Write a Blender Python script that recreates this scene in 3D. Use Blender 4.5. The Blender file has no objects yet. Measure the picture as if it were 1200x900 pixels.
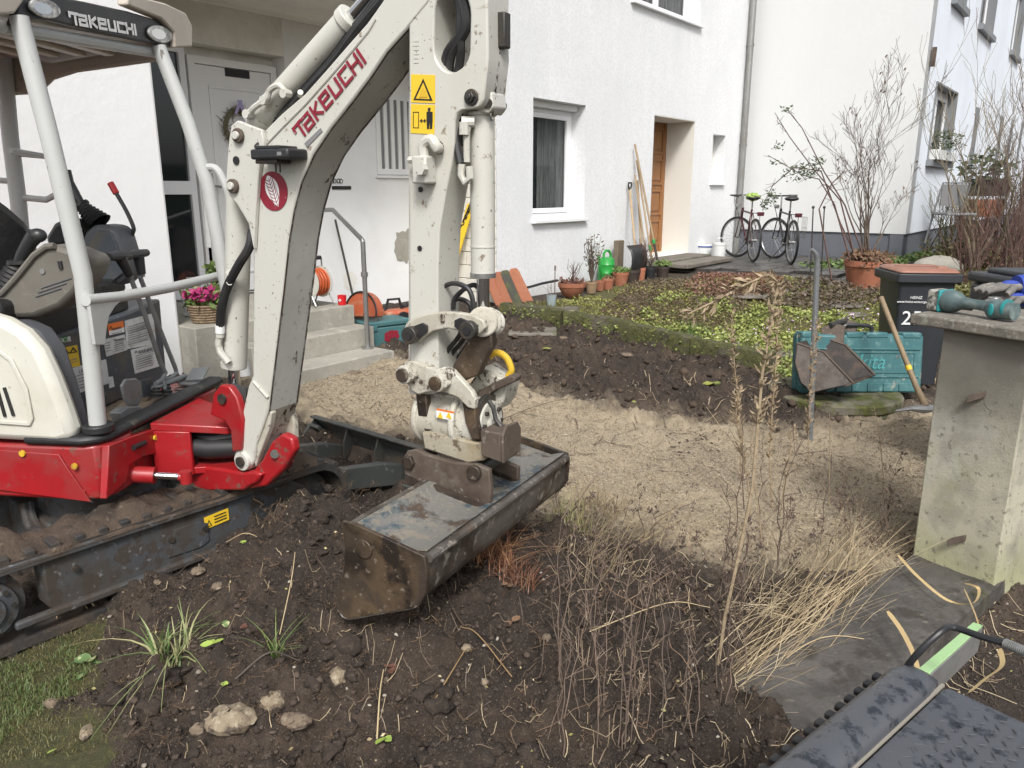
import bpy, bmesh, math, random
import numpy as np
from mathutils import Vector, Matrix
from mathutils.geometry import tessellate_polygon
random.seed(7); rng = np.random.default_rng(7)
PI = math.pi; rad = math.radians
S = bpy.context.scene
COL = S.collection

# ------------------------------------------------------------------ camera, sky, sun
EYE = Vector((0, 0, 1.6)); FOC = 905.0; PITCH = rad(14.1)
cd = bpy.data.cameras.new('camera'); cam = bpy.data.objects.new('camera', cd); COL.objects.link(cam)
cam.location = EYE; cam.rotation_euler = (rad(90) - PITCH, 0, 0)
cd.sensor_width = 36; cd.lens = FOC / 1200 * 36; cd.clip_start = 0.05; cd.clip_end = 600
S.camera = cam
W = bpy.data.worlds.new('World'); S.world = W; W.use_nodes = True
nt = W.node_tree; bg = nt.nodes['Background']
sky = nt.nodes.new('ShaderNodeTexSky'); sky.sky_type = 'NISHITA'; sky.sun_disc = False
SUN_EL, SUN_ROT = rad(47), rad(176)
sky.sun_elevation = SUN_EL; sky.sun_rotation = SUN_ROT; sky.air_density = 1.0; sky.dust_density = 4.0; sky.ozone_density = 1.0
hs = nt.nodes.new('ShaderNodeHueSaturation'); hs.inputs['Saturation'].default_value = 0.38
nt.links.new(sky.outputs[0], hs.inputs['Color']); nt.links.new(hs.outputs[0], bg.inputs[0]); bg.inputs[1].default_value = 0.095
sd = bpy.data.lights.new('sun', 'SUN'); sd.energy = 1.5; sd.angle = rad(13); sd.color = (1, 0.985, 0.965)
so = bpy.data.objects.new('sun', sd); COL.objects.link(so)
sdir = Vector((math.sin(SUN_ROT) * math.cos(SUN_EL), math.cos(SUN_ROT) * math.cos(SUN_EL), math.sin(SUN_EL)))
so.rotation_euler = (sdir).to_track_quat('Z', 'Y').to_euler(); so.location = (0, -5, 12)
S.view_settings.view_transform = 'Standard'; S.view_settings.look = 'None'; S.view_settings.gamma = 1
S.view_settings.exposure = 0.95

# ------------------------------------------------------------------ rays of the photograph
cP, sP = math.cos(PITCH), math.sin(PITCH)
def ray(px, py):
    u = 450 - py
    return Vector((px - 600, FOC * cP + u * sP, u * cP - FOC * sP))
def PY(px, py, Y): d = ray(px, py); return EYE + d * (Y / d.y)
def PZ(px, py, z): d = ray(px, py); return EYE + d * ((z - EYE.z) / d.z)
def PP(px, py, p, n): d = ray(px, py); n = Vector(n); return EYE + d * ((Vector(p) - EYE).dot(n) / d.dot(n))

# ------------------------------------------------------------------ mesh builder
class MB:
    def __init__(s): s.v = []; s.f = []
    def add(s, vs, fs):
        o = len(s.v); s.v += [Vector(p) for p in vs]; s.f += [tuple(i + o for i in f) for f in fs]; return s
    def box(s, c, size, ax=None):
        c = Vector(c); ax = ax or (Vector((1,0,0)), Vector((0,1,0)), Vector((0,0,1)))
        h = [Vector(a) * (k / 2) for a, k in zip(ax, size)]
        vs = [c + h[0]*i + h[1]*j + h[2]*k for k in (-1,1) for j in (-1,1) for i in (-1,1)]
        return s.add(vs, [(0,2,3,1),(4,5,7,6),(0,1,5,4),(2,6,7,3),(0,4,6,2),(1,3,7,5)])
    def prism(s, poly, ext, holes=()):
        poly = [Vector(p) for p in poly]; ext = Vector(ext); n = len(poly)
        if not holes:
            s.add(poly + [p + ext for p in poly], [tuple(range(n)), tuple(range(2*n-1, n-1, -1))] + [(i, i+n, (i+1)%n+n, (i+1)%n) for i in range(n)])
            return s
        loops = [poly] + [[Vector(p) for p in h] for h in holes]
        tris = tessellate_polygon(loops); allp = [p for l in loops for p in l]; N = len(allp)
        fs = [tuple(t) for t in tris] + [tuple(i + N for i in reversed(t)) for t in tris]
        o = 0
        for l in loops:
            m = len(l); fs += [(o+i, o+i+N, o+(i+1)%m+N, o+(i+1)%m) for i in range(m)]; o += m
        return s.add(allp + [p + ext for p in allp], fs)
    def tube(s, pts, r, n=10, cap=True):
        pts = [Vector(p) for p in pts]; m = len(pts); rr = list(r) if isinstance(r, (list, tuple)) else [r]*m
        if len(rr) != m: rr = [rr[min(len(rr)-1, round(i*(len(rr)-1)/(m-1)))] for i in range(m)]
        vs = []; nrm = None
        for i, p in enumerate(pts):
            t = (pts[min(i+1, m-1)] - pts[max(i-1, 0)]).normalized()
            if nrm is None:
                a = Vector((0,0,1)) if abs(t.z) < .9 else Vector((1,0,0)); nrm = t.cross(a).normalized()
            else:
                nrm = (nrm - t * nrm.dot(t)); nrm = nrm.normalized() if nrm.length > 1e-6 else t.orthogonal().normalized()
            b = t.cross(nrm)
            vs += [p + (nrm*math.cos(2*PI*k/n) + b*math.sin(2*PI*k/n)) * rr[i] for k in range(n)]
        fs = [(i*n+k, i*n+(k+1)%n, (i+1)*n+(k+1)%n, (i+1)*n+k) for i in range(m-1) for k in range(n)]
        if cap: fs += [tuple(range(n-1,-1,-1)), tuple(range((m-1)*n, m*n))]
        return s.add(vs, fs)
    def stube(s, pts, r, n=10, k=5):
        P = [Vector(p) for p in pts]; Q = [P[0]*2-P[1]]+P+[P[-1]*2-P[-2]]; out = []; rl = list(r) if isinstance(r,(list,tuple)) else [r]*len(P); ro = []
        for i in range(1, len(Q)-2):
            for j in range(k):
                t = j/k; a, b, c, d = Q[i-1], Q[i], Q[i+1], Q[i+2]
                out.append(.5*((2*b)+(c-a)*t+(2*a-5*b+4*c-d)*t*t+(3*b-a-3*c+d)*t**3)); ro.append(rl[min(i-1,len(rl)-1)]*(1-t)+rl[min(i,len(rl)-1)]*t)
        out.append(P[-1]); ro.append(rl[min(len(P)-1,len(rl)-1)])
        return s.tube(out, ro, n)
    def cyl(s, a, b, r, r2=None, n=20): return s.tube([a, b], [r, r if r2 is None else r2], n)
    def lathe(s, prof, c=(0,0,0), ax=(0,0,1), n=28):
        ax = Vector(ax).normalized(); a = ax.orthogonal().normalized(); b = ax.cross(a); c = Vector(c); m = len(prof)
        vs = [c + ax*z + (a*math.cos(2*PI*k/n) + b*math.sin(2*PI*k/n))*r for r, z in prof for k in range(n)]
        fs = [(i*n+k, i*n+(k+1)%n, (i+1)*n+(k+1)%n, (i+1)*n+k) for i in range(m-1) for k in range(n)]
        return s.add(vs, fs)
    def ball(s, c, r, n=12, m=8, sc=(1,1,1), ax=None):
        c = Vector(c); ax = ax or (Vector((1,0,0)), Vector((0,1,0)), Vector((0,0,1)))
        vs = []
        for i in range(m+1):
            th = PI*i/m
            for k in range(n):
                ph = 2*PI*k/n
                vs.append(c + ax[0]*(r*sc[0]*math.sin(th)*math.cos(ph)) + ax[1]*(r*sc[1]*math.sin(th)*math.sin(ph)) + ax[2]*(r*sc[2]*math.cos(th)))
        return s.add(vs, [(i*n+k, i*n+(k+1)%n, (i+1)*n+(k+1)%n, (i+1)*n+k) for i in range(m) for k in range(n)])
    def torus(s, c, R, r, ax=(0,0,1), n=36, m=8, a0=0, a1=2*PI):
        ax = Vector(ax).normalized(); a = ax.orthogonal().normalized(); b = ax.cross(a); c = Vector(c)
        full = abs(a1-a0-2*PI) < 1e-6; N = n if full else n+1; vs = []
        for i in range(N):
            t = a0 + (a1-a0)*i/n; d = a*math.cos(t)+b*math.sin(t)
            vs += [c + d*(R + r*math.cos(2*PI*k/m)) + ax*(r*math.sin(2*PI*k/m)) for k in range(m)]
        return s.add(vs, [(i*m+k, ((i+1)%N)*m+k, ((i+1)%N)*m+(k+1)%m, i*m+(k+1)%m) for i in range(N if full else n) for k in range(m)])
    def ribbon(s, pts, w, side, th=0.0):
        pts = [Vector(p) for p in pts]; side = Vector(side).normalized(); m = len(pts)
        ww = w if isinstance(w, (list, tuple)) else [w]*m
        vs = []
        for p, k in zip(pts, ww): vs += [p - side*k/2, p + side*k/2]
        return s.add(vs, [(2*i, 2*i+1, 2*i+3, 2*i+2) for i in range(m-1)])
    def jit(s, a, seed=1):
        r = random.Random(seed)
        for i, p in enumerate(s.v): s.v[i] = p + Vector((r.uniform(-a,a), r.uniform(-a,a), r.uniform(-a,a)))
        return s

def wloc(o):
    v = Vector((0,0,0))
    while o is not None: v += o.location; o = o.parent
    return v
def mesh_of(name, mb, m, off=Vector((0,0,0)), smooth=35, subdiv=False):
    me = bpy.data.meshes.new(name); me.from_pydata([p - off for p in mb.v], [], mb.f)
    bm = bmesh.new(); bm.from_mesh(me); bmesh.ops.recalc_face_normals(bm, faces=bm.faces); bm.to_mesh(me); bm.free()
    if smooth:
        me.shade_smooth(); me.set_sharp_from_angle(angle=rad(smooth))
    if m: me.materials.append(m)
    return me
def part(name, mb, m, parent=None, bevel=0, smooth=35, label=None, kind=None):
    o = bpy.data.objects.new(name, mesh_of(name, mb, m, wloc(parent) if parent else Vector((0,0,0)), smooth))
    COL.objects.link(o); o.parent = parent
    if bevel:
        b = o.modifiers.new('bevel', 'BEVEL'); b.width = bevel; b.segments = 2; b.limit_method = 'ANGLE'; b.angle_limit = rad(40)
    if label: o['label'] = label
    if kind: o['kind'] = kind
    return o
def thing(name, label, cat, loc=(0,0,0), group=None, rz=0):
    o = bpy.data.objects.new(name, None); COL.objects.link(o); o.location = loc; o.rotation_euler = (0,0,rz)
    o['label'] = label; o['category'] = cat; o.empty_display_size = .1
    if group: o['group'] = group
    return o
def single(name, mb, m, label, cat, group=None, bevel=0, loc=None, smooth=35):
    loc = Vector(loc) if loc is not None else Vector((sum(p.x for p in mb.v)/len(mb.v), sum(p.y for p in mb.v)/len(mb.v), min(p.z for p in mb.v)))
    o = bpy.data.objects.new(name, mesh_of(name, mb, m, loc, smooth)); COL.objects.link(o); o.location = loc
    o['label'] = label; o['category'] = cat
    if group: o['group'] = group
    if bevel:
        b = o.modifiers.new('bevel', 'BEVEL'); b.width = bevel; b.segments = 2; b.limit_method = 'ANGLE'; b.angle_limit = rad(40)
    return o
def struct(name, mb, m, bevel=0, smooth=35, parent=None):
    o = part(name, mb, m, parent, bevel, smooth)
    if parent is None: o['kind'] = 'structure'
    return o
def copy_tree(o, parent=None):
    c = o.copy(); COL.objects.link(c); c.parent = parent
    for ch in list(o.children): copy_tree(ch, c)
    return c
def fast_mesh(name, verts, tris, mats, parent=None, smooth=False, cols=None, kind='stuff', label=None, cat=None):
    me = bpy.data.meshes.new(name); nv, nf = len(verts), len(tris)
    me.vertices.add(nv); me.vertices.foreach_set('co', np.asarray(verts, np.float32).ravel())
    k = tris.shape[1]
    me.loops.add(nf*k); me.loops.foreach_set('vertex_index', np.asarray(tris, np.int32).ravel())
    me.polygons.add(nf); me.polygons.foreach_set('loop_start', np.arange(0, nf*k, k, dtype=np.int32))
    try: me.polygons.foreach_set('loop_total', np.full(nf, k, np.int32))
    except Exception: pass
    if smooth: me.polygons.foreach_set('use_smooth', np.ones(nf, bool))
    me.update(calc_edges=True)
    if cols is not None:
        a = me.color_attributes.new('zone', 'FLOAT_COLOR', 'POINT'); a.data.foreach_set('color', np.asarray(cols, np.float32).ravel())
    me.materials.append(mats)
    o = bpy.data.objects.new(name, me); COL.objects.link(o); o.parent = parent
    if kind: o['kind'] = kind
    if label: o['label'] = label
    if cat: o['category'] = cat
    return o

# ------------------------------------------------------------------ materials
def lin(h):
    h = h.lstrip('#'); c = [int(h[i:i+2], 16)/255 for i in (0,2,4)]
    return tuple(x/12.92 if x <= .04045 else ((x+.055)/1.055)**2.4 for x in c) + (1,)
def C(c): return lin(c) if isinstance(c, str) else (tuple(c) + (1,) if len(c) == 3 else c)
def mat(name, col, rough=.6, metal=0, layers=(), bump=(), spec=.5, alpha=1, attr=None, coat=0, obinfo=0):
    m = bpy.data.materials.new(name); m.use_nodes = True; t = m.node_tree; N = t.nodes; L = t.links
    p = N['Principled BSDF']; p.inputs['Roughness'].default_value = rough; p.inputs['Metallic'].default_value = metal
    p.inputs['Specular IOR Level'].default_value = spec; p.inputs['Coat Weight'].default_value = coat
    p.inputs['Alpha'].default_value = alpha
    tc = N.new('ShaderNodeTexCoord')
    cur = N.new('ShaderNodeRGB'); cur.outputs[0].default_value = C(col); cur = cur.outputs[0]
    rcur = None
    for ly in layers:   # (scale, lo, hi, colour, {opts})
        sc, lo, hi, c2 = ly[:4]; op = ly[4] if len(ly) > 4 else {}
        src = tc.outputs['Object']
        if 'st' in op:
            mp = N.new('ShaderNodeMapping'); mp.inputs['Scale'].default_value = op['st']; L.new(src, mp.inputs[0]); src = mp.outputs[0]
        if 'rot' in op:
            mp = N.new('ShaderNodeMapping'); mp.inputs['Rotation'].default_value = op['rot']; L.new(src, mp.inputs[0]); src = mp.outputs[0]
        ty = op.get('t', 'n')
        if ty == 'n':
            nz = N.new('ShaderNodeTexNoise'); nz.inputs['Scale'].default_value = sc; nz.inputs['Detail'].default_value = op.get('d', 5); nz.inputs['Roughness'].default_value = op.get('r', .6)
            nz.inputs['Distortion'].default_value = op.get('dist', 0)
            L.new(src, nz.inputs['Vector']); fac = nz.outputs['Fac']
        elif ty == 'v':
            nz = N.new('ShaderNodeTexVoronoi'); nz.inputs['Scale'].default_value = sc; L.new(src, nz.inputs['Vector']); fac = nz.outputs['Distance']
        elif ty == 'vc':
            nz = N.new('ShaderNodeTexVoronoi'); nz.inputs['Scale'].default_value = sc; L.new(src, nz.inputs['Vector'])
            sp = N.new('ShaderNodeSeparateColor'); L.new(nz.outputs['Color'], sp.inputs[0]); fac = sp.outputs[0]
        elif ty == 'z':
            sx = N.new('ShaderNodeSeparateXYZ'); L.new(src, sx.inputs[0]); nz = N.new('ShaderNodeTexNoise'); nz.inputs['Scale'].default_value = sc; nz.inputs['Detail'].default_value = 5
            L.new(src, nz.inputs['Vector'])
            ma = N.new('ShaderNodeMath'); ma.operation = 'MULTIPLY_ADD'; L.new(nz.outputs[0], ma.inputs[0]); ma.inputs[1].default_value = op.get('amp', .2); L.new(sx.outputs[2], ma.inputs[2]); fac = ma.outputs[0]
        mr = N.new('ShaderNodeMapRange'); mr.inputs['From Min'].default_value = lo; mr.inputs['From Max'].default_value = hi; mr.inputs['To Max'].default_value = op.get('k', 1)
        L.new(fac, mr.inputs[0]); mk = mr.outputs[0]
        if 'mask' in op:   # attribute channel multiplies
            at = N.new('ShaderNodeVertexColor'); at.layer_name = 'zone'; sp = N.new('ShaderNodeSeparateColor'); L.new(at.outputs[0], sp.inputs[0])
            if op.get('mm') == 'add':   # mask compared with noise
                a1 = N.new('ShaderNodeMath'); a1.operation = 'MULTIPLY_ADD'; L.new(fac, a1.inputs[0]); a1.inputs[1].default_value = op.get('na', .6); L.new(sp.outputs[op['mask']], a1.inputs[2])
                L.new(a1.outputs[0], mr.inputs[0])
            else:
                a1 = N.new('ShaderNodeMath'); a1.operation = 'MULTIPLY'; L.new(mk, a1.inputs[0]); L.new(sp.outputs[op['mask']], a1.inputs[1]); mk = a1.outputs[0]
        mx = N.new('ShaderNodeMix'); mx.data_type = 'RGBA'; L.new(mk, mx.inputs['Factor']); L.new(cur, mx.inputs['A'])
        mx.inputs['B'].default_value = C(c2); cur = mx.outputs['Result']
        if 'rough' in op:
            mf = N.new('ShaderNodeMix'); L.new(mk, mf.inputs['Factor']); mf.inputs['A'].default_value = rough
            if rcur: L.new(rcur, mf.inputs['A'])
            mf.inputs['B'].default_value = op['rough']; rcur = mf.outputs['Result']
        if 'metal' in op: pass
    if obinfo:
        oi = N.new('ShaderNodeObjectInfo'); hv = N.new('ShaderNodeHueSaturation'); mr = N.new('ShaderNodeMapRange'); mr.inputs['To Min'].default_value = 1-obinfo; mr.inputs['To Max'].default_value = 1+obinfo
        L.new(oi.outputs['Random'], mr.inputs[0]); L.new(mr.outputs[0], hv.inputs['Value']); L.new(cur, hv.inputs['Color']); cur = hv.outputs[0]
    if attr:
        at = N.new('ShaderNodeVertexColor'); at.layer_name = 'zone'; mx = N.new('ShaderNodeMix'); mx.data_type = 'RGBA'; mx.blend_type = 'MULTIPLY'; mx.inputs['Factor'].default_value = 1
        L.new(cur, mx.inputs['A']); L.new(at.outputs[0], mx.inputs['B']); cur = mx.outputs['Result']
    L.new(cur, p.inputs['Base Color'])
    if rcur: L.new(rcur, p.inputs['Roughness'])
    prev = None
    for b in bump:   # (scale, strength, distance[, type])
        if len(b) > 3 and b[3] == 'v':
            nz = N.new('ShaderNodeTexVoronoi'); nz.inputs['Scale'].default_value = b[0]; out = nz.outputs['Distance']
        else:
            nz = N.new('ShaderNodeTexNoise'); nz.inputs['Scale'].default_value = b[0]; nz.inputs['Detail'].default_value = 6; nz.inputs['Roughness'].default_value = .65; out = nz.outputs['Fac']
        L.new(tc.outputs['Object'], nz.inputs['Vector'])
        bp = N.new('ShaderNodeBump'); bp.inputs['Strength'].default_value = b[1]; bp.inputs['Distance'].default_value = b[2]
        L.new(out, bp.inputs['Height'])
        if prev: L.new(prev, bp.inputs['Normal'])
        prev = bp.outputs[0]
    if prev: L.new(prev, p.inputs['Normal'])
    return m

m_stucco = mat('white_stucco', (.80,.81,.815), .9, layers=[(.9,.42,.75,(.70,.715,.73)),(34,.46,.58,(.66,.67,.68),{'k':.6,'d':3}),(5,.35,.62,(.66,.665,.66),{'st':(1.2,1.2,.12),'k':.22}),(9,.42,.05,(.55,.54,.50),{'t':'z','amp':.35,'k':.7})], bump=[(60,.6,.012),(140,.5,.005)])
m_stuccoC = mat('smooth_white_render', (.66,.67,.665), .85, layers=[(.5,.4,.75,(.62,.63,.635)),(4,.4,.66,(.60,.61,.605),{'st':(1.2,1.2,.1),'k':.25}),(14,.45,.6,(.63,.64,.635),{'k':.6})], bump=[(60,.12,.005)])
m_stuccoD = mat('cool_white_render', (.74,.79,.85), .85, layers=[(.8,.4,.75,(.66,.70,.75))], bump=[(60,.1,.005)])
m_oldwall = mat('old_white_plaster', (.75,.755,.75), .8, layers=[(1.6,.5,.8,(.70,.70,.69)),(14,.66,.7,(.70,.69,.66),{'r':.7}),(.6,.0,.5,(.55,.54,.51),{'t':'z','amp':.5,'k':-0.0})], bump=[(5,.3,.012),(30,.2,.006),(1.5,.3,.03)])
m_oldsoft = mat('white_painted_wall', (.81,.815,.81), .8, layers=[(1.3,.5,.8,(.71,.71,.70)),(3.3,.72,.75,(.52,.52,.49))], bump=[(6,.25,.02),(40,.15,.006)])
m_lintel = mat('cream_render_beam', (.76,.74,.68), .8, layers=[(3,.45,.75,(.60,.58,.52)),(18,.6,.75,(.5,.47,.41),{'k':.5})], bump=[(30,.2,.01)])
m_soffit = mat('cream_soffit_paint', (.78,.76,.70), .6, layers=[(4,.5,.8,(.70,.68,.62))], obinfo=.05)
m_brickpaint = mat('cream_painted_block', (.70,.68,.61), .7, layers=[(8,.5,.8,(.6,.58,.52))], bump=[(40,.3,.006)], obinfo=.05)
m_joint = mat('block_joint_mortar', (.42,.40,.36), .9)
m_plinth = mat('grey_plinth_paint', (.125,.135,.155), .7, layers=[(4,.5,.75,(.10,.11,.125))], bump=[(80,.2,.004)])
m_reveal = mat('cream_reveal_render', (.70,.68,.62), .9, bump=[(95,.4,.01)])
m_pvc = mat('white_window_pvc', (.80,.81,.82), .3)
m_greyframe = mat('grey_window_surround', (.20,.21,.22), .5)
m_glass = mat('window_glass', (.03,.036,.042), .03, spec=1.0, alpha=.30)
m_darkglass = mat('dark_door_glass', (.012,.016,.018), .05, spec=.9)
m_curtain = mat('net_curtain', (.34,.35,.34), .9, layers=[(9,.42,.62,(.10,.105,.10),{'st':(5,5,.3)}),(30,.4,.7,(.24,.25,.24),{'st':(6,6,.3)})])
m_dark = mat('dark_interior', (.02,.02,.02), .9)
m_doorwhite = mat('white_door_paint', (.80,.80,.785), .4, layers=[(2,.4,.8,(.76,.76,.74))])
m_wooddoor = mat('brown_wood_door', (.30,.135,.045), .45, layers=[(14,.4,.75,(.19,.08,.028),{'st':(6,6,.5)})])
m_concrete = mat('weathered_concrete', (.36,.34,.29), .85, layers=[(2.5,.4,.7,(.27,.26,.22)),(9,.55,.75,(.44,.42,.36)),(30,.58,.7,(.2,.19,.16),{'k':.6}),(1.2,.62,.75,(.16,.15,.13),{'k':.6})], bump=[(25,.4,.012),(120,.4,.004)])
m_zinc = mat('zinc_pipe', (.30,.30,.29), .45, .6, layers=[(8,.45,.7,(.22,.21,.19),{'st':(1,1,.3)}),(20,.6,.75,(.4,.4,.38))])
m_steel = mat('brushed_steel', (.38,.38,.37), .35, .8, layers=[(12,.5,.8,(.28,.28,.27))])
m_chrome = mat('chrome_rod', (.60,.60,.60), .12, 1)
m_black = mat('black_rubber', (.018,.018,.019), .5, layers=[(8,.5,.75,(.05,.047,.042),{'k':.8})])
m_blackpl = mat('black_plastic', (.022,.023,.025), .4, layers=[(10,.5,.8,(.06,.057,.05),{'k':.7})])
RUST = (.09,.05,.028); MUD = (.085,.060,.040)
m_exwhite = mat('worn_machine_white', (.53,.525,.475), .42, layers=[(2.2,.5,.75,(.49,.475,.41)),(26,.62,.66,(.24,.2,.15),{'d':7,'r':.7,'rough':.8}),(70,.68,.71,RUST,{'d':3,'rough':.9}),(9,.66,.70,(.40,.37,.31),{'st':(1,1,3),'r':.7})], bump=[(30,.06,.004)])
m_excol = mat('canopy_post_grey', (.46,.47,.455), .4, layers=[(3,.5,.8,(.40,.41,.39)),(40,.66,.70,(.26,.25,.22),{'r':.7}),(14,.68,.71,(.12,.10,.08),{'st':(1,1,.4)})])
m_exbelly = mat('scraped_grey_belly', (.46,.46,.42), .5, layers=[(3,.4,.7,(.37,.37,.335)),(18,.60,.63,(.085,.062,.048),{'d':8,'r':.75,'rough':.85,'st':(1,1,.4)}),(40,.62,.66,(.33,.33,.30),{'d':4}),(2.6,.02,.14,(0,0,0),{'k':0})], bump=[(30,.2,.006)])
m_exwhitechip = mat('chipped_machine_white', (.52,.505,.44), .5, layers=[(30,.555,.59,(.075,.055,.042),{'d':9,'r':.76,'rough':.85}),(7,.42,.60,(.40,.37,.30),{'k':.85,'d':8}),(11,.60,.63,(.065,.045,.032),{'d':9,'r':.72,'st':(1,1,.6)}),(90,.58,.66,(.30,.27,.22),{'k':.6})], bump=[(30,.25,.006)])
m_cream = mat('cream_hood_paint', (.60,.59,.52), .35, layers=[(5,.45,.7,(.53,.51,.43),{'d':8}),(1.5,.45,.8,(.62,.60,.51)),(50,.67,.70,(.35,.30,.22),{'k':.7})])
m_canopy = mat('canopy_beige_plastic', (.50,.45,.38), .5, layers=[(2,.45,.75,(.42,.37,.31)),(25,.6,.7,(.33,.28,.22),{'k':.6})], bump=[(40,.1,.004)])
m_red = mat('red_machine_paint', (.33,.012,.016), .36, layers=[(3,.45,.75,(.24,.012,.015)),(6,.45,.7,(.25,.05,.045),{'k':.6,'d':8,'rough':.7}),(16,.60,.67,(.13,.075,.055),{'k':.8,'d':8,'rough':.9}),(30,.66,.70,(.08,.02,.015),{'r':.7}),(7,.62,.75,(.12,.05,.035),{'k':.75,'rough':.8})], bump=[(30,.05,.003)], coat=.15)
m_frame = mat('grey_track_frame', (.062,.069,.077), .45, layers=[(5,.42,.60,(.050,.044,.038),{'rough':.9,'d':8}),(14,.52,.58,(.045,.034,.026),{'rough':.95,'d':8,'k':.9}),(30,.62,.68,(.15,.155,.16)),(9,.62,.68,(.03,.026,.022),{'d':7,'rough':.9})], bump=[(18,.35,.01)])
m_track = mat('muddy_rubber_track', (.030,.029,.028), .75, layers=[(6,.45,.62,(.07,.052,.038),{'rough':.95}),(30,.6,.7,(.11,.09,.07),{'k':.6})], bump=[(30,.6,.012)])
m_mud = mat('packed_mud', (.075,.053,.037), .92, layers=[(8,.45,.65,(.035,.025,.018)),(40,.6,.7,(.17,.14,.10),{'k':.6})], bump=[(20,.8,.02),(90,.6,.006)])
m_deck = mat('black_floor_mat', (.03,.028,.025), .6, layers=[(7,.36,.5,(.13,.10,.07),{'rough':.95}),(30,.55,.65,(.2,.16,.11),{'k':.7})], bump=[(25,.5,.01)])
m_edge = mat('black_deck_edge', (.018,.019,.02), .5, layers=[(14,.6,.7,(.09,.08,.065),{'k':.8})], bump=[(120,.3,.003)])
m_console = mat('olive_grey_console', (.145,.135,.115), .5, layers=[(5,.5,.75,(.11,.10,.085)),(40,.62,.68,(.22,.2,.17),{'k':.6})], bump=[(200,.2,.002)])
m_console2 = mat('dark_grey_console', (.085,.09,.10), .5, layers=[(5,.5,.75,(.06,.06,.065)),(40,.62,.68,(.16,.15,.14),{'k':.6})], bump=[(200,.2,.002)])
m_panel = mat('slate_grey_panel', (.062,.072,.085), .5, layers=[(6,.52,.68,(.11,.095,.075),{'k':.8}),(45,.64,.7,(.22,.21,.19),{'k':.8})])
m_seat = mat('black_vinyl_seat', (.016,.016,.017), .38, layers=[(9,.5,.8,(.035,.034,.032))], bump=[(6,.4,.03)])
m_lever = mat('grey_lever_steel', (.19,.20,.205), .45, .3, layers=[(20,.55,.7,(.16,.15,.13))])
m_blade = mat('dozer_blade_steel', (.075,.082,.078), .5, .2, layers=[(5,.48,.66,(.10,.08,.06),{'rough':.9}),(20,.6,.68,(.16,.16,.15)),(8,.6,.7,(.03,.028,.025))], bump=[(15,.4,.01)])
m_bktblue = mat('worn_blue_bucket', (.17,.165,.15), .6, .1, layers=[(4.5,.50,.58,(.045,.073,.092),{'d':9,'r':.75,'rough':.7}),(16,.52,.60,(.22,.195,.155),{'d':8,'r':.7}),(9,.55,.63,(.075,.052,.036),{'d':8,'rough':.9}),(60,.58,.66,(.28,.26,.22),{'k':.7})], bump=[(22,.35,.01)])
m_bktbrown = mat('rusty_bucket_steel', (.068,.052,.040), .45, .3, layers=[(3.5,.47,.60,(.17,.115,.066),{'d':8}),(7,.46,.6,(.028,.021,.017),{'d':8}),(40,.6,.68,(.26,.22,.17),{'k':.7})], bump=[(18,.4,.01)])
m_bktband = mat('scraped_bucket_back', (.135,.122,.108), .45, .35, layers=[(5,.45,.65,(.055,.042,.033)),(26,.56,.66,(.32,.29,.25),{'st':(1,1,1),'d':7}),(9,.6,.7,(.13,.09,.06))], bump=[(25,.5,.01)])
m_rust = mat('rusty_steel', (.11,.085,.066), .7, .2, layers=[(8,.45,.65,(.065,.045,.034)),(40,.60,.68,(.19,.165,.14)),(5,.6,.7,(.15,.125,.10))], bump=[(25,.4,.008)])
m_pin = mat('dark_steel_pin', (.06,.057,.052), .45, .5, layers=[(20,.5,.7,(.12,.09,.065))], bump=[(40,.3,.004)])
m_yellow = mat('yellow_paint', (.62,.40,.03), .5, layers=[(10,.55,.68,(.38,.2,.03)),(30,.64,.7,(.15,.1,.05))])
m_lamp = mat('headlight_lens', (.45,.45,.43), .15, .3, layers=[(40,.45,.6,(.65,.65,.62)),(22,.5,.6,(.25,.25,.24))], bump=[(60,.5,.006)])
m_whiteprint = mat('white_print', (.75,.75,.74), .5)
m_offprint = mat('worn_label_print', (.62,.63,.62), .5, layers=[(20,.5,.7,(.42,.40,.36),{'d':7})])
m_redprint = mat('red_print', (.23,.014,.03), .5, layers=[(60,.66,.7,(.5,.45,.4))])
m_blackprint = mat('black_print', (.015,.015,.015), .5)
m_orangeprint = mat('orange_label', (.72,.17,.03), .5)
m_yelprint = mat('yellow_label', (.75,.5,.03), .45, layers=[(30,.64,.7,(.4,.3,.1))])
m_greyprint = mat('grey_print', (.2,.2,.2), .5)
m_terracotta = mat('terracotta', (.33,.125,.068), .8, layers=[(6,.45,.7,(.26,.10,.057)),(14,.58,.7,(.42,.22,.14)),(3,.6,.7,(.14,.10,.06),{'k':.6})], bump=[(50,.15,.004)], obinfo=.16)
m_terralt = mat('pale_clay', (.30,.20,.12), .85, layers=[(8,.45,.7,(.22,.16,.10)),(5,.6,.7,(.14,.15,.07))], obinfo=.1)
m_brownpot = mat('dark_brown_pot', (.045,.032,.026), .6, layers=[(8,.5,.7,(.065,.05,.04))])
m_soilpot = mat('pot_soil', (.04,.028,.02), .95, bump=[(40,.8,.02)])
m_greenpl = mat('green_plastic', (.03,.30,.055), .35, layers=[(5,.5,.8,(.025,.22,.045))])
m_oldwood = mat('old_grey_wood', (.17,.135,.095), .85, layers=[(10,.4,.7,(.10,.08,.055),{'st':(4,4,.5)}),(4,.6,.7,(.08,.10,.05))], bump=[(40,.3,.006)])
m_handle = mat('tool_handle_wood', (.34,.25,.15), .65, layers=[(14,.4,.75,(.23,.165,.10),{'st':(3,3,.6)})], obinfo=.25)
m_whitepl = mat('white_bucket_plastic', (.72,.73,.72), .4, layers=[(6,.5,.8,(.6,.6,.58))])
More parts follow.
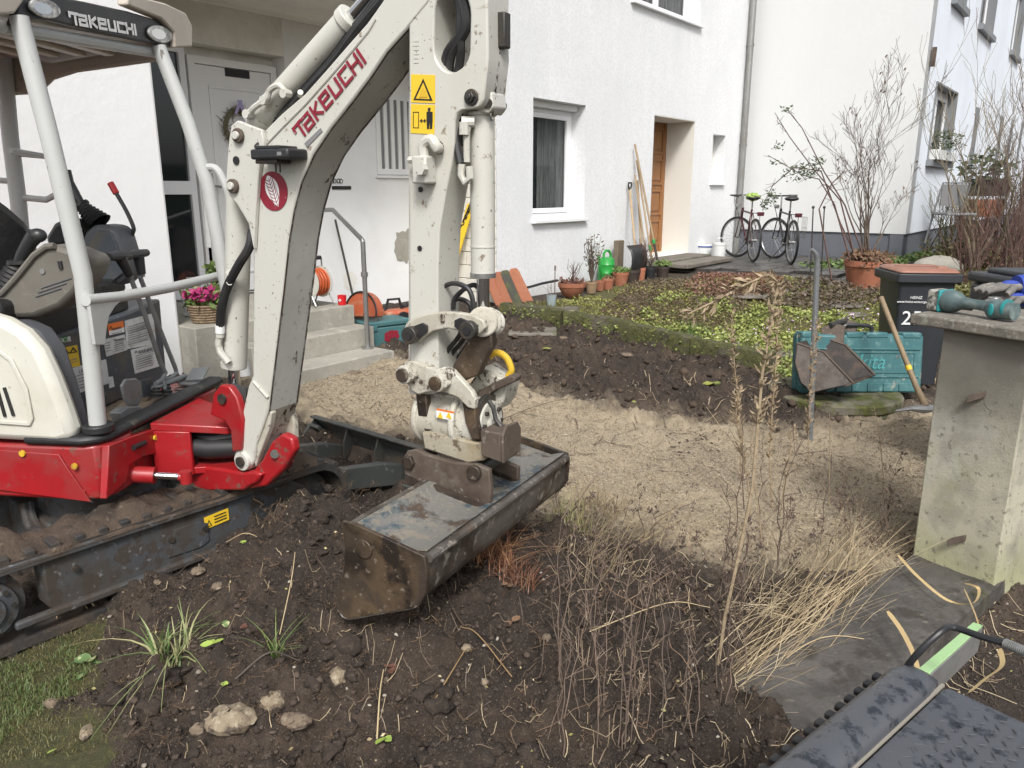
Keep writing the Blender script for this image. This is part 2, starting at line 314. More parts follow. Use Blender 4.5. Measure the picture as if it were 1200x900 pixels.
m_blueprint = mat('blue_print', (.06,.12,.35), .5)
m_slate = mat('wet_dark_paver', (.075,.068,.062), .38, layers=[(4,.45,.7,(.05,.046,.042)),(14,.6,.7,(.11,.10,.09))], bump=[(20,.3,.008)], obinfo=.18)
m_slabstone = mat('grey_slab_stone', (.17,.15,.125), .7, layers=[(5,.45,.7,(.11,.10,.085)),(6,.58,.66,(.09,.10,.04))], bump=[(25,.4,.01)], obinfo=.15)
m_mossstone = mat('mossy_concrete', (.17,.155,.12), .9, layers=[(5,.44,.58,(.075,.082,.022)),(25,.5,.66,(.12,.125,.035),{'k':.8}),(14,.58,.68,(.06,.045,.03))], bump=[(20,.7,.02),(90,.6,.006)])
m_binblack = mat('anthracite_bin_plastic', (.028,.031,.036), .45, layers=[(6,.5,.8,(.038,.041,.046))])
m_binbrown = mat('brown_bin_lid', (.27,.125,.085), .5, layers=[(5,.45,.75,(.33,.17,.12)),(20,.6,.72,(.2,.09,.06),{'k':.5})])
m_teal = mat('teal_case_plastic', (.045,.135,.145), .5, layers=[(4,.45,.7,(.07,.175,.18)),(22,.55,.7,(.17,.29,.28),{'k':.7}),(7,.66,.7,(.3,.3,.24))], bump=[(60,.1,.003)])
m_tealdark = mat('old_teal_box', (.055,.14,.145), .5, layers=[(6,.5,.7,(.06,.17,.18)),(20,.6,.7,(.14,.17,.16),{'k':.7})])
m_orange = mat('orange_tool_plastic', (.42,.10,.045), .5, layers=[(10,.50,.66,(.42,.20,.12)),(22,.64,.7,(.45,.36,.3),{'k':.7})])
m_cable = mat('orange_cable', (.48,.10,.03), .5, layers=[(20,.5,.7,(.3,.07,.03))])
m_cupred = mat('red_cup_plastic', (.55,.015,.02), .35)
m_pillar = mat('gatepost_concrete', (.44,.415,.32), .85, layers=[(2.4,.46,.62,(.29,.275,.21)),(3.1,.5,.62,(.45,.44,.37),{'d':8}),(9,.5,.62,(.30,.285,.23),{'k':.7}),(3.2,.52,.72,(.16,.15,.12),{'st':(1,1,.6),'k':.75}),(90,.58,.72,(.2,.19,.15),{'k':.35}),(4,.58,.72,(.27,.28,.13),{'k':.7}),(4,.80,1.22,(.14,.13,.11),{'t':'z','amp':.6,'k':.9}),(5,.42,.20,(.36,.37,.17),{'t':'z','amp':.35,'k':.55}),(5,.05,-.02,(.22,.22,.09),{'t':'z','amp':.12,'k':.0}),(150,.6,.68,(.17,.16,.13),{'k':.4}),(34,.60,.64,(.16,.145,.11),{'k':.7})], bump=[(120,.6,.004),(26,.15,.005)])
m_cap = mat('gatepost_cap_concrete', (.19,.17,.14), .8, layers=[(14,.45,.66,(.13,.12,.10)),(50,.55,.7,(.32,.31,.27)),(8,.62,.7,(.30,.31,.25))], bump=[(60,.6,.008)])
m_kerb = mat('wet_dark_concrete', (.085,.078,.070), .55, layers=[(1.8,.42,.62,(.12,.11,.098)),(11,.52,.62,(.045,.038,.030),{'d':9,'k':.9}),(3.5,.60,.7,(.055,.055,.022),{'d':8}),(5,.45,.68,(.05,.045,.04)),(30,.6,.7,(.17,.155,.13),{'k':.8}),(2.5,.6,.75,(.15,.14,.12))], bump=[(60,.6,.008),(14,.4,.02)])
m_checker = mat('wet_black_checker_cover', (.070,.074,.082), .40, layers=[(26,.50,.60,(.022,.025,.031),{'d':6,'rough':.12}),(60,.55,.62,(.07,.074,.082),{'d':5,'k':.5,'rough':.5}),(9,.55,.75,(.065,.072,.085))], bump=[(45,.12,.003)], spec=.7)
m_alu = mat('aluminium_bar', (.34,.34,.33), .4, .5, layers=[(20,.5,.7,(.26,.26,.24))])
m_palegreen = mat('pale_green_paint', (.36,.56,.27), .5, layers=[(30,.6,.7,(.2,.25,.14))])
m_bark = mat('grey_brown_bark', (.13,.10,.078), .85, layers=[(25,.45,.7,(.08,.06,.045)),(10,.6,.75,(.2,.17,.13))])
m_barkred = mat('reddish_twigs', (.095,.052,.045), .8, layers=[(20,.5,.7,(.14,.08,.06))])
m_barkolive = mat('olive_twigs', (.16,.15,.065), .8, layers=[(8,.45,.7,(.12,.095,.05))])
m_barkpale = mat('pale_shrub_bark', (.24,.205,.14), .8, layers=[(20,.45,.7,(.16,.13,.09))])
m_deadstem = mat('dead_stem', (.085,.068,.056), .8, layers=[(20,.45,.7,(.12,.097,.078))], attr=True)
m_straw = mat('dry_straw', (.46,.36,.205), .7, attr=True)
m_leafy = mat('leaf_mix', (1,1,1), .55, attr=True)
m_seed = mat('seed_spike', (.36,.28,.18), .8, layers=[(60,.45,.7,(.22,.16,.10))])
# ------------------------------------------------------------------ terrain
def hsh(ix, iy, sd):
    n = (ix.astype(np.int64)*374761393 + iy.astype(np.int64)*668265263 + sd*144665) & 0xffffffff
    n = ((n ^ (n >> 13)) * 1274126177) & 0xffffffff
    return ((n ^ (n >> 16)) & 0xffff) / 65535.0
def vn(x, y, sd=0):
    ix, iy = np.floor(x), np.floor(y); fx, fy = x-ix, y-iy
    fx = fx*fx*(3-2*fx); fy = fy*fy*(3-2*fy)
    a = hsh(ix,iy,sd); b = hsh(ix+1,iy,sd); c = hsh(ix,iy+1,sd); d = hsh(ix+1,iy+1,sd)
    return (a*(1-fx)+b*fx)*(1-fy)+(c*(1-fx)+d*fx)*fy
def fbm(x, y, sc, o=4, sd=0, g=.5):
    s = 0; a = 1; n = 0
    for i in range(o):
        s = s + a*(vn(x*sc + 17.3*i, y*sc - 9.1*i, sd+i) - .5); n += a; a *= g; sc *= 2.03
    return s/n*2
CTRL = [(0,0,0),(-2.6,2.4,0),(2,3,0),(-1.4,6.2,.15),(-3,5,.12),(.23,9.3,.34),(-1.0,8.6,.30),(1.0,6.2,.03),(2.2,5.2,0),(.1,7.9,.27),(1.6,7.6,.16),
        (2.4,7.5,.10),(3.3,6.5,.0),(2.2,9.2,.40),(3.0,10.4,.44),(4.0,12,.47),(4.2,14.3,.47),(6.3,12.5,.45),(4.8,9,.30),(5,7.5,.15),(7,9,.30),(10,14,.5),(5.8,6,0),(1.0,4.2,0),(0,3.5,0),
        (-4,3,0),(-6,8,.2),(0,-4,0),(5,0,0),(-6,-2,0)]
CTRL = np.array(CTRL, float)
def base(x, y):
    x = np.asarray(x, float); y = np.asarray(y, float); num = 0; den = 0
    for cx, cy, cz in CTRL:
        w = 1/((x-cx)**2+(y-cy)**2+.25)**1.7; num = num+w*cz; den = den+w
    return num/den
HEAP = [(-.90,2.98,.19,.27),(-.72,2.66,.14,.34),(-.52,2.36,.09,.40),(-.32,2.80,.12,.42),(-.78,2.15,.10,.34),(-.05,2.50,.08,.4),(.30,2.9,.05,.35),(-.98,3.35,.08,.22),(-.38,3.3,.08,.3),(-.20,2.12,.06,.25),(-1.12,2.45,.06,.2),(-1.0,4.22,-.13,.36),(-.62,3.92,-.11,.30)]
def mound(x, y):
    z = 0
    for cx, cy, h, r in HEAP: z = z + h*np.exp(-((x-cx)**2+(y-cy)**2)/(r*r))
    return z
STRIP = []
def inpoly(x, y, poly):
    r = np.zeros(np.shape(x), bool); n = len(poly)
    for i in range(n):
        x1,y1 = poly[i]; x2,y2 = poly[(i+1)%n]
        c = ((y1 > y) != (y2 > y)); r ^= c & (x < (x2-x1)*(y-y1)/((y2-y1) if y2 != y1 else 1e-9)+x1)
    return r
def sdist(x, y, poly):
    d = np.full(np.shape(x), 1e9); n = len(poly)
    for i in range(n):
        x1,y1 = poly[i]; x2,y2 = poly[(i+1)%n]; dx,dy = x2-x1,y2-y1
        t = np.clip(((x-x1)*dx+(y-y1)*dy)/(dx*dx+dy*dy+1e-12), 0, 1)
        d = np.minimum(d, np.hypot(x-x1-t*dx, y-y1-t*dy))
    return np.where(inpoly(x,y,poly), d, -d)
def G(px, py, off=0):
    z = .05
    for _ in range(12):
        p = PZ(px, py, z); z = .5*z + .5*(float(base(p.x, p.y)) + float(mound(p.x, p.y)))
    return PZ(px, py, z) + Vector((0,0,off))
def gp(L): return [(G(a,b).x, G(a,b).y) for a,b in L]
Z_SAND = gp([(318,452),(345,436),(420,424),(475,430),(540,452),(600,458),(660,474),(727,491),(830,503),(930,520),(1000,512),(1050,495),(1110,488),(1110,590),(1070,655),(960,650),(860,640),(760,628),(700,600),(640,565),(560,520),(470,500),(380,485)])
Z_GRASS = gp([(-300,720),(60,718),(130,745),(122,800),(70,840),(120,905),(40,1000),(-400,1000)])
Z_BED = gp([(592,374),(660,383),(720,392),(767,406),(857,428),(930,452),(1000,430),(1100,400),(1300,400),(1300,300),(1000,300),(985,326),(890,321),(795,315),(740,330),(640,355),(600,362)])
Z_RIGHT = [(2.0,2.84),(2.6,3.35),(6,5.8),(12,6),(12,-3),(-1.0,-3),(-1.0,.27)]
STRIP = [(1.86,3.19),(1.75,3.12),(.70,2.21),(.90,1.88),(2.0,2.82),(2.1,2.93)]
def hgt(x, y):
    x = np.asarray(x,float); y = np.asarray(y,float); wx = x+fbm(x,y,2.6,4,71)*.16; wy = y+fbm(x,y,2.6,4,83)*.16
    z = base(x, y)+mound(x, y)
    sand = np.clip(sdist(wx, wy, Z_SAND)/.80+.5, 0, 1); gr = np.clip(sdist(wx,wy,Z_GRASS)/.12+.5, 0, 1); bed = np.clip(sdist(x,y,Z_BED)/.2+.5, 0, 1)
    rt = np.clip(sdist(x,y,Z_RIGHT)/.08+.5, 0, 1)
    soil = (1-sand)*(1-gr)*(1-bed*.6)*(1-rt)*np.clip(9.3-y,0,1); bed = bed*np.clip(11-y,.25,1)
    far = np.clip(1-(np.hypot(x,y)-14)/4, 0, 1)
    n = fbm(x,y,1.1,3,3)*.03
    f1 = fbm(x,y,4.5,5,11); f2 = fbm(x,y,16,5,23,.65); f3 = fbm(x,y,55,3,31,.7)
    cl = np.maximum(0, vn(x*19,y*19,77)-.45)*.055 + np.maximum(0, vn(x*43,y*43,79)-.45)*.035 + np.maximum(0, vn(x*7,y*7,81)-.5)*.10 - np.maximum(0, vn(x*11,y*11,87)-.55)*.06 + (1-np.abs(vn(x*3.1,y*3.1,91)*2-1))**2*.035 + (1-np.abs(vn(x*6.3,y*6.3,93)*2-1))**3*.022
    z = z + far*(n + soil*(f1*.050+f2*.040+f3*.018+cl*1.3) + sand*(f1*.026+f2*.020+f3*.009-np.maximum(0,vn(x*3.2,y*3.2,120)-.58)*.09) + gr*(f1*.01+f2*.008+f3*.004) + bed*(f1*.03+f2*.018))
    st_ = np.clip(sdist(x,y,STRIP)/.05+.6, 0, 1); z = z*(1-st_)+st_*(-.03)
    z = z - rt*.09*(1-st_)
    return z, sand, gr, bed, soil, rt
def line(stops):   # graded spacing
    out = []
    for a, b, d0, d1 in stops:
        x = a
        while x < b:
            t = (x-a)/(b-a); x_ = x; out.append(x_); x += d0+(d1-d0)*t
    out.append(stops[-1][1]); return np.array(out)
xs = line([(-80,-8,8,1),(-8,-2.6,.6,.03),(-2.6,2.4,.0125,.0125),(2.4,5.5,.02,.05),(5.5,14,.06,.8),(14,80,1,8)])
ys = line([(-40,-2,6,.6),(-2,1.3,.3,.03),(1.3,3.8,.0115,.0125),(3.8,9.5,.0135,.045),(9.5,16,.05,.3),(16,30,.4,1.5),(30,200,2,20)])
XX, YY = np.meshgrid(xs, ys); fx, fy = XX.ravel(), YY.ravel()
fz, sand, gr, bed, soil, rt = hgt(fx, fy)
ny, nx = XX.shape; ii = np.arange(ny*nx).reshape(ny, nx)
quads = np.stack([ii[:-1,:-1].ravel(), ii[:-1,1:].ravel(), ii[1:,1:].ravel(), ii[1:,:-1].ravel()], 1)
cols = np.stack([sand, gr, bed, rt], 1)
# zone: R sand, G grass, B garden bed, alpha street side
m_ground = mat('garden_ground', (.044,.031,.023), .95,
  layers=[(1.6,.44,.60,(.080,.056,.039)),(4.5,.50,.62,(.034,.024,.018)),(12,.45,.7,(.027,.019,.014)),(60,.55,.66,(.10,.078,.058),{'k':.6}),(150,.62,.67,(.30,.25,.18),{'k':.6}),
    (4,.78,1.08,(.42,.345,.235),{'mask':0,'mm':'add','na':1.1,'d':9,'r':.7}),(70,.45,.62,(.42,.345,.24),{'mask':0,'k':.8}),(120,.52,.6,(.14,.105,.07),{'mask':0,'k':.75}),(2.2,.54,.66,(.17,.125,.08),{'mask':0,'k':.8}),(7,.56,.68,(.10,.07,.046),{'mask':0,'k':.6}),(260,.56,.62,(.52,.45,.34),{'mask':0,'k':.8}),(190,.56,.62,(.10,.075,.05),{'mask':0,'k':.7}),(1.1,.42,.60,(.40,.335,.235),{'mask':0,'k':.7}),
    (5,.88,1.15,(.060,.060,.022),{'mask':1,'mm':'add','na':.8}),(40,.5,.65,(.10,.095,.035),{'mask':1}),(14,.5,.66,(.10,.075,.035),{'mask':1,'k':.8}),
    (4,.70,1.0,(.085,.080,.03),{'mask':2,'mm':'add','na':.8}),(30,.5,.64,(.15,.11,.055),{'mask':2,'k':.8}),(9,.52,.64,(.10,.125,.03),{'mask':2,'k':.8})],
  bump=[(70,1,.014),(200,1,.006)])
ground = fast_mesh('ground', np.stack([fx,fy,fz],1), quads, m_ground, smooth=True, cols=cols, kind='structure')
def gh(x, y): return float(hgt(np.array([x]), np.array([y]))[0][0])

# generic scatter of small solids / blades, merged
ICO_V = []; _b = bmesh.new(); bmesh.ops.create_icosphere(_b, subdivisions=1, radius=1); ICO_V = np.array([v.co[:] for v in _b.verts]); ICO_F = np.array([[v.index for v in f.verts] for f in _b.faces]); _b.free()
def rocks(name, x, y, r, m, label, colA, colB, flat=.7, sink=.2, parent=None, cat=None):
    n = len(x); z = hgt(x, y)[0]
    sc = np.stack([r*rng.uniform(.7,1.3,n), r*rng.uniform(.7,1.3,n), r*rng.uniform(flat*.6,flat*1.2,n)],1)
    a = rng.uniform(0,2*PI,n); ca, sa = np.cos(a), np.sin(a)
    V = ICO_V[None]*rng.uniform(.5,1.3,(n,len(ICO_V),1))*sc[:,None,:]
    t1 = rng.uniform(-.5,.5,n)[:,None]
    X = V[...,0]*ca[:,None]-V[...,1]*sa[:,None]; Yv = V[...,0]*sa[:,None]+V[...,1]*ca[:,None]; Zv = V[...,2] + V[...,0]*t1*.5
    P = np.stack([X+x[:,None], Yv+y[:,None], Zv+(z+sc[:,2]*(1-2*sink))[:,None]],-1).reshape(-1,3)
    F = (ICO_F[None]+(np.arange(n)*len(ICO_V))[:,None,None]).reshape(-1,3)
    k = rng.uniform(0,1,n)[:,None]; c = np.array(colA)[None]*(1-k)+np.array(colB)[None]*k; c = np.concatenate([c, np.ones((n,1))],1)
    return fast_mesh(name, P, F, m, cols=np.repeat(c, len(ICO_V), 0), kind='stuff', label=label, cat=cat, parent=parent)
def blades(name, x, y, h, w, m, label, colA, colB, lean=.5, seg=2, z0=None, cat=None, dirs=None, droop=.5):
    n = len(x); z = hgt(x, y)[0]-.004 if z0 is None else z0
    a = rng.uniform(0,2*PI,n) if dirs is None else dirs; ln = rng.uniform(.1,1,n)*lean; b = a+rng.uniform(.9,2.2,n)
    dx, dy = np.cos(a), np.sin(a); sx, sy = np.cos(b)*w/2, np.sin(b)*w/2
    rows = []
    for i in range(seg+1):
        t = i/seg; cx = x+dx*h*ln*t**1.6; cy = y+dy*h*ln*t**1.6; cz = z+h*(t-droop*ln*t*t*.7); k = (1-t*.85)
        rows.append(np.stack([cx-sx*k, cy-sy*k, cz],1)); rows.append(np.stack([cx+sx*k, cy+sy*k, cz],1))
    V = np.stack(rows,1).reshape(-1,3); nv = 2*(seg+1)
    q = np.array([[2*i,2*i+1,2*i+3,2*i+2] for i in range(seg)])
    F = (q[None]+(np.arange(n)*nv)[:,None,None]).reshape(-1,4)
    k = rng.uniform(0,1,n)[:,None]; c = np.array(colA)[None]*(1-k)+np.array(colB)[None]*k; c = np.concatenate([c, np.ones((n,1))],1)
    return fast_mesh(name, V, F, m, cols=np.repeat(c, nv, 0), kind='stuff', label=label, cat=cat)
def pts_in(poly, n, margin=0, box=None):
    P = np.array(poly); x0,y0 = P.min(0); x1,y1 = P.max(0)
    if box: x0,y0,x1,y1 = max(x0,box[0]),max(y0,box[1]),min(x1,box[2]),min(y1,box[3])
    X = []; Y = []; c = 0
    while c < n:
        x = rng.uniform(x0,x1,n); y = rng.uniform(y0,y1,n); k = sdist(x,y,poly) > margin; X.append(x[k]); Y.append(y[k]); c += k.sum()
        if k.sum() == 0: break
    return np.concatenate(X)[:n], np.concatenate(Y)[:n]

# ------------------------------------------------------------------ house frames
u = Vector((.614,.789,0)).normalized(); nn = Vector((.789,-.614,0)).normalized(); ZZ = Vector((0,0,1))
A0 = Vector((-.168,8.93,0))
def A(s, n, z): return A0 + u*s + nn*n + ZZ*z
def onA(px, py, n=0):
    p = PP(px, py, A(0,n,0), nn) - A0; return p.dot(u), p.z
C0 = A(7.03,0,0); CL = 2.83
def Cw(s, n, z): return C0 + nn*s - u*n + ZZ*z     # faces -u
D0 = Cw(CL,0,0)
def D(s, n, z): return D0 + u*s + nn*n + ZZ*z
def onD(px, py, n=0):
    p = PP(px, py, D(0,n,0), nn) - D0; return p.dot(u), p.z
B0 = A(0,-1.14,0)                                   # inner corner of the left house
def B(s, n, z): return B0 - u*s + nn*n + ZZ*z
def onB(px, py, n=0):
    p = PP(px, py, B(0,n,0), nn) - B0; return -p.dot(u), p.z
def onE(px, py):
    p = PP(px, py, A0, u) - A0; return p.dot(nn), p.z
def rect(f, s0, s1, z0, z1, n=0): return [f(s0,n,z0), f(s1,n,z0), f(s1,n,z1), f(s0,n,z1)]
AX = (u, nn, ZZ)
def fbox(f, s0, s1, n0, n1, z0, z1, mb=None):
    mb = mb or MB(); return mb.box((f(s0,n0,z0)+f(s1,n1,z1))/2, (abs(s1-s0),abs(n1-n0),abs(z1-z0)), AX if f is not Cw else (nn,u,ZZ))

# --- main white house (A)
wA = [onA(625,114)[0], onA(687,124)[0], onA(656,255)[1]-.02, 2.64]
dA = [onA(767,136)[0], onA(815,143)[0], .60, 2.66]
niA = [onA(836,157)[0], onA(850.5,159)[0], onA(843,215)[1], onA(843,158)[1]]
upA = [onA(740,10)[0], onA(820,32)[0], onA(798,22)[1], onA(798,22)[1]+1.3]
house = thing('white_house', 'white rough-rendered house with a deep set brown wooden door and leaning garden tools', 'house', A(3,0,.3))
HT = 6.6
def holes(f, L, n): return [rect(f,a,b,c,d,n) for a,b,c,d in L]
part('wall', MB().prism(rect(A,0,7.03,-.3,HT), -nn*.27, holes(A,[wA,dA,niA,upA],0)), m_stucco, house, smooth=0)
part('inner_wall', MB().prism(rect(A,.003,7.03,-.3,HT,-.272), -nn*.27, holes(A,[dA,wA,upA],-.272)), m_reveal, house, smooth=0)
for r_ in (wA,upA): part('dark_room', fbox(A,r_[0]-.1,r_[1]+.1,-.548,-.555,r_[2]-.1,r_[3]+.1), m_dark, house)
rv = MB()
for a,b,c,d in (dA,):
    fbox(A,b-.012,b-.001,-.56,-.003,c,d,rv); fbox(A,a+.001,b-.013,-.56,-.003,d-.012,d-.001,rv)
part('door_reveal', rv, m_reveal, house, smooth=0)
part('roof_slab', fbox(A,-.3,7.4,.4,-6,HT,HT+.2), m_slate, house)
part('back_wall', fbox(A,0,7.03,-.56,-6,-.3,HT-.003), m_stuccoC, house)
def window(f, r, root, depth=.22, sill=True, sash=2, name='window', grey=None, curtain=True, fm=None):
    a,b,c,d = r; fm = fm or m_pvc
    fr = MB()
    w = .07
    fr.prism(rect(f,a+.002,b-.002,c+.002,d-.002,-depth), nn*.05, [rect(f,a+w,b-w,c+w,d-w-.05,-depth)])
    fo = part(name, fr, fm, root, bevel=.006)
    sf = MB(); cols_ = [(a+w+.004, b-w-.004)] if sash == 1 else [(a+w+.004,(a+b)/2),((a+b)/2+.003,b-w-.004)]
    for x0,x1 in cols_:
        sf = MB().prism(rect(f,x0,x1,c+w+.004,d-w-.054,-depth+.02), nn*.045, [rect(f,x0+.06,x1-.06,c+w+.064,d-w-.114,-depth+.02)])
        part('sash', sf, fm, fo, bevel=.006)
        part('pane', fbox(f,x0+.06,x1-.06,-depth+.03,-depth+.036,c+w+.064,d-w-.114), m_glass, fo)
    if curtain:
        cv = MB(); zz = (c+.05, d-.08); N = 60; vs = []
        for i in range(N+1):
            s = a+(b-a)*.42+(b-a)*.54*i/N; vs += [f(s,-depth-.03+.012*math.sin(i*1.3),zz[0]), f(s,-depth-.03+.012*math.sin(i*1.3+.4),zz[1])]
        cv.add(vs, [(2*i,2*i+2,2*i+3,2*i+1) for i in range(N)])
        part('curtain', cv, m_curtain, fo)
    if sill:
        part('sill', fbox(f,a-.03,b+.03,-depth+.05,.06,c-.035,c+.004), m_pvc, fo, bevel=.005)
    return fo
window(A, wA, house, depth=.262, sash=1)
part('roller_shutter_box', fbox(A,wA[0]+.01,wA[1]-.01,-.2,-.12,wA[3]-.07,wA[3]-.003), m_pvc, house, bevel=.004)
window(A, upA, house, depth=.262)
part('niche_back', fbox(A,niA[0],niA[1],-.20,-.25,niA[2],niA[3]), m_reveal, house)
part('niche_sill', fbox(A,niA[0]-.04,niA[1]+.03,-.18,.05,niA[2]-.03,niA[2]+.003), m_pvc, house, bevel=.004)
dr = part('door', fbox(A,dA[0]+.02,dA[1]-.1,-.50,-.545,dA[2],dA[3]-.02), m_wooddoor, house)
part('door_frame', fbox(A,dA[1]-.10,dA[1]-.014,-.48,-.54,dA[2],dA[3]-.02), m_wooddoor, house, bevel=.005)
for k in range(4):
    z0 = dA[2]+.12+k*.48
    for j in range(2):
        s0 = dA[0]+.12+j*.62
        mb = MB().prism(rect(A,s0,s0+.52,z0,z0+.40,-.5), nn*.018, [rect(A,s0+.03,s0+.49,z0+.03,z0+.37,-.5)]); part('door_panel', mb, m_wooddoor, dr, bevel=.004)
        part('door_panel', fbox(A,s0+.07,s0+.45,-.499,-.486,z0+.07,z0+.33), m_wooddoor, dr, bevel=.006)
# side wall of painted blocks (E)
part('side_wall', MB().prism([A(-.012,-.02,-.3),A(-.012,-1.14,-.3),A(-.012,-1.14,HT),A(-.012,-.02,HT)], u*.011), m_joint, house, smooth=0)
bm_ = None; brick_me = None
k = 0
for row in range(20):
    z0 = .28+row*.155
    for j in range(4):
        n1 = -j*.30+(.15 if row%2 else 0); n0 = n1-.292; n1 = min(n1,0.0); n0 = max(n0,-1.13)
        if n1-n0 < .05: continue
        mb = MB().box((A(-.02-.002*random.random(),(n0+n1)/2,z0+.0745)), (.02,n1-n0,.147), AX)
        part('painted_block', mb, m_brickpaint, house, bevel=.004)
part('upper_side_wall', MB().prism([A(-.028,0,3.385),A(-.028,-1.13,3.385),A(-.028,-1.13,HT),A(-.028,0,HT)], u*.014), m_stucco, house, smooth=0)
# rain pipe at the inner corner
dp = thing('rain_pipe', 'zinc rain downpipe in the corner behind the bicycles', 'pipe', A(6.86,.07,.45))
part('pipe', MB().cyl(A(6.86,.07,.45),A(6.86,.07,HT),.055,n=16), m_zinc, dp)
for z in (1.2,2.35,4.0): part('pipe_clip', MB().cyl(A(6.86,.07,z),A(6.86,.07,z+.04),.064,n=16), m_zinc, dp)
part('pipe_sleeve', MB().cyl(A(6.86,.07,2.5),A(6.86,.07,2.58),.060,n=16), m_zinc, dp)

# --- neighbouring house (C gable side and D front)
nb = thing('neighbour_house', 'smooth white neighbouring house with grey plinth and grey framed windows', 'house', D0+Vector((0,0,.4)))
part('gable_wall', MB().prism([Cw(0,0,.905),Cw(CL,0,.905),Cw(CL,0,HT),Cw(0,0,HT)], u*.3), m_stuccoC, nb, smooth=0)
part('gable_plinth', MB().prism([Cw(0,-.03,-.2),Cw(CL-.03,-.03,-.2),Cw(CL-.03,-.03,.90),Cw(0,-.03,.90)], u*.3), m_plinth, nb, smooth=0)
w1 = [onD(1091,145)[0], onD(1117,145)[0], onD(1104,190)[1], onD(1104,99)[1]]
zt = w1[3]-w1[2]
w2 = [onD(1148,20)[0], onD(1165,20)[0], onD(1156,38)[1], onD(1156,38)[1]+1.25]
w3 = [onD(1186,40)[0], onD(1197,40)[0], onD(1191,68)[1], onD(1191,68)[1]+1.6]
w0 = [onD(1115,4)[0], onD(1131,6)[0], onD(1123,5)[1], onD(1123,5)[1]+1.2]
w4 = [onD(1150,150)[0], onD(1158,150)[0], onD(1154,172)[1], onD(1154,130)[1]]
HT2 = 8.5
DL = 16
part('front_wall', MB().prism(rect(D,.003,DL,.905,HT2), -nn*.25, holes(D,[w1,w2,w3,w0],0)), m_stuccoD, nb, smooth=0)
part('front_plinth', MB().prism(rect(D,.003,DL,-.3,.90,-.03), -nn*.2), m_plinth, nb, smooth=0)
part('inner_wall', MB().prism(rect(D,.31,DL,-.2,HT2,-.262), -nn*3), m_dark, nb, smooth=0)
part('roof_slab', MB().prism([Cw(-.3,0,HT2),Cw(CL+.4,0,HT2),D(DL,.4,HT2),A(7.03+DL,-.3,HT2)], ZZ*.2), m_slate, nb)
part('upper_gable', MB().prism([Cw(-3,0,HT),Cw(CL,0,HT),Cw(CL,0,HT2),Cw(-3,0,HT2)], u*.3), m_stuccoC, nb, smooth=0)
for r in (w1,w2,w3,w0):
    fo = window(D, r, nb, depth=.2, sash=2 if r is w1 else 1, sill=False)
    sr = MB().prism(rect(D,r[0]-.0,r[1]+.0,r[2]-.0,r[3]+.0,-.19), nn*.215, [rect(D,r[0]+.03,r[1]-.03,r[2]+.03,r[3]-.03,-.19)])
    part('window_surround', sr, m_greyframe, fo)
    part('sill', fbox(D,r[0]-.04,r[1]+.04,0,.09,r[2]-.10,r[2]+.005), m_greyframe, fo, bevel=.004)
part('wall_lamp', MB().box(D(onD(1090,67)[0],.05,onD(1090,67)[1]),(.05,.06,.28),AX), m_rust, nb)
for pxx in (1135, 1165, 1178, 1190):
    s, z = onD(pxx, 190); part('window_opening', fbox(D,s,s+.5,.0,.01,z-.2,z+1.1), m_greyframe, nb)
cns = (w1[0]+w1[1])/2
box = thing('window_box', 'white window box with small evergreen on the grey framed sill', 'planter', D(cns,.1,w1[2]+.01))
part('trough', fbox(D,w1[0]+.1,w1[1]-.1,.0,.16,w1[2]+.008,w1[2]+.17), m_whitepl, box, bevel=.006)
def leafcluster(c, rx, ry, rz, n, size, seed=0):
    r = random.Random(seed); mb = MB()
    for _ in range(n):
        while True:
            d = Vector((r.uniform(-1,1),r.uniform(-1,1),r.uniform(-1,1)))
            if d.length < 1: break
        p = Vector(c)+Vector((d.x*rx,d.y*ry,d.z*rz)); a = Vector((r.uniform(-1,1),r.uniform(-1,1),r.uniform(-.4,1))).normalized(); b = a.orthogonal().normalized(); s = size*r.uniform(.6,1.3)
        mb.add([p, p+a*s*.5+b*s*.28, p+a*s, p+a*s*.5-b*s*.28], [(0,1,2,3)])
    return mb
m_leafdark = mat('dark_evergreen_leaf', (.035,.055,.022), .5, layers=[(20,.45,.65,(.07,.09,.035))])
m_leaflight = mat('spring_green_leaf', (.13,.19,.045), .5, layers=[(14,.4,.65,(.075,.12,.035)),(30,.6,.7,(.24,.25,.08))])
m_leafyel = mat('yellow_green_leaf', (.26,.27,.055), .5, layers=[(14,.4,.65,(.14,.19,.05))])
m_leafdry = mat('dry_brown_leaf', (.17,.10,.055), .8, layers=[(10,.4,.7,(.10,.055,.032)),(30,.6,.7,(.26,.18,.11))])
m_leafred = mat('red_brown_leaf', (.12,.055,.038), .8, layers=[(10,.4,.7,(.10,.04,.025)),(30,.6,.7,(.24,.12,.08))])
m_magenta = mat('magenta_petal', (.32,.02,.11), .6, layers=[(40,.5,.65,(.5,.07,.22))])
m_pinkpet = mat('pale_pink_petal', (.5,.36,.5), .6)
part('foliage', leafcluster(D(cns-.1,.1,w1[2]+.32), .28,.25,.2,260,.07,3), m_leafdark, box, smooth=0)

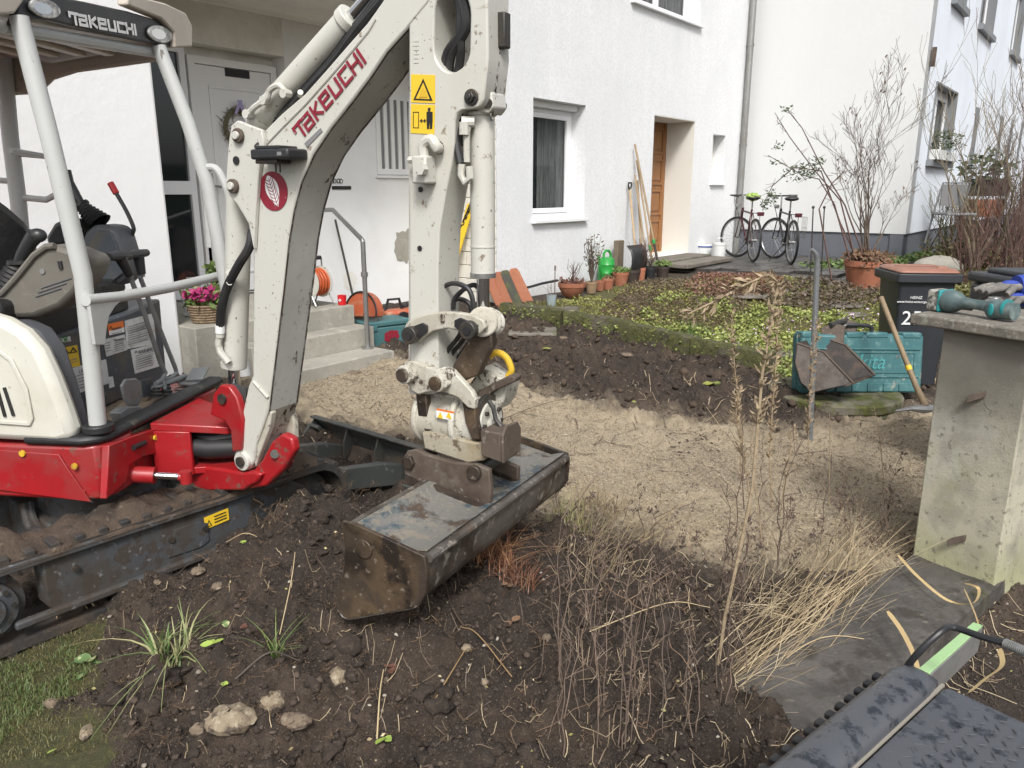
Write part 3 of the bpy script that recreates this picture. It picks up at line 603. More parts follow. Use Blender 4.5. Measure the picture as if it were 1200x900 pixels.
# --- left house (B) with canopy and door
lh = thing('left_house', 'old white house with ribbed soffit above its white front door', 'house', B(2,0,.3))
lint = 2.87; sof = 3.21
dB = [onB(340,200)[0], onB(240,200)[0]]; dB = [dB[0], dB[1]]
dtop = onB(283,70)[1]
gB = [onB(236,250)[0], onB(236,250)[0]+.9]
part('wall', MB().prism(rect(B,0,dB[0]-.02,-.2,sof), -nn*.2, []), m_oldsoft, lh, smooth=0)
part('lintel_beam', MB().prism(rect(B,dB[0]-.018,6.5,lint,sof), -nn*.2), m_lintel, lh, smooth=0)
part('recess_wall', MB().prism(rect(B,dB[0]-.02,6.5,-.2,lint,-.2), -nn*.1), m_lintel, lh, smooth=0)
FN = 1.2; sF = onB(205,330,FN)[0]
part('porch_wall', MB().prism(rect(B,sF,sF+5,-.2,sof,FN), -nn*1.19), m_oldwall, lh, smooth=0, bevel=.02)
for k in range(12):
    part('soffit_board', fbox(B,0,6.4,.002+k*.099,.092+k*.099,sof,sof+.02), m_soffit, lh, bevel=.003)
part('soffit_backing', fbox(B,0,6.4,0,1.18,sof+.021,sof+.03), m_greyprint, lh)
part('fascia', fbox(B,0,6.5,1.185,1.22,sof-.02,sof+.28), m_greyframe, lh)
part('roof_slab', fbox(B,.0,8,-3,1.22,sof+.285,sof+.4), m_slate, lh)
part('upper_wall', fbox(B,0,8,-.0,-.2,sof+.402,HT), m_oldsoft, lh)
# front door
dr = thing('front_door', 'white front door with wreath behind the excavator canopy', 'door', B((dB[0]+dB[1])/2,-.15,.62)) if False else None
fd = part('front_door', fbox(B,dB[0]+.07,dB[1]-.07,-.17,-.13,.62,dtop-.07), m_doorwhite, lh, bevel=.004)
part('door_panel', MB().prism(rect(B,dB[0]+.19,dB[1]-.19,.8,dtop-.24,-.13), nn*.012, [rect(B,dB[0]+.215,dB[1]-.215,.825,dtop-.265,-.13)]), m_doorwhite, fd, bevel=.003)
part('door_frame', MB().prism(rect(B,dB[0],dB[1],.60,dtop,-.19), nn*.075, [rect(B,dB[0]+.065,dB[1]-.065,.601,dtop-.065,-.19)]), m_doorwhite, lh, bevel=.004)
hs_, hz_ = onB(249,218,-.1)
part('door_handle', MB().box(B(hs_,-.12,hz_),(.045,.02,.24),AX).cyl(B(hs_,-.11,hz_),B(hs_,-.05,hz_),.012).cyl(B(hs_,-.06,hz_),B(hs_-.10,-.06,hz_-.01),.012), m_steel, fd)
ps, pz = onB(280,86,-.1)
part('door_sign', fbox(B,ps-.13,ps+.13,-.13,-.122,pz-.035,pz+.035), m_blackprint, fd)
# side glazing: white frame with dark glass
gz = B; g0,g1 = dB[1]+.02, sF+.05
part('side_light_frame', MB().prism(rect(B,g0,g1+.3,.6,lint-.02,-.19), nn*.07, [rect(B,g0+.06,g1+.24,1.68,lint-.08,-.19), rect(B,g0+.06,g1+.24,.7,1.56,-.19)]), m_pvc, lh, bevel=.004)
part('side_light_pane', fbox(B,g0+.06,g1+.24,-.165,-.155,1.68,lint-.08), m_darkglass, lh)
part('side_light_pane', fbox(B,g0+.06,g1+.24,-.165,-.155,.7,1.56), m_darkglass, lh)
# wall vent right of the door
v0,vt = onB(438,110); v1,vb = onB(484,205); v0,v1 = min(v0,v1),max(v0,v1)
vg = part('vent_grille', MB().prism(rect(B,v0,v1,vb,vt), nn*.02, [rect(B,v0+.03+i*(v1-v0-.04)/5, v0+.03+i*(v1-v0-.04)/5+.055, vb+.06, vt-.04) for i in range(5)]), m_oldsoft, lh)
for i in range(5): part('vent_slat', fbox(B,v0+.03+i*(v1-v0-.04)/5,v0+.03+i*(v1-v0-.04)/5+.055,.002,.004,vb+.06,vt-.04), m_greyprint, lh)
part('vent_ledge', fbox(B,v0-.03,v1+.03,0,.04,vb-.04,vb-.015), m_pvc, lh, bevel=.003)
ns, nz_ = onB(400,220)
part('name_plate', fbox(B,ns-.13,ns+.13,.001,.01,nz_-.018,nz_+.018), m_blackprint, lh)
for i,dx in enumerate((-.075,-.045,.01,.045)):
    part('house_number_ornament', MB().torus(B(ns+.05-dx,.008,nz_+.07),.022,.004,nn,16,5), m_blackprint, lh)
def blob(f, s, z, r, n=.002, seed=0, th=.003):
    rr = random.Random(seed); return MB().prism([f(s+r*math.cos(a)*rr.uniform(.75,1.1), n, z+r*1.1*math.sin(a)*rr.uniform(.75,1.1)) for a in [2*PI*i/22 for i in range(22)]], nn*th)
ps_, pz_ = onB(474,288); part('cement_patch', blob(B,ps_,pz_,.19,.001,4), m_concrete, lh)
ps_, pz_ = onB(410,328); part('cement_patch', blob(B,ps_,pz_,.10,.001,5), m_lintel, lh)
# wreath
ws, wz = onB(282,150,-.1)
wr = thing('door_wreath', 'dried twig wreath with purple ribbon hung on the white door', 'wreath', B(ws,-.1,wz))
mb = MB(); rr = random.Random(5)
for i in range(260):
    a = rr.uniform(0,2*PI); R_ = .16+rr.uniform(-.04,.05); p = B(ws+R_*math.cos(a),-.10+rr.uniform(-.02,.04),wz+R_*math.sin(a)); d = Vector((rr.uniform(-1,1),rr.uniform(-1,1),rr.uniform(-1,1)))*.05
    mb.ribbon([p,p+d],[.012,.003],Vector((rr.uniform(-1,1),rr.uniform(-1,1),rr.uniform(-1,1))))
mb.torus(B(ws,-.1,wz),.16,.025,nn,24,6)
part('twigs', mb, mat('dry_wreath', (.10,.10,.055), .9, layers=[(60,.4,.6,(.2,.18,.12))]), wr, smooth=0)
rb = MB().ribbon([B(ws+.02,-.06,wz+.25),B(ws-.02,-.03,wz+.10),B(ws,-.04,wz-.02)],[.05,.03,.05],u).ribbon([B(ws,-.06,wz+.25),B(ws+.08,-.04,wz+.12)],[.04,.03],u)
part('ribbon', rb, mat('purple_ribbon', (.36,.32,.52), .6), wr)

oh = thing('opposite_house', 'pale house with red roof across the garden, seen mirrored in the window', 'house', (28,17,.3))
part('wall', MB().box((30,17,3),(6,16,5.6)), m_oldwall, oh)
part('roof', MB().prism([Vector((26.4,8.5,5.7)),Vector((33.6,8.5,5.7)),Vector((30,8.5,8.6))],Vector((0,17,0))), m_terracotta, oh)
for y_ in (11,15,19,23): part('window_opening', MB().box((26.98,y_,3.4),(.06,1.2,1.3)), m_dark, oh)
single('garden_hedge', MB().box((22,15,1.3),(1.6,24,2.4)).jit(.12,3), m_leafdark, 'dark clipped hedge across the garden, seen mirrored in the window', 'hedge', loc=(22,15,.1))
# ------------------------------------------------------------------ entrance steps and what stands on them
SR = onB(415,358,1.41)[0]; SR = PP(415,358,B(0,1.41,0),nn); sR = -(SR-B0).dot(u)
st = thing('entrance_steps', 'weathered concrete steps leading up to the white front door', 'steps', B(2,1.5,.15))
s1 = -(PP(438,383,B(0,1.64,0),nn)-B0).dot(u); s2 = -(PP(462,405,B(0,1.95,0),nn)-B0).dot(u)
part('landing', fbox(B,sR,3.92,.003,1.41,-.2,.60), m_concrete, st, bevel=.008)
part('tread', fbox(B,s1,3.60,1.413,1.64,-.2,.43), m_concrete, st, bevel=.008)
part('tread', fbox(B,s2,3.5,1.643,1.95,-.2,.26), m_concrete, st, bevel=.008)
part('side_block', fbox(B,s1,sR-.003,.3,1.41,-.2,.43), m_concrete, st, bevel=.008)
part('side_slab', fbox(B,s2,s1-.003,.3,1.64,-.2,.26), m_concrete, st, bevel=.008)
# handrail
rl = thing('handrail', 'grey steel handrail rising beside the entrance steps', 'handrail', PP(431,408,B(0,1.8,0),nn))
p0 = PZ(431,408,.262); n0 = (p0-B0).dot(nn)
def onBn(px, py, n): return PP(px, py, B(0,n,0), nn)
pb = onBn(425,283,n0); pb.x, pb.y = p0.x, p0.y
far = B(-(onBn(376,244,n0-.9)-B0).dot(u), n0-.95, 1.55)
pc = PY(390,246,(pb.y+.75)); pd = PY(372,246,(pb.y+.9))
part('post', MB().cyl(p0,pb,.021,n=12), m_steel, rl)
part('rail', MB().tube([pb-Vector((0,0,.01)),pb+Vector((-.005,.01,.01)),pc,pd,pd+Vector((-.3,.3,0))],.021,12), m_steel, rl)
part('base_plate', MB().cyl(p0,p0+ZZ*.012,.055,n=20), m_steel, rl)
part('bracket', MB().cyl(p0+ZZ*.62,p0+ZZ*.66,.03,n=12), m_steel, rl)
# thin rod leaning on the wall
ra = PP(393,258,B(0,.05,0),nn); rb_ = onBn(417,360,.45)
rb_ = PZ(418,366,.44)
single('thin_rod', MB().cyl(rb_,ra,.012,n=8), m_pin, 'thin black rod leaning on the wall behind the handrail', 'rod')
# cable reel
rc = PZ(370,357,.61); cr = thing('cable_reel', 'orange extension cable wound on a round reel at the landing edge', 'cable reel', rc)
ctr = rc+ZZ*.20; axr = (u*.75-nn*.55+0*ZZ).normalized()
axr = (u*.95+nn*-.1).normalized()
R1 = .138
part('flange', MB().cyl(ctr-axr*.085,ctr-axr*.078,R1,n=32), m_exwhite, cr)
part('flange', MB().cyl(ctr+axr*.085,ctr+axr*.078,R1,n=32), m_exwhite, cr)
cb = MB()
for i in range(9): cb.torus(ctr+axr*(-.068+i*.017),R1*.80-(.012 if i%2 else 0),.0105,axr,32,6)
cb.cyl(ctr-axr*.076,ctr+axr*.076,R1*.72,n=24)
part('cable', cb, m_cable, cr)
part('hub', MB().cyl(ctr-axr*.10,ctr-axr*.087,.03,n=16).cyl(ctr+axr*.10,ctr+axr*.087,.045,n=16), m_blackpl, cr)
part('stand', MB().tube([ctr-axr*.1,rc-axr*.11+ZZ*.012+nn*.13,rc+axr*.11+ZZ*.012+nn*.13,ctr+axr*.1],.008,8).tube([ctr-axr*.1,rc-axr*.11+ZZ*.012-nn*.13,rc+axr*.11+ZZ*.012-nn*.13,ctr+axr*.1],.008,8).tube([ctr-axr*.1,ctr-axr*.1+ZZ*.2,ctr+axr*.1+ZZ*.2,ctr+axr*.1],.008,8), m_steel, cr)
part('handle', MB().tube([ctr-axr*.08+ZZ*.21,ctr+axr*.09+ZZ*.21],.018,8), m_blackpl, cr)
tb = PZ(386,358,.605)
cp = PZ(401,357,.602); cup = thing('red_cup', 'small red tin cup at the right edge of the landing', 'cup', cp)
part('cup_body', MB().lathe([(.0,0),(.036,0),(.040,.085),(.036,.085),(.033,.006),(0,.006)],cp,n=20), m_cupred, cup)
part('emblem', MB().box(cp+Vector((-.01,-.040,.045)),(.026,.003,.008)).box(cp+Vector((-.01,-.040,.045)),(.008,.003,.026)), m_whiteprint, cup)
# cut-off saw with orange guard, teal tool box, orange chainsaw beside the steps
G1 = PZ(425,398,.262)
cs = thing('cutoff_saw', 'orange guarded cut-off saw behind the steel handrail', 'power saw', G1)
cc = PY(428,366,G1.y+.05); wa = (Vector((-.5,-.85,.15))).normalized()
part('cutting_disc', MB().cyl(cc+wa*.012,cc+wa*.016,.165,n=40), m_alu, cs)
seg = [cc+wa*.02+ (wa.orthogonal().normalized()*0) for _ in ()]
a1 = ZZ.cross(wa).normalized(); a2 = wa.cross(a1)
arc = [cc-wa*.04+(a1*math.cos(t)+a2*math.sin(t))*.185 for t in [PI*(-.05)+PI*1.15*i/20 for i in range(21)]]
part('guard', MB().prism(arc, wa*.10), m_orange, cs, bevel=.01)
part('guard_edge', MB().tube([p+wa*.105 for p in arc],.009,6), m_blackpl, cs)
part('motor', MB().box(cc-wa*.12+a1*-.12+ZZ*-.04,(.22,.26,.18)), m_blackpl, cs, bevel=.03)
part('disc_hub', MB().cyl(cc+wa*.016,cc+wa*.04,.035,n=16), m_rust, cs)
# teal tool box
t0 = PZ(457,407,.20); tx = Vector((.80,.60,0)).normalized(); ty = Vector((-tx.y,tx.x,0))
TB = thing('teal_tool_box', 'old teal plastic tool box on the ground beside the steps', 'tool box', t0)
L_,W_,H_ = .46,.30,.26
c_ = PZ(456,408,.19); c_ = c_ - tx*L_*.0 ; org = PZ(452,409,.18)
bc = org+ty*W_/2+tx*L_*.08
AXT = (tx,ty,ZZ)
part('case', MB().box(bc+ZZ*H_*.40,(L_,W_,H_*.78),AXT), m_tealdark, TB, bevel=.012)
part('lid', MB().box(bc+ZZ*H_*.90,(L_+.012,W_+.012,H_*.2),AXT), m_tealdark, TB, bevel=.014)
part('red_marking', MB().prism([bc-ty*(W_/2+.003)+tx*(.02+a)+ZZ*b for a,b in ((-.07,.08),(-.02,.06),(.05,.07),(.09,.10),(.07,.16),(0,.17),(-.06,.15))],-ty*.002), m_redprint, TB)
part('latch', MB().box(bc-ty*(W_/2+.006)-tx*.14+ZZ*.2,(.05,.012,.05),AXT), m_tealdark, TB, bevel=.004)
gl = bc+ZZ*(H_*1.0+.02)-tx*.12
single('battery_pack', MB().box(gl+ZZ*.03,(.13,.09,.055),AXT).box(gl+ZZ*.07,(.07,.06,.03),AXT), m_blackpl, 'small dark battery pack on the lid of the teal tool box', 'battery', bevel=.012)
k0 = PY(462,372,t0.y+.55)
ch = thing('orange_chainsaw', 'orange and black chainsaw behind the teal tool box', 'chainsaw', k0-ZZ*.15)
part('body', MB().box(k0+tx*.05,(.34,.17,.16),AXT).box(k0+tx*.24+ZZ*-.03,(.12,.15,.2),AXT), m_orange, ch, bevel=.03)
part('handle', MB().tube([k0-tx*.10+ZZ*.06,k0-tx*.06+ZZ*.18,k0+tx*.06+ZZ*.18,k0+tx*.1+ZZ*.02],.014,8).tube([k0+tx*.1+ZZ*.1,k0+tx*.22+ZZ*.14,k0+tx*.3+ZZ*.05],.018,8), m_blackpl, ch)
part('starter_cover', MB().cyl(k0-ty*.09+tx*.05,k0-ty*.11+tx*.05,.065,n=20), m_blackpl, ch)
part('bar', MB().box(k0-tx*.3-ZZ*.02,(.36,.006,.08),AXT), m_alu, ch, bevel=.002)
# flower basket and lantern at the left of the landing
fb = PZ(243,377,.602); FB = thing('flower_basket', 'wicker basket of magenta primroses on the landing', 'basket', fb)
bk = MB()
for i in range(7): bk.torus(fb+ZZ*(.012+i*.020),.105+.0045*i,.011,(0,0,1),26,5)
bk.lathe([(0,0),(.10,0),(.13,.14),(.11,.14),(.09,.02)],fb)
part('wicker', bk, mat('wicker', (.28,.21,.13), .8, layers=[(50,.4,.6,(.15,.10,.06))]), FB)
part('foliage', leafcluster(fb+ZZ*.17,.16,.14,.06,200,.07,9), m_leaflight, FB, smooth=0)
part('flowers', leafcluster(fb+ZZ*.21-Vector((.0,.05,0)),.15,.12,.05,210,.05,10), m_magenta, FB, smooth=0)
part('foliage_sprig', leafcluster(fb+ZZ*.32+Vector((.05,.1,0)),.06,.05,.13,70,.07,12), m_leaflight, FB, smooth=0)
lf = PZ(222,372,.602)+Vector((0,.1,0)); LN = thing('metal_lantern', 'small white wire lantern beside the flower basket', 'lantern', lf)
mb = MB()
for k in range(6):
    a = k*PI/3; d = Vector((math.cos(a),math.sin(a),0)); mb.tube([lf+d*.075,lf+d*.08+ZZ*.14,lf+d*.03+ZZ*.22],.006,5)
mb.torus(lf+ZZ*.01,.075,.01,n=18,m=5).torus(lf+ZZ*.14,.08,.007,n=18,m=5)
part('cage', mb, m_excol, LN)
part('carry_handle', MB().tube([lf+Vector((-.03,0,.22)),lf+Vector((-.03,0,.31)),lf+Vector((.03,0,.31)),lf+Vector((.03,0,.22))],.005,5), m_excol, LN)

# ------------------------------------------------------------------ along the white house wall
def base_at(s, n): p = A(s,n,0); return A(s,n,float(base(p.x,p.y)))
def AS(px, py, n): return onA(px,py,n)[0]
# leaning roof tiles
TL = thing  # alias
rt0 = AS(589,365,.35)
tile_cols = [m_terracotta, m_terracotta, mat('mossy_dark_tile', (.06,.062,.05), .85, layers=[(8,.45,.65,(.10,.11,.04))], bump=[(30,.5,.008)]), m_terracotta]
names = ['orange clay roof tile leftmost in the row leaning on the wall','orange roof tile second from left leaning on the wall','dark mossy roof tile leaning between two orange ones','orange rounded roof tile at right of the leaning row']
for i,(pxa,pxb) in enumerate(((584,597),(593,606),(601,613),(610,622))):
    sa, sb = AS(pxa,388,.28), AS(pxb,388,.28); z = float(base(*A(sa,.28,0).xy))-.03
    fl = A(0,0,0); lean = Vector((0,0,0))
    bt = .30+.0*i; H_t = .43
    p = [A(sa,bt+.012*i,z),A(sb,bt+.012*i,z),A(sb-.01,.06+.012*i,z+H_t-.04),A(sb-.05,.05+.012*i,z+H_t),A(sa+.05,.05+.012*i,z+H_t),A(sa+.01,.06+.012*i,z+H_t-.04)]
    mb = MB().prism(p, (nn*.9+ZZ*.4).normalized()*.022)
    d_ = (p[-1]-p[0]).normalized()
    mb.prism([p[0]+u*.015,p[0]+u*.04,p[-1]+u*.03,p[-1]+u*.005], (nn*.9+ZZ*.4).normalized()*.034)
    single('roof_tile', mb, tile_cols[i], names[i], 'roof tile', 'clay roof tiles leaning on the house wall', bevel=.006)
# flat slabs at the tile foot
for i,(a,b) in enumerate(((600,378),(628,372),(652,366),(622,392))):
    p = G(a,b,.012); a0 = .2*i
    mb = MB().prism([p+Vector((x,y,0)) for x,y in ((-.22,-.18),(.24,-.2),(.26,.17),(-.2,.2))],ZZ*.035)
    single('stone_slab', mb, m_slabstone, ['flat grey stone slab directly below the leaning roof tiles','flat stone slab right of the roof tiles','small flat slab near the clay bowl','flat slab at the mossy kerb end'][i], 'stone slab', 'flat slabs along the house wall', bevel=.012)
hose = [A(AS(618,348,.12),.12,float(base(*A(.7,.1,0).xy))+.14), A(AS(640,345,.2),.14,.50), A(AS(657,340,.25),.2,.52)]
single('black_pipe', MB().tube(hose,.016,8), m_blackpl, 'black pipe end running along the wall foot by the tiles', 'pipe')
def pot(p, r, h, m, label, taper=.72, rim=.025, soil=True, group='plant pots along the house wall', name='plant_pot', bowl=False):
    root = thing(name, label, 'plant pot', p, group)
    if bowl: prof = [(0,0),(r*.45,0),(r*.72,h*.25),(r*.92,h*.6),(r*.96,h*.72),(r,h*.73),(r,h),(r*.92,h),(r*.86,h*.6),(0,h*.5)]
    else: prof = [(0,0),(r*taper,0),(r*.95,h*.80),(r,h*.80),(r,h),(r*.90,h),(r*.82,h*.5),(0,h*.5)]
    part('pot_wall', MB().lathe(prof, p, n=30), m, root)
    if soil: part('soil', MB().lathe([(0,h*.86),(r*.6,h*.88),(r*.90,h*.84)], p, n=20).jit(.004), m_soilpot, root)
    return root
def gz_(p): return Vector((p.x,p.y,float(base(p.x,p.y))))
def potpx(cx, yb, wpx, hpx, n, m, label, **k):
    s = AS(cx, yb-6, n); p = base_at(s, n); Y = p.y; sc = Y/FOC/.985; return pot(p, wpx*sc/2, hpx*sc*.95, m, label, **k), p
pts_pots = []
for cx,yb,w,h,n,m,lab,kw in (
    (670,355,32,18,.42,m_terracotta,'wide low terracotta bowl with dry stems, leftmost of the pots',{'bowl':True}),
    (693,350,14,14,.40,m_terralt,'pale mossy clay pot right of the wide bowl',{}),
    (703,348,11,12,.38,m_terracotta,'small narrow terracotta pot between pale pot and middle pot',{}),
    (712,345,15,13,.40,m_terracotta,'terracotta pot in front of the green watering can',{}),
    (727,343,19,17,.42,m_terracotta,'larger terracotta pot with green growth below the wooden post',{}),
    (740,341,20,18,.50,m_brownpot,'dark brown tub below the black snow shovel',{}),
    (751,338,10,17,.50,m_terracotta,'narrow orange pot beside the dark brown tub',{}),
    (761,337,14,16,.55,m_blackpl,'black plastic pot among the tool handles',{}),
    (776,332,16,14,.62,m_brownpot,'round dark pot with green rosette near the terrace edge',{}),
    (688,343,14,7,.18,m_blackpl,'low black tray behind the terracotta pots',{'bowl':True})):
    r_, p_ = potpx(cx,yb,w,h,n,m,lab,**kw); pts_pots.append((r_,p_))
def sprig(root, p, h, n, spread, m, name='dry_stems', seed=0, leaves=None, r=.004):
    rr = random.Random(seed); mb = MB()
    for i in range(n):
        a = rr.uniform(0,2*PI); d = Vector((math.cos(a),math.sin(a),0))*rr.uniform(0,spread); q = [p]; 
        for k in range(1,5): q.append(p+d*(k/4)+ZZ*h*rr.uniform(.7,1)*(k/4)+Vector((rr.uniform(-1,1),rr.uniform(-1,1),0))*.02)
        mb.tube(q,[r,r*.9,r*.8,r*.6,r*.4],4)
        for k in (2,3):
            e = q[k]+Vector((rr.uniform(-1,1),rr.uniform(-1,1),rr.uniform(.1,1)))*h*.2; mb.tube([q[k],e],[r*.6,r*.3],3)
    part(name, mb, m, root)
sprig(pts_pots[0][0], pts_pots[0][1]+ZZ*.15, .32, 12, .14, m_barkred, seed=1)
part('dead_leaves', leafcluster(pts_pots[0][1]+ZZ*.19,.17,.15,.03,120,.045,2), m_leafred, pts_pots[0][0], smooth=0)
sprig(pts_pots[1][0], pts_pots[1][1]+ZZ*.12, .62, 20, .16, m_deadst if 'm_deadst' in globals() else m_bark, seed=2, r=.005)
part('hanging_leaves', leafcluster(pts_pots[1][1]+ZZ*.5,.14,.12,.25,70,.05,4), m_bark, pts_pots[1][0], smooth=0)
for i in (4,8): part('rosette', leafcluster(pts_pots[i][1]+ZZ*.2,.12,.12,.04,160,.05,i), m_leaflight, pts_pots[i][0], smooth=0)
part('dead_leaves', leafcluster(pts_pots[3][1]+ZZ*.15,.09,.09,.02,60,.04,31), m_leafdry, pts_pots[3][0], smooth=0)
sprig(pts_pots[6][0], pts_pots[6][1]+ZZ*.18, .45, 22, .22, m_barkred, seed=5)
sprig(pts_pots[7][0], pts_pots[7][1]+ZZ*.15, .3, 14, .2, m_bark, seed=6)
# small glass jar by the bowl
gj = G(646,361); JR = thing('glass_jar', 'pale glass jar holding sticks left of the clay bowl', 'jar', gj)
part('jar_wall', MB().lathe([(0,0),(.05,0),(.06,.15),(.052,.15),(.045,.01),(0,.01)],gj), mat('pale_glass',(.35,.42,.43),.12,alpha=.55), JR)
sprig(JR, gj, .34, 3, .05, m_bark, name='sticks', seed=9)
single('plant_stake', MB().cyl(G(650,352),G(650,352)+ZZ*.36,.006,n=6).box(G(650,352)+ZZ*.38,(.02,.01,.06)), m_bark, 'thin stake standing in front of the wall near the jar', 'stake')
# watering can
wc = base_at(AS(710,334,.18), .18)+ZZ*.06; WC = thing('watering_can', 'bright green plastic watering can against the white wall', 'watering can', wc)
part('can_body', MB().lathe([(0,0),(.105,0),(.115,.02),(.112,.10),(.118,.11),(.112,.12),(.11,.21),(.116,.22),(.11,.23),(.10,.30),(.06,.315),(0,.315)],wc,n=28), m_greenpl, WC)
part('handle', MB().tube([wc+u*-.08+ZZ*.27,wc+u*-.075+ZZ*.37,wc+u*-.03+ZZ*.405,wc+u*.05+ZZ*.40,wc+u*.10+ZZ*.35,wc+u*.10+ZZ*.26],.017,8), m_greenpl, WC)
part('spout', MB().tube([wc-u*.08+ZZ*.05,wc-u*.16+ZZ*.18,wc-u*.22+ZZ*.36],[.035,.022,.016],10), m_greenpl, WC)
wp = base_at(AS(724,325,.12), .12); single('wooden_post', MB().box(wp+ZZ*.26,(.17,.07,.60),AX), m_oldwood, 'short square wooden post end standing between can and shovel', 'post', bevel=.008)
# tools leaning beside the door
def onAp(px, py, n): return PP(px, py, A(0,n,0), nn)
def tool(name, label, top, bot, r, m=m_handle, nt=.05, nb=.45):
    a = onAp(*top, nt); b = onAp(*bot, nb); root = thing(name, label, 'garden tool', b, 'long handled tools leaning beside the door')
    part('shaft', MB().tube([b,(a+b)/2+ZZ*.005,a],r,10), m, root); return root, a, b
r_, a, b = tool('snow_shovel','black snow shovel with wooden shaft and black D grip',(738,222),(746,310),.016)
part('grip', MB().tube([a-ZZ*.02,a+u*-.045+ZZ*.05,a+u*-.04+ZZ*.09,a+u*.04+ZZ*.09,a+u*.045+ZZ*.05,a-ZZ*.02],.012,8), m_blackpl, r_)
sb = onAp(745,313,.44); bl = MB(); vs = []; N = 10
for i in range(N+1):
    for j in range(6):
        x = -.21+.42*i/N; zz_ = .30-.40*j/5; dep = .05*math.cos(x/.21*1.3)+.05*math.sin(j/5*PI); vs.append(sb+u*x+ZZ*zz_*(1)+nn*(dep)-nn*(.04 if j==0 else 0))
bl.add(vs,[(i*6+j,(i+1)*6+j,(i+1)*6+j+1,i*6+j+1) for i in range(N) for j in range(5)])
bo = part('blade', bl, m_blackpl, r_); sm = bo.modifiers.new('solid','SOLIDIFY'); sm.thickness = .012
tool('garden_rake','grey weathered rake handle just right of the snow shovel',(744,205),(757,300),.013)
tool('garden_hoe','thick pale pole in the middle of the leaning tools',(747,212),(752,302),.016,nb=.40)
r_, a, b = tool('long_broom','longest pole reaching highest beside the wooden door',(744,169),(768,293),.015)
part('green_sleeve', MB().cyl(b+(a-b)*.06,b+(a-b)*.10,.024,n=10), m_greenpl, r_)
part('lower_socket', MB().cyl(b-(a-b)*.10,b+(a-b)*.06,.018,n=10), m_pin, r_)
r_, a, b = tool('digging_fork','brown pole leaning between broom and middle pole',(746,188),(764,305),.013)
part('green_sleeve', MB().cyl(b+(a-b)*.10,b+(a-b)*.15,.02,n=10), m_greenpl, r_)
tool('thin_cane','thin white cane standing among the leaning tools',(755,285),(754,330),.006,m_whitepl)
# terrace, raised threshold slabs, buckets
TZ = .50
tp = [PZ(786,313,TZ-.02), PZ(890,320,TZ-.02), PZ(992,326,TZ-.03), PZ(1040,310,TZ-.03), Cw(1.6,-.04,TZ-.05), Cw(.1,-.04,TZ-.05), A(6.9,.02,TZ-.05), A(3.7,.02,TZ-.05)]
struct('terrace_bed', MB().prism([Vector((p.x,p.y,TZ-.06)) for p in tp], -ZZ*.3), m_slabstone)
tpoly = [(p.x,p.y) for p in tp]
pv = struct('terrace_paving', MB().prism([Vector((p.x,p.y,TZ-.05)) for p in tp], -ZZ*.005), m_slate)
for i in range(-6,14):
    for j in range(-2,12):
        s0, n0 = i*.5+.25*(j%2), j*.33+.03; c = A(s0+3.7+.25,n0+.165,0)
        q = np.array([[A(s0+3.7+a_,n0+b_,0).x, A(s0+3.7+a_,n0+b_,0).y] for a_,b_ in ((.0,.0),(.49,0),(.49,.32),(0,.32))])
        if inpoly(q[:,0],q[:,1],tpoly).sum() >= 3 and sdist(np.array([c.x]),np.array([c.y]),tpoly)[0] > .05:
            part('paver', MB().box(Vector((c.x,c.y,TZ-.028+random.uniform(-.004,.004))),(.482,.314,.045),AX), m_slate, pv, bevel=.006)
for i,(a_,b_,c1,d1) in enumerate(((dA[0]-.25,dA[0]+.62,-.5,.42),(dA[0]+.625,dA[1]-.02,-.5,.42),(dA[0]-.27,dA[1]-.0,.425,.78))):
    part('threshold_slab', fbox(A,a_,b_,c1,d1,TZ+.0,.598-(.0 if i<2 else .03)), m_slabstone, pv, bevel=.015)
for i,(cx,yb,w,h,lab) in enumerate(((825,301,19,14,'white paint bucket with blue band left of the empty white bucket'),(842,303,16,18,'open white bucket with raised wire handle beside the bicycle'))):
    p = PZ(cx,yb,TZ+.0); sc = p.y/FOC; R_ = w*sc/2; H_ = h*sc
    BK = thing('white_bucket', lab, 'bucket', p, 'white buckets by the bicycles')
    part('bucket_wall', MB().lathe([(0,0),(R_*.88,0),(R_*.97,H_*.86),(R_*1.03,H_*.87),(R_*1.03,H_),(R_*.95,H_),(R_*.85,.02),(0,.02)],p,n=26), m_whitepl, BK)
    if i == 0:
        part('blue_band', MB().lathe([(R_*.985,H_*.80),(R_*1.04,H_*.86),(R_*1.05,H_*.90),(R_,H_*.95)],p,n=26), m_blueprint, BK)
        part('bucket_lid', MB().lathe([(0,H_*1.0),(R_*.97,H_*1.0),(R_*.97,H_*.98)],p,n=26), m_whitepl, BK)
    else: part('wire_handle', MB().tube([p+Vector((-R_,0,H_*.95)),p+Vector((-R_*.6,-.05,H_*1.25)),p+Vector((0,-.07,H_*1.34)),p+Vector((R_*.6,-.05,H_*1.25)),p+Vector((R_,0,H_*.95))],.007,6), m_whitepl, BK)

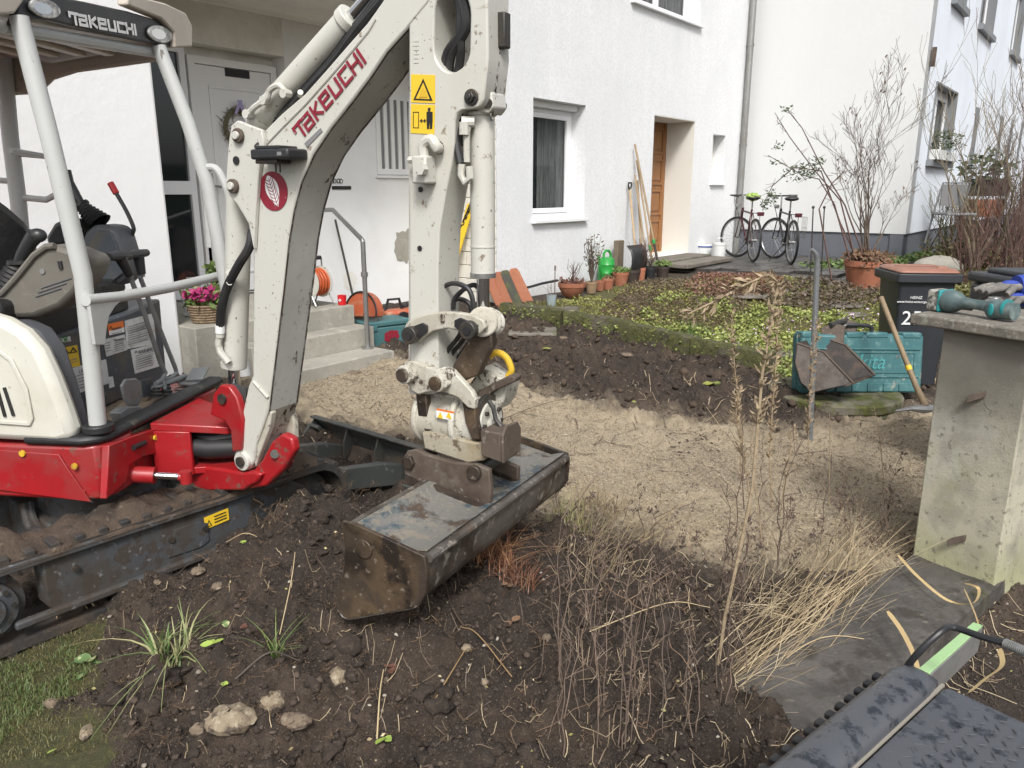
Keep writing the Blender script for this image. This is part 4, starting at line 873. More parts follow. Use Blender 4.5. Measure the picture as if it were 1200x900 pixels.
# ------------------------------------------------------------------ bicycles
def bike(rear, front, steer, label, m_frame_, bars, cloth, basket):
    rear = Vector(rear); front = Vector(front); fw = (front-rear); L = fw.length; fw.normalize(); fw.z = 0; fw.normalize(); rt_ = Vector((fw.y,-fw.x,0)); R_ = .335
    root = thing('bicycle', label, 'bicycle', rear, 'bicycles parked on the paving')
    rc_ = rear+ZZ*R_; fc_ = front+ZZ*R_; sd_ = Matrix.Rotation(steer,3,'Z')@rt_; sf = Matrix.Rotation(steer,3,'Z')@fw
    def wheel(c, ax, nm):
        w = part(nm, MB().torus(c,R_-.016,.019,ax,44,8), m_black, root)
        part('rim', MB().torus(c,R_-.042,.011,ax,44,6), m_steel, w)
        sp = MB(); a = ax.orthogonal().normalized(); b_ = ax.cross(a)
        for k in range(22):
            t = 2*PI*k/22; sp.tube([c+ax*(.025 if k%2 else -.025),c+(a*math.cos(t)+b_*math.sin(t))*(R_-.045)],.0022,3,cap=False)
        part('spokes', sp, m_steel, w); part('hub', MB().cyl(c-ax*.045,c+ax*.045,.02,n=10), m_steel, w)
    wheel(rc_, rt_, 'rear_wheel'); wheel(fc_, sd_, 'front_wheel')
    bb = rear+fw*(L*.42)+ZZ*.28; seatt = rear+fw*(L*.25)+ZZ*.80; head = rear+fw*(L*.78)+ZZ*.80; headl = head+fw*.05-ZZ*.14
    f = MB().tube([bb,seatt],.017,8).tube([bb,headl],.019,8).tube([seatt-ZZ*.06,head-ZZ*.03],.016,8).tube([headl-fw*.02,head+fw*-.02+ZZ*.02],.021,8)
    for s in (-1,1): f.tube([rc_+rt_*.055*s,bb+rt_*.03*s],.009,6).tube([rc_+rt_*.055*s,seatt-ZZ*.05+rt_*.02*s],.008,6)
    part('frame', f, m_frame_, root)
    fk = MB()
    for s in (-1,1): fk.tube([headl,headl+sd_*.05*s-ZZ*.05,fc_+sd_*.055*s],.010,6)
    part('fork', fk, m_frame_, root)
    part('seat_post', MB().cyl(seatt,seatt+ZZ*.16,.013,n=8), m_steel, root)
    sd0 = seatt+ZZ*.18
    part('saddle', MB().ball(sd0-fw*.04,.13,12,8,(.85,.62,.28),(rt_,fw,ZZ)).ball(sd0+fw*.12,.09,10,6,(.4,1,.35),(rt_,fw,ZZ)), m_black, root)
    if cloth: part('saddle_cover', MB().ball(sd0+ZZ*.012,.14,14,8,(.8,.75,.38),(rt_,fw,ZZ)).jit(.022,3), mat('lime_cloth',(.30,.42,.10),.7,layers=[(12,.5,.7,(.3,.45,.08))]), root)
    st_ = head+ZZ*.22+sf*.03
    part('stem', MB().tube([head,head+ZZ*.2,st_],.013,8), m_steel, root)
    if bars == 'drop':
        hb = MB().tube([st_-sd_*.30-sf*.15-ZZ*.02,st_-sd_*.30-sf*.0,st_-sd_*.2+sf*.08,st_,st_+sd_*.2+sf*.08,st_+sd_*.30,st_+sd_*.30-sf*.15-ZZ*.02],.012,8)
    else:
        hb = MB().tube([st_-sd_*.31-sf*.06,st_-sd_*.2+sf*.02,st_,st_+sd_*.2+sf*.02,st_+sd_*.31-sf*.06],.013,8)
    ho = part('handlebar', hb, m_blackpl, root)
    for s in (-1,1): part('grip', MB().cyl(st_+sd_*.31*s-sf*.06,st_+sd_*.2*s+sf*.01,.019,n=8), m_black, ho) if bars != 'drop' else None
    part('mudguard', MB().torus(rc_,R_+.02,.022,rt_,40,4,0,2*PI*.999), m_blackpl, root) if False else None
    rk = rc_+ZZ*.42
    part('luggage_rack', MB().tube([rk+rt_*.06-fw*.20,rk+rt_*.06+fw*.16],.006,5).tube([rk-rt_*.06-fw*.20,rk-rt_*.06+fw*.16],.006,5).tube([rk+rt_*.06-fw*.2,rk-rt_*.06-fw*.2],.006,5).tube([rc_+rt_*.06,rk+rt_*.06],.005,5).tube([rc_-rt_*.06,rk-rt_*.06],.005,5), m_pin, root)
    part('rear_light', MB().box(rk-fw*.22-ZZ*.01,(.10,.03,.06),(rt_,fw,ZZ)), m_bikered, root, bevel=.008)
    part('crank', MB().cyl(bb-rt_*.03,bb+rt_*.05,.03,n=12).cyl(bb+rt_*.05,bb+rt_*.056,.09,n=24).tube([bb+rt_*.07,bb+rt_*.075+ZZ*-.1+fw*.12],.008,6).tube([bb-rt_*.05,bb-rt_*.06+ZZ*.1-fw*.12],.008,6).box(bb+rt_*.12-ZZ*.1+fw*.12,(.09,.06,.02),(rt_,fw,ZZ)), m_steel, root)
    part('kickstand', MB().tube([bb-rt_*.02-fw*.05,bb-rt_*.22-ZZ*.27],.008,5), m_pin, root)
    if basket:
        bc_ = rc_+rt_*.16+ZZ*.22; mb = MB()
        for k in range(5): mb.tube([bc_+fw*(-.13+.065*k)+ZZ*.16,bc_+fw*(-.12+.06*k)-ZZ*.15],.003,3)
        for z in (-.15,0,.16): mb.tube([bc_-fw*.14+ZZ*z,bc_+fw*.14+ZZ*z],.004,3)
        part('side_basket', mb, m_steel, root)
    for z in (0,): part('brake_cables', MB().tube([st_+sf*.02,st_+sf*.12-ZZ*.08,headl+sf*.05],.004,4).tube([st_-sd_*.2,st_+sf*.14-ZZ*.12,headl+sf*.03],.004,4), m_blackpl, root)
    part('front_light', MB().cyl(head+sf*.06+ZZ*.05,head+sf*.12+ZZ*.05,.03,n=12), m_steel, root)
m_bikered = mat('red_bike_paint', (.07,.012,.018), .35); m_bikeblk = mat('black_bike_paint', (.02,.02,.022), .3)
bike(PZ(882,307,TZ), PZ(862,301,TZ), rad(38), 'dark red bicycle with lime cloth over its saddle', m_bikered, 'drop', True, False)
bike(PZ(926,310,TZ-.01), PZ(906,303,TZ-.01), rad(32), 'black bicycle with bare saddle and wire side basket', m_bikeblk, 'flat', False, True)

# yellow bar with black chain leaning on the block wall behind the dipper arm
def onEp(px, py, d=.06): return PP(px, py, A0-u*(.03+d), u)
yb = thing('yellow_bar', 'yellow bar with black chain leaning on the block wall behind the dipper arm', 'bar', onEp(520,350,.3))
part('bar', MB().prism([onEp(549,238,.05),onEp(555,244,.05),onEp(531,325,.2),onEp(523,345,.25),onEp(519,340,.25)], -u*.02), m_yelprint, yb, bevel=.003)
def chain0(a, b, link, r):
    mb = MB(); n = int((b-a).length/(link*.75))
    for i in range(n):
        t = (i+.5)/n; c = a.lerp(b,t); d = (b-a).normalized(); o2 = d.orthogonal().normalized(); o2 = o2 if i%2 else d.cross(o2)
        mb.tube([c+d*(link*.5*math.cos(k*PI/4))+o2*(link*.28*math.sin(k*PI/4)) for k in range(9)], r, 4, cap=False)
    return mb
part('chain', chain0(onEp(553,236,.09),onEp(528,298,.14),.055,.008), m_black, yb)
# ------------------------------------------------------------------ garden: kerb, big pot, bin, manhole, case, bucket, pick, bar
def gl3(px, py): return G(px, py)
m_mosskerb = mat('mossy_kerb_concrete', (.09,.08,.058), .95, layers=[(5,.40,.54,(.070,.072,.026)),(22,.50,.64,(.125,.125,.04),{'k':.85}),(12,.60,.68,(.05,.04,.03))], bump=[(20,.9,.03),(90,.8,.01)])
kp = [(588,376),(620,379),(660,386),(720,396),(767,408),(812,420),(862,431),(905,440)]
KR = thing('mossy_kerb', 'long low moss covered concrete kerb between dug soil and garden bed', 'kerb', G(720,400))
for i in range(len(kp)-1):
    a = G(*kp[i]); b = G(*kp[i+1]); d = (b-a); d.z = 0; L = d.length; d.normalize(); sdv = Vector((-d.y,d.x,0))
    za, zb = a.z, b.z; vs = []
    N = max(2,int(L/.06)); mb = MB(); rr = random.Random(i)
    prof = [(-.06,-.15),(-.065,.15),(-.05,.19),(0,.20),(.05,.19),(.065,.14),(.06,-.15)]
    for k in range(N+1):
        t = k/N; c = a+(b-a)*t; c.z = za+(zb-za)*t
        c = c + d*(.003 if k==0 else (-.003 if k==N else 0))
        vs += [c+sdv*(x*rr.uniform(.85,1.15))+ZZ*(z+rr.uniform(-.012,.012)) for x,z in prof]
    m_ = len(prof); mb.add(vs,[(k*m_+j,k*m_+j+1,(k+1)*m_+j+1,(k+1)*m_+j) for k in range(N) for j in range(m_-1)]+[tuple(range(m_)),tuple(range(N*m_,N*m_+m_))])
    part('kerb_stone', mb, m_mosskerb, KR)
# big terracotta pot with bare shrub
bp = G(1014,337); Rb = .30; Hb = .36
BP = pot(bp, Rb, Hb, m_terracotta, 'largest terracotta pot, holding the tall bare shrub', taper=.74, group='plant pots in the garden', name='large_plant_pot')
part('dead_leaves', leafcluster(bp+ZZ*(Hb+.04),.30,.28,.07,520,.08,21), m_leafdry, BP, smooth=0)
part('overhanging_leaves', leafcluster(bp+ZZ*(Hb-.02)+Vector((0,-.26,0)),.22,.06,.09,160,.06,22), m_leafdry, BP, smooth=0)
def branch(mb, p, d, L, r, depth, rr, curl=.25, split=3, up=.15, tips=None, rmin=.0028, nseg=5, sh=.62):
    q = [p]; rad_ = [r]; dd = d.normalized()
    for k in range(nseg):
        dd = (dd+Vector((rr.uniform(-1,1),rr.uniform(-1,1),rr.uniform(-.6,1)))*curl*.5+ZZ*up*.3).normalized(); q.append(q[-1]+dd*L/nseg); rad_.append(max(rmin, r*(1-.55*(k+1)/nseg)))
    mb.tube(q, rad_, 6 if r > .012 else (4 if r > .005 else 3), cap=False)
    if tips is not None and depth == 0: tips.append(q[-1])
    if depth > 0:
        for j in range(split):
            t = rr.randint(2, nseg) if j else nseg; b = q[t]; nd = (dd+Vector((rr.uniform(-1,1),rr.uniform(-1,1),rr.uniform(-.3,.9)))*.75).normalized()
            branch(mb, b, nd, L*sh*rr.uniform(.8,1.15), rad_[t]*.75, depth-1, rr, curl, split, up, tips, rmin, nseg, sh)
rr = random.Random(42)
TR = thing('bare_shrub', 'tall bare many-stemmed shrub growing from the largest terracotta pot', 'shrub', bp+ZZ*Hb)
tips = []
tb_ = MB()
for tx_,ty_ in ((1032,95),(1012,110),(985,150),(1060,140),(1000,190),(1050,210),(1020,160)):
    tp_ = PY(tx_,ty_,bp.y+rr.uniform(-.3,.3)); b0 = bp+ZZ*Hb+Vector((rr.uniform(-.06,.06),rr.uniform(-.06,.06),0)); L = (tp_-b0).length
    branch(tb_, b0, (tp_-b0), L*.52, .014, 4, rr, .26, 3, .06, tips, .0022, 5, .60)
part('branches', tb_, m_bark, TR)
lv = MB()
for p in rr.sample(tips, min(60,len(tips))):
    a = Vector((rr.uniform(-1,1),rr.uniform(-1,1),-1)).normalized(); b = a.orthogonal().normalized(); s = .05; lv.add([p,p+a*s*.5+b*s*.35,p+a*s,p+a*s*.5-b*s*.35],[(0,1,2,3)])
part('withered_leaves', lv, m_leafdry, TR, smooth=0)
# rose canes reaching left with green leaves
RS = thing('climbing_rose', 'arching rose canes with few dark leaves over the black bicycle', 'rose', G(985,318))
mb = MB(); lf_ = MB(); bY = bp.y-.1
for path in ([(1006,318),(985,235),(955,200),(925,160),(908,132)],[(1000,318),(978,240),(960,210),(940,205),(900,182)],[(1012,300),(990,240),(965,200),(940,150),(922,128)],[(1010,316),(985,262),(962,200),(930,196),(905,218),(895,238)],[(975,330),(960,245),(975,215),(990,200)]):
    q = [PY(x,y,bY+i*.12) for i,(x,y) in enumerate(path)]
    mb.tube(q,[.012,.010,.008,.006,.004][:len(q)],5)
    for k in range(14):
        t = rr.uniform(1.2,len(q)-1.01); i = int(t); p = q[i]*(1-(t-i))+q[i+1]*(t-i); e = p+Vector((rr.uniform(-1,1),rr.uniform(-1,1),rr.uniform(-.6,.8)))*.16; mb.tube([p,e],[.004,.002],3,cap=False)
for cx,cy,w,h,n in ((935,205,28,10,90),(950,198,20,6,50),(905,232,10,9,40),(912,172,8,5,26),(922,128,5,4,20),(958,190,10,6,36),(896,240,6,5,26),(908,190,9,4,16)):
    c = PY(cx,cy,bY+.3); sc = c.y/FOC; lf_.add(*(lambda q: (q.v,q.f))(leafcluster(c,w*sc*.8,.15,h*sc,n,.05,cx)))
part('canes', mb, m_barkred, RS); part('leaves', lf_, m_leafdark, RS, smooth=0)
# metal plant rods
for i,(a_,b_) in enumerate((((953,243),(949,336)),((966,243),(962,330)))):
    q0 = G(*b_); q1 = PY(a_[0],a_[1],q0.y)
    single('garden_rod', MB().cyl(q0,q1,.008,n=6).ball(q1,.020,8,6), m_pin, ['thin iron garden rod with ball tip, the one nearer the bicycle','thin iron garden rod with ball tip, right of its twin'][i], 'rod', 'iron garden rods')
# crowbar standing in the soil
c0_ = G(949,520); m1 = PY(956,350,c0_.y+.02); 
cw = MB().stube([c0_-ZZ*.05,(c0_+m1)/2,m1,PY(957.5,310,c0_.y+.02),PY(956,298,c0_.y+.01),PY(951,292,c0_.y)],[.018,.018,.018,.017,.015,.010],10)
single('crowbar', cw, m_lever, 'upright iron crowbar with bent tip stuck in the soil', 'crowbar')
# wheelie bin
bn0 = PZ(1033,438,.0); 
bF = Vector((-.28,-.96,0)).normalized()       # towards camera
bF = Vector((-.10,-.995,0)).normalized(); bS = Vector((-bF.y,bF.x,0)); bS = Vector((.995,-.10,0))
bo_ = PY(1068,445,6.45); bo_.z = 0
bo_ = Vector((3.10,5.80,0.10))
BN = thing('waste_bin', 'black wheeled waste bin with faded brown lid behind the gatepost', 'bin', bo_)
def bnp(x, y, z): return bo_+bS*(x*.86+.02)+bF*(-y*.9)+ZZ*z*1.04     # x right, y back
def loft(rings, mb=None):
    mb = mb or MB(); n = len(rings[0]); vs = [p for r in rings for p in r]
    return mb.add(vs,[(i*n+k,i*n+(k+1)%n,(i+1)*n+(k+1)%n,(i+1)*n+k) for i in range(len(rings)-1) for k in range(n)]+[tuple(range(n)),tuple(range((len(rings)-1)*n,len(rings)*n))])
def rr_(f, x0, x1, y0, y1, z, r=.03):
    out = []
    for cx,cy,a0 in ((x1-r,y1-r,0),(x0+r,y1-r,90),(x0+r,y0+r,180),(x1-r,y0+r,270)):
        for k in range(4): a = rad(a0+k*30); out.append(f(cx+r*math.cos(a),cy+r*math.sin(a),z))
    return out
part('bin_body', loft([rr_(bnp,-.19,.19,.04,.40,.03),rr_(bnp,-.235,.235,.0,.48,.78),rr_(bnp,-.24,.24,-.005,.49,.80)]), m_binblack, BN, bevel=.004)
part('bin_rim', loft([rr_(bnp,-.265,.265,-.03,.52,.79,.03),rr_(bnp,-.275,.275,-.04,.53,.80,.03),rr_(bnp,-.275,.275,-.04,.53,.855,.03),rr_(bnp,-.25,.25,-.02,.5,.86,.03)]), m_binblack, BN, bevel=.004)
ld = part('bin_lid', loft([rr_(bnp,-.255,.255,-.02,.50,.862,.04),rr_(bnp,-.255,.255,-.02,.50,.872,.04),rr_(bnp,-.235,.235,.0,.48,.888,.05),rr_(bnp,-.20,.20,.06,.46,.893,.05)]), m_binbrown, BN, bevel=.004)
part('lid_boss', MB().ball(bnp(.15,.12,.893),.03,12,6,(1.6,1,.5)), m_binbrown, ld)
part('lid_rib', MB().box(bnp(-.02,.25,.897),(.3,.02,.008),(bS,bF,ZZ)), m_binbrown, ld, bevel=.003)
part('bin_handle', MB().tube([bnp(-.2,.52,.86),bnp(-.2,.58,.87),bnp(.2,.58,.87),bnp(.2,.52,.86)],.014,8), m_binblack, BN)
for s in (-1,1): part('bin_wheel', MB().cyl(bnp(.17*s,.42,.10),bnp(.22*s,.42,.10),.10,n=24), m_black, BN)
for s in (-.17,-.06,.06,.17): part('bin_rib', MB().box(bnp(s*1.1,.012,.72),(.008,.012,.10),(bS,bF,ZZ)), m_binblack, BN)
def text(body, size, org, xdir, ydir, m, parent, name='lettering', ext=.0015, align='CENTER', scx=1.0, shear=0):
    cu = bpy.data.curves.new(name,'FONT'); cu.body = body; cu.size = size; cu.extrude = ext; cu.align_x = align; cu.align_y = 'CENTER'; cu.resolution_u = 3; cu.shear = shear
    tmp = bpy.data.objects.new('tmp',cu); COL.objects.link(tmp)
    dg = bpy.context.evaluated_depsgraph_get(); me = bpy.data.meshes.new_from_object(tmp.evaluated_get(dg)); bpy.data.objects.remove(tmp)
    xd = Vector(xdir).normalized(); yd = Vector(ydir); yd = (yd-xd*yd.dot(xd)).normalized(); zd = xd.cross(yd); off = wloc(parent)
    for v in me.vertices: c = v.co.copy(); v.co = Vector(org)+xd*c.x*scx+yd*c.y+zd*c.z-off
    me.name = name; me.materials.clear(); me.materials.append(m); o = bpy.data.objects.new(name,me); COL.objects.link(o); o.parent = parent
    return o
fz = (bnp(0,0,.78)-bnp(0,.04,.03)).normalized()
text('HEINZ',.030,bnp(-.085,-.004,.685),bS,fz,m_whiteprint,BN)
text('www.heinz-entsorgung.de',.026,bnp(-.085,-.003,.655),bS,fz,m_whiteprint,BN)
text('25',.15,bnp(-.10,.004,.53),bS,fz,m_whiteprint,BN,ext=.003)
# manhole ring
mh = G(985,470); mh = PZ(990,462,.13); mhc = Vector((2.27,5.30,.0))
mhc = PZ(978,455,.14); mhc.z = -.05; mhR = .46
MH = thing('concrete_manhole', 'round mossy concrete manhole cover carrying the digging bucket', 'manhole', mhc)
part('lower_ring', MB().lathe([(0,0),(mhR*1.03,0),(mhR*1.03,.085),(mhR*1.0,.092),(0,.092)],mhc,n=56).jit(.003), m_mossstone, MH)
part('cover', MB().lathe([(0,.10),(mhR*1.0,.10),(mhR*1.04,.115),(mhR*1.04,.165),(mhR*1.0,.18),(0,.185)],mhc,n=56).jit(.003), m_mossstone, MH)
part('ring_gap', MB().lathe([(mhR*.97,.09),(mhR*.97,.102)],mhc,n=40), m_dark, MH)
# teal machine case
cA = PZ(925,452,.13); cB = PZ(1072,456,.12)
cs0 = PY(937,470,5.50); cs1 = PY(1078,476,5.62)
e0 = Vector((cs0.x,cs0.y,.13)); e1 = Vector((cs1.x,cs1.y,.10)); ex = (e1-e0); Lc = ex.length; ex.normalize(); eb = Vector((-ex.y,ex.x,0)); up_ = (ZZ+eb*.12).normalized(); eb = ex.cross(up_)*-1
CS = thing('teal_machine_case', 'long teal plastic machine case standing upright behind the digging bucket', 'tool case', (e0+e1)/2)
AXC = (ex,eb,up_); Hc = .47; Dc = .15
def cp_(x, y, z): return e0+ex*x+eb*y+up_*z
part('case_shell', MB().box(cp_(Lc/2,Dc/2,Hc*.5),(Lc,Dc,Hc*.93),AXC), m_teal, CS, bevel=.02)
part('case_shell_rim', MB().box(cp_(Lc/2,Dc/2,Hc*.5),(Lc+.012,.03,Hc*.95),AXC), m_teal, CS, bevel=.008)
for x0,x1 in ((.0,.14),(.36,.50),(.52,.70),(.82,.98)): part('latch_block', MB().box(cp_(Lc*(x0+x1)/2,Dc*.35,Hc*.955),(Lc*(x1-x0),Dc*.75,Hc*.10),AXC), m_teal, CS, bevel=.012)
for z in (.74,.30): part('case_rib', MB().box(cp_(Lc/2,-.003,Hc*z),(Lc*.94,.012,.014),AXC), m_teal, CS, bevel=.004)
part('case_panel', MB().prism([cp_(Lc*.06,-.001,Hc*.36),cp_(Lc*.94,-.001,Hc*.36),cp_(Lc*.94,-.001,Hc*.70),cp_(Lc*.06,-.001,Hc*.70)],-eb*.006,[[cp_(Lc*.08,-.001,Hc*.385),cp_(Lc*.92,-.001,Hc*.385),cp_(Lc*.92,-.001,Hc*.675),cp_(Lc*.08,-.001,Hc*.675)]]), m_teal, CS)
for i in range(6): part('case_foot', MB().box(cp_(Lc*(.2+i*.13),-.004,Hc*.13),(Lc*.09,.012,Hc*.13),AXC), m_teal, CS, bevel=.004)
part('case_handle', MB().tube([cp_(Lc*.36,Dc*.4,Hc*.98),cp_(Lc*.36,Dc*.4,Hc*1.08),cp_(Lc*.39,Dc*.4,Hc*1.11),cp_(Lc*.57,Dc*.4,Hc*1.10),cp_(Lc*.60,Dc*.4,Hc*1.07),cp_(Lc*.60,Dc*.4,Hc*.98)],.016,8), m_blackpl, CS)
text('makita',.16,cp_(Lc*.47,-.003,Hc*.53),ex,up_,mat('teal_lettering',(.07,.28,.28),.5),CS,ext=.004,shear=.25,scx=.95)
text('AVT',.035,cp_(Lc*.80,-.004,Hc*.62),ex,up_,m_greyprint,CS)
# small digging bucket on the manhole
m_bktshade = mat('shade_painted_bucket_inside', (.030,.024,.020), .6, layers=[(12,.5,.66,(.075,.05,.036))], bump=[(25,.4,.01)])  # shade inside the open bucket painted as a darker colour on shell and far cheek
m_rustgrey = mat('dull_grey_rust', (.105,.09,.078), .7, layers=[(9,.42,.62,(.06,.047,.038),{'d':8}),(45,.58,.66,(.17,.155,.135),{'k':.7}),(4,.55,.7,(.14,.10,.075))], bump=[(25,.4,.008)])
dg0 = PY(990,455,5.15)
DB = thing('digging_bucket', 'small rusty excavator bucket lying on the round manhole', 'excavator bucket', mhc+ZZ*.185)
YB = mhc.y-.12
def q5(px,py,dy=0): return PY(px,py,YB+dy)
# outer shell: back panel, side cheek, floor
shell = [q5(933,400,.10),q5(931,425,0),q5(938,450,-.10),q5(950,459,-.18)]
lipn, lipf = q5(1001,448,-.34), q5(1026,440,.02)
mb = MB()
Lb = q5(966,403,.05); 
near = [q5(934,402,-.05),q5(931,425,-.12),q5(938,448,-.18),q5(952,460,-.25),q5(1000,449,-.38),q5(966,413,-.16)]
sh_ = Vector((.20,.12,.03))
far_ = [p+sh_ for p in near]
vs = near+far_
mb.add(vs,[(0,1,7,6),(1,2,8,7),(2,3,9,8),(3,4,10,9)])
bo = part('shell', mb, m_bktshade, DB, smooth=50); s_ = bo.modifiers.new('solid','SOLIDIFY'); s_.thickness = .012; s_.offset = 0
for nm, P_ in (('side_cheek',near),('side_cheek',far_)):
    part(nm, MB().prism(P_,Vector((.014,.009,.002))), m_rustgrey if P_ is near else m_bktshade, DB, bevel=.002)
for P_ in (near,far_): part('cheek_rim', MB().tube([P_[0],P_[5],P_[4]],.009,6), m_rust, DB)
part('cutting_edge', MB().prism([near[4]+Vector((-.01,-.02,-.005)),near[4]+(near[3]-near[4])*.2+Vector((-.01,-.02,-.012)),far_[4]+(far_[3]-far_[4])*.2+Vector((.01,.01,-.012)),far_[4]+Vector((.01,.01,-.005))],ZZ*.014), m_rust, DB, bevel=.002)
hk = [q5(965,408,.05),q5(962,385,.06),q5(975,378,.07),q5(990,383,.05),q5(988,405,.0),q5(978,412,-.02)]
part('hitch_ear', MB().prism(hk,Vector((.02,.03,0))), m_rust, DB, bevel=.003)
part('hitch_ear', MB().prism([p+Vector((.12,.08,.015)) for p in hk],Vector((.02,.03,0))), m_rust, DB, bevel=.003)
part('hitch_pin', MB().cyl(hk[2]+Vector((-.02,-.015,-.02)),hk[2]+Vector((.15,.10,0)),.022,n=14), m_pin, DB)
# pickaxe leaning on the teal case
pt = PY(1032,348,5.42); pbm = PZ(1084,482,.04)
pbm = PY(1084,479,5.05)
PK = thing('pickaxe', 'wooden handled pickaxe leaning on the teal case', 'pickaxe', pbm)
part('handle', MB().tube([pt,pt*.6+pbm*.4,pt*.2+pbm*.8,pbm+ZZ*.02],[.018,.017,.019,.026],12), m_handle, PK, label='worn wooden handle')
part('tape', MB().cyl(pt*.38+pbm*.62,pt*.34+pbm*.66,.0205,n=14), m_yelprint, PK)
part('head', MB().tube([pbm+Vector((-.21,-.02,-.01)),pbm+Vector((-.1,-.01,.005)),pbm,pbm+Vector((.09,.04,-.01))],[.008,.018,.034,.02],8), m_alu, PK)
# boulder, little log behind the bin, garden stones
def boulder(name, label, c, sx, sy, sz, m, seed):
    r = random.Random(seed); mb = MB().ball(c,1,18,12,(sx,sy,sz)).jit(min(sx,sz)*.06,seed); return single(name, mb, m, label, 'stone', loc=c-ZZ*sz)
q = G(1098,322); boulder('boulder','long pale mossy boulder behind the waste bin', q+ZZ*.10,.36,.22,.17,m_concrete,3)
q = G(1062,322); boulder('boulder','smaller grey stone left of the long boulder', q+ZZ*.05,.20,.15,.10,m_slabstone,4)
single('black_tub', MB().lathe([(0,0),(.13,0),(.16,.13),(.14,.13),(.12,.02),(0,.02)],G(1077,318)), m_blackpl, 'low black tub between the two garden stones', 'tub')
for i,(a_,b_,w_) in enumerate(((985,360,.34),(1000,372,.2),(880,350,.25),(915,418,.22),(868,408,.2))):
    p = G(a_,b_,.015); single('stepping_stone', MB().prism([p+Vector((w_*math.cos(t)*random.uniform(.8,1.1),w_*.7*math.sin(t)*random.uniform(.8,1.1),0)) for t in [2*PI*k/9 for k in range(9)]],ZZ*.03), m_slabstone,
      ['flat stepping stone left of the waste bin','small stepping stone beside the waste bin','stepping stone in the upper garden bed','grey stone near the teal case','stone in the moss by the kerb'][i], 'stepping stone', 'stones in the garden bed', bevel=.01)
# shrubs at the right
def shrub(name, label, px, py, n, hpx, spread, m, seed, dep=2, r=.014, extra=None, curl=.3, up=.3, split=3):
    g = G(px,py); r_ = random.Random(seed); root = thing(name,label,'shrub',g); mb = MB(); tp_ = []; H = hpx*.84*g.y/FOC
    for i in range(n):
        a = r_.uniform(0,2*PI); d = Vector((math.cos(a)*spread*r_.uniform(.1,1),math.sin(a)*spread*r_.uniform(.1,1),1)); branch(mb,g+Vector((r_.uniform(-.15,.15),r_.uniform(-.15,.15),-.02)),d,H*.62*r_.uniform(.7,1.1),r,dep,r_,curl,split,up,tp_)
    part('branches',mb,m,root)
    if extra:
        em, cnt, ex_, ez, sz = extra; part('foliage',leafcluster(g+ZZ*ez,ex_,ex_*.8,ez,cnt,sz,seed),em,root,smooth=0)
    return g
shrub('tall_shrub','tall grey twisted bare shrub in front of the right hand house',1150,322,7,250,.55,m_barkpale,11,3,.020,curl=.42)
shrub('tall_shrub','tall thin bare shrub at the picture edge by the right hand house',1194,330,6,260,.4,m_bark,12,3,.014)
shrub('olive_bush','dense olive twigged bush low behind the waste bin',1118,315,50,100,.65,m_barkolive,13,2,.007,(m_barkolive,700,.55,.26,.07))
shrub('red_twig_bush','dense reddish twigged bush at the right picture edge',1172,322,48,150,.8,m_barkred,14,2,.008,(m_leafred,500,.7,.45,.055))
shrub('red_twig_bush','second reddish bush lower beside the dark gloves',1205,345,24,120,.7,m_barkred,15,2,.008)
shrub('thorny_bush','brown bare bush in the dark pot behind the bin',1135,338,18,110,.7,m_barkred,16,2,.008)
shrub('thin_shrub','thin crooked sapling against the grey plinth corner',1092,300,3,105,.2,m_bark,17,1,.014,curl=.5)
shrub('low_heather','low dark twiggy plant beside the grey plinth',1040,303,10,50,.6,m_barkred,18,2,.005)
shrub('thin_shrub','slim bare twigs in front of the white gable',1068,300,4,70,.25,m_bark,19,1,.006)
qd = G(1135,318); pot(qd,.17,.24,m_brownpot,'dark square pot under the brown bare bush',group='plant pots in the garden')
qf = G(1098,290); gch = thing('garden_chair','grey folding garden chair behind the shrubs at the right house','chair',PY(1100,285,11.4))
q = PY(1100,285,11.4)
part('chair_frame',MB().tube([q+Vector((-.2,0,0)),q+Vector((-.12,0,.5)),q+Vector((-.05,0,.85)),q+Vector((.35,0,.85)),q+Vector((.28,0,.5)),q+Vector((.2,0,0))],.014,6).tube([q+Vector((-.15,0,.42)),q+Vector((-.15,-.4,.42)),q+Vector((.25,-.4,.42)),q+Vector((.25,0,.42))],.014,6),m_lever,gch)
part('seat',MB().box(q+Vector((.05,-.2,.43)),(.4,.4,.02)),m_greyprint,gch); part('backrest',MB().box(q+Vector((.13,.01,.68)),(.36,.02,.30)),m_greyprint,gch)
q = PY(1150,235,13.0); crt = thing('stacked_flower_crates','dark stack of planters half hidden behind the bushes','planter',q)
for i in range(3): part('crate',MB().box(q+Vector((.05*i,0,-.45+.33*i)),(.5,.3,.28)),[m_brownpot,m_terracotta,m_brownpot][i],crt,bevel=.01)
part('plants',leafcluster(q+ZZ*.5,.5,.3,.3,260,.12,8),m_leafdark,crt,smooth=0)
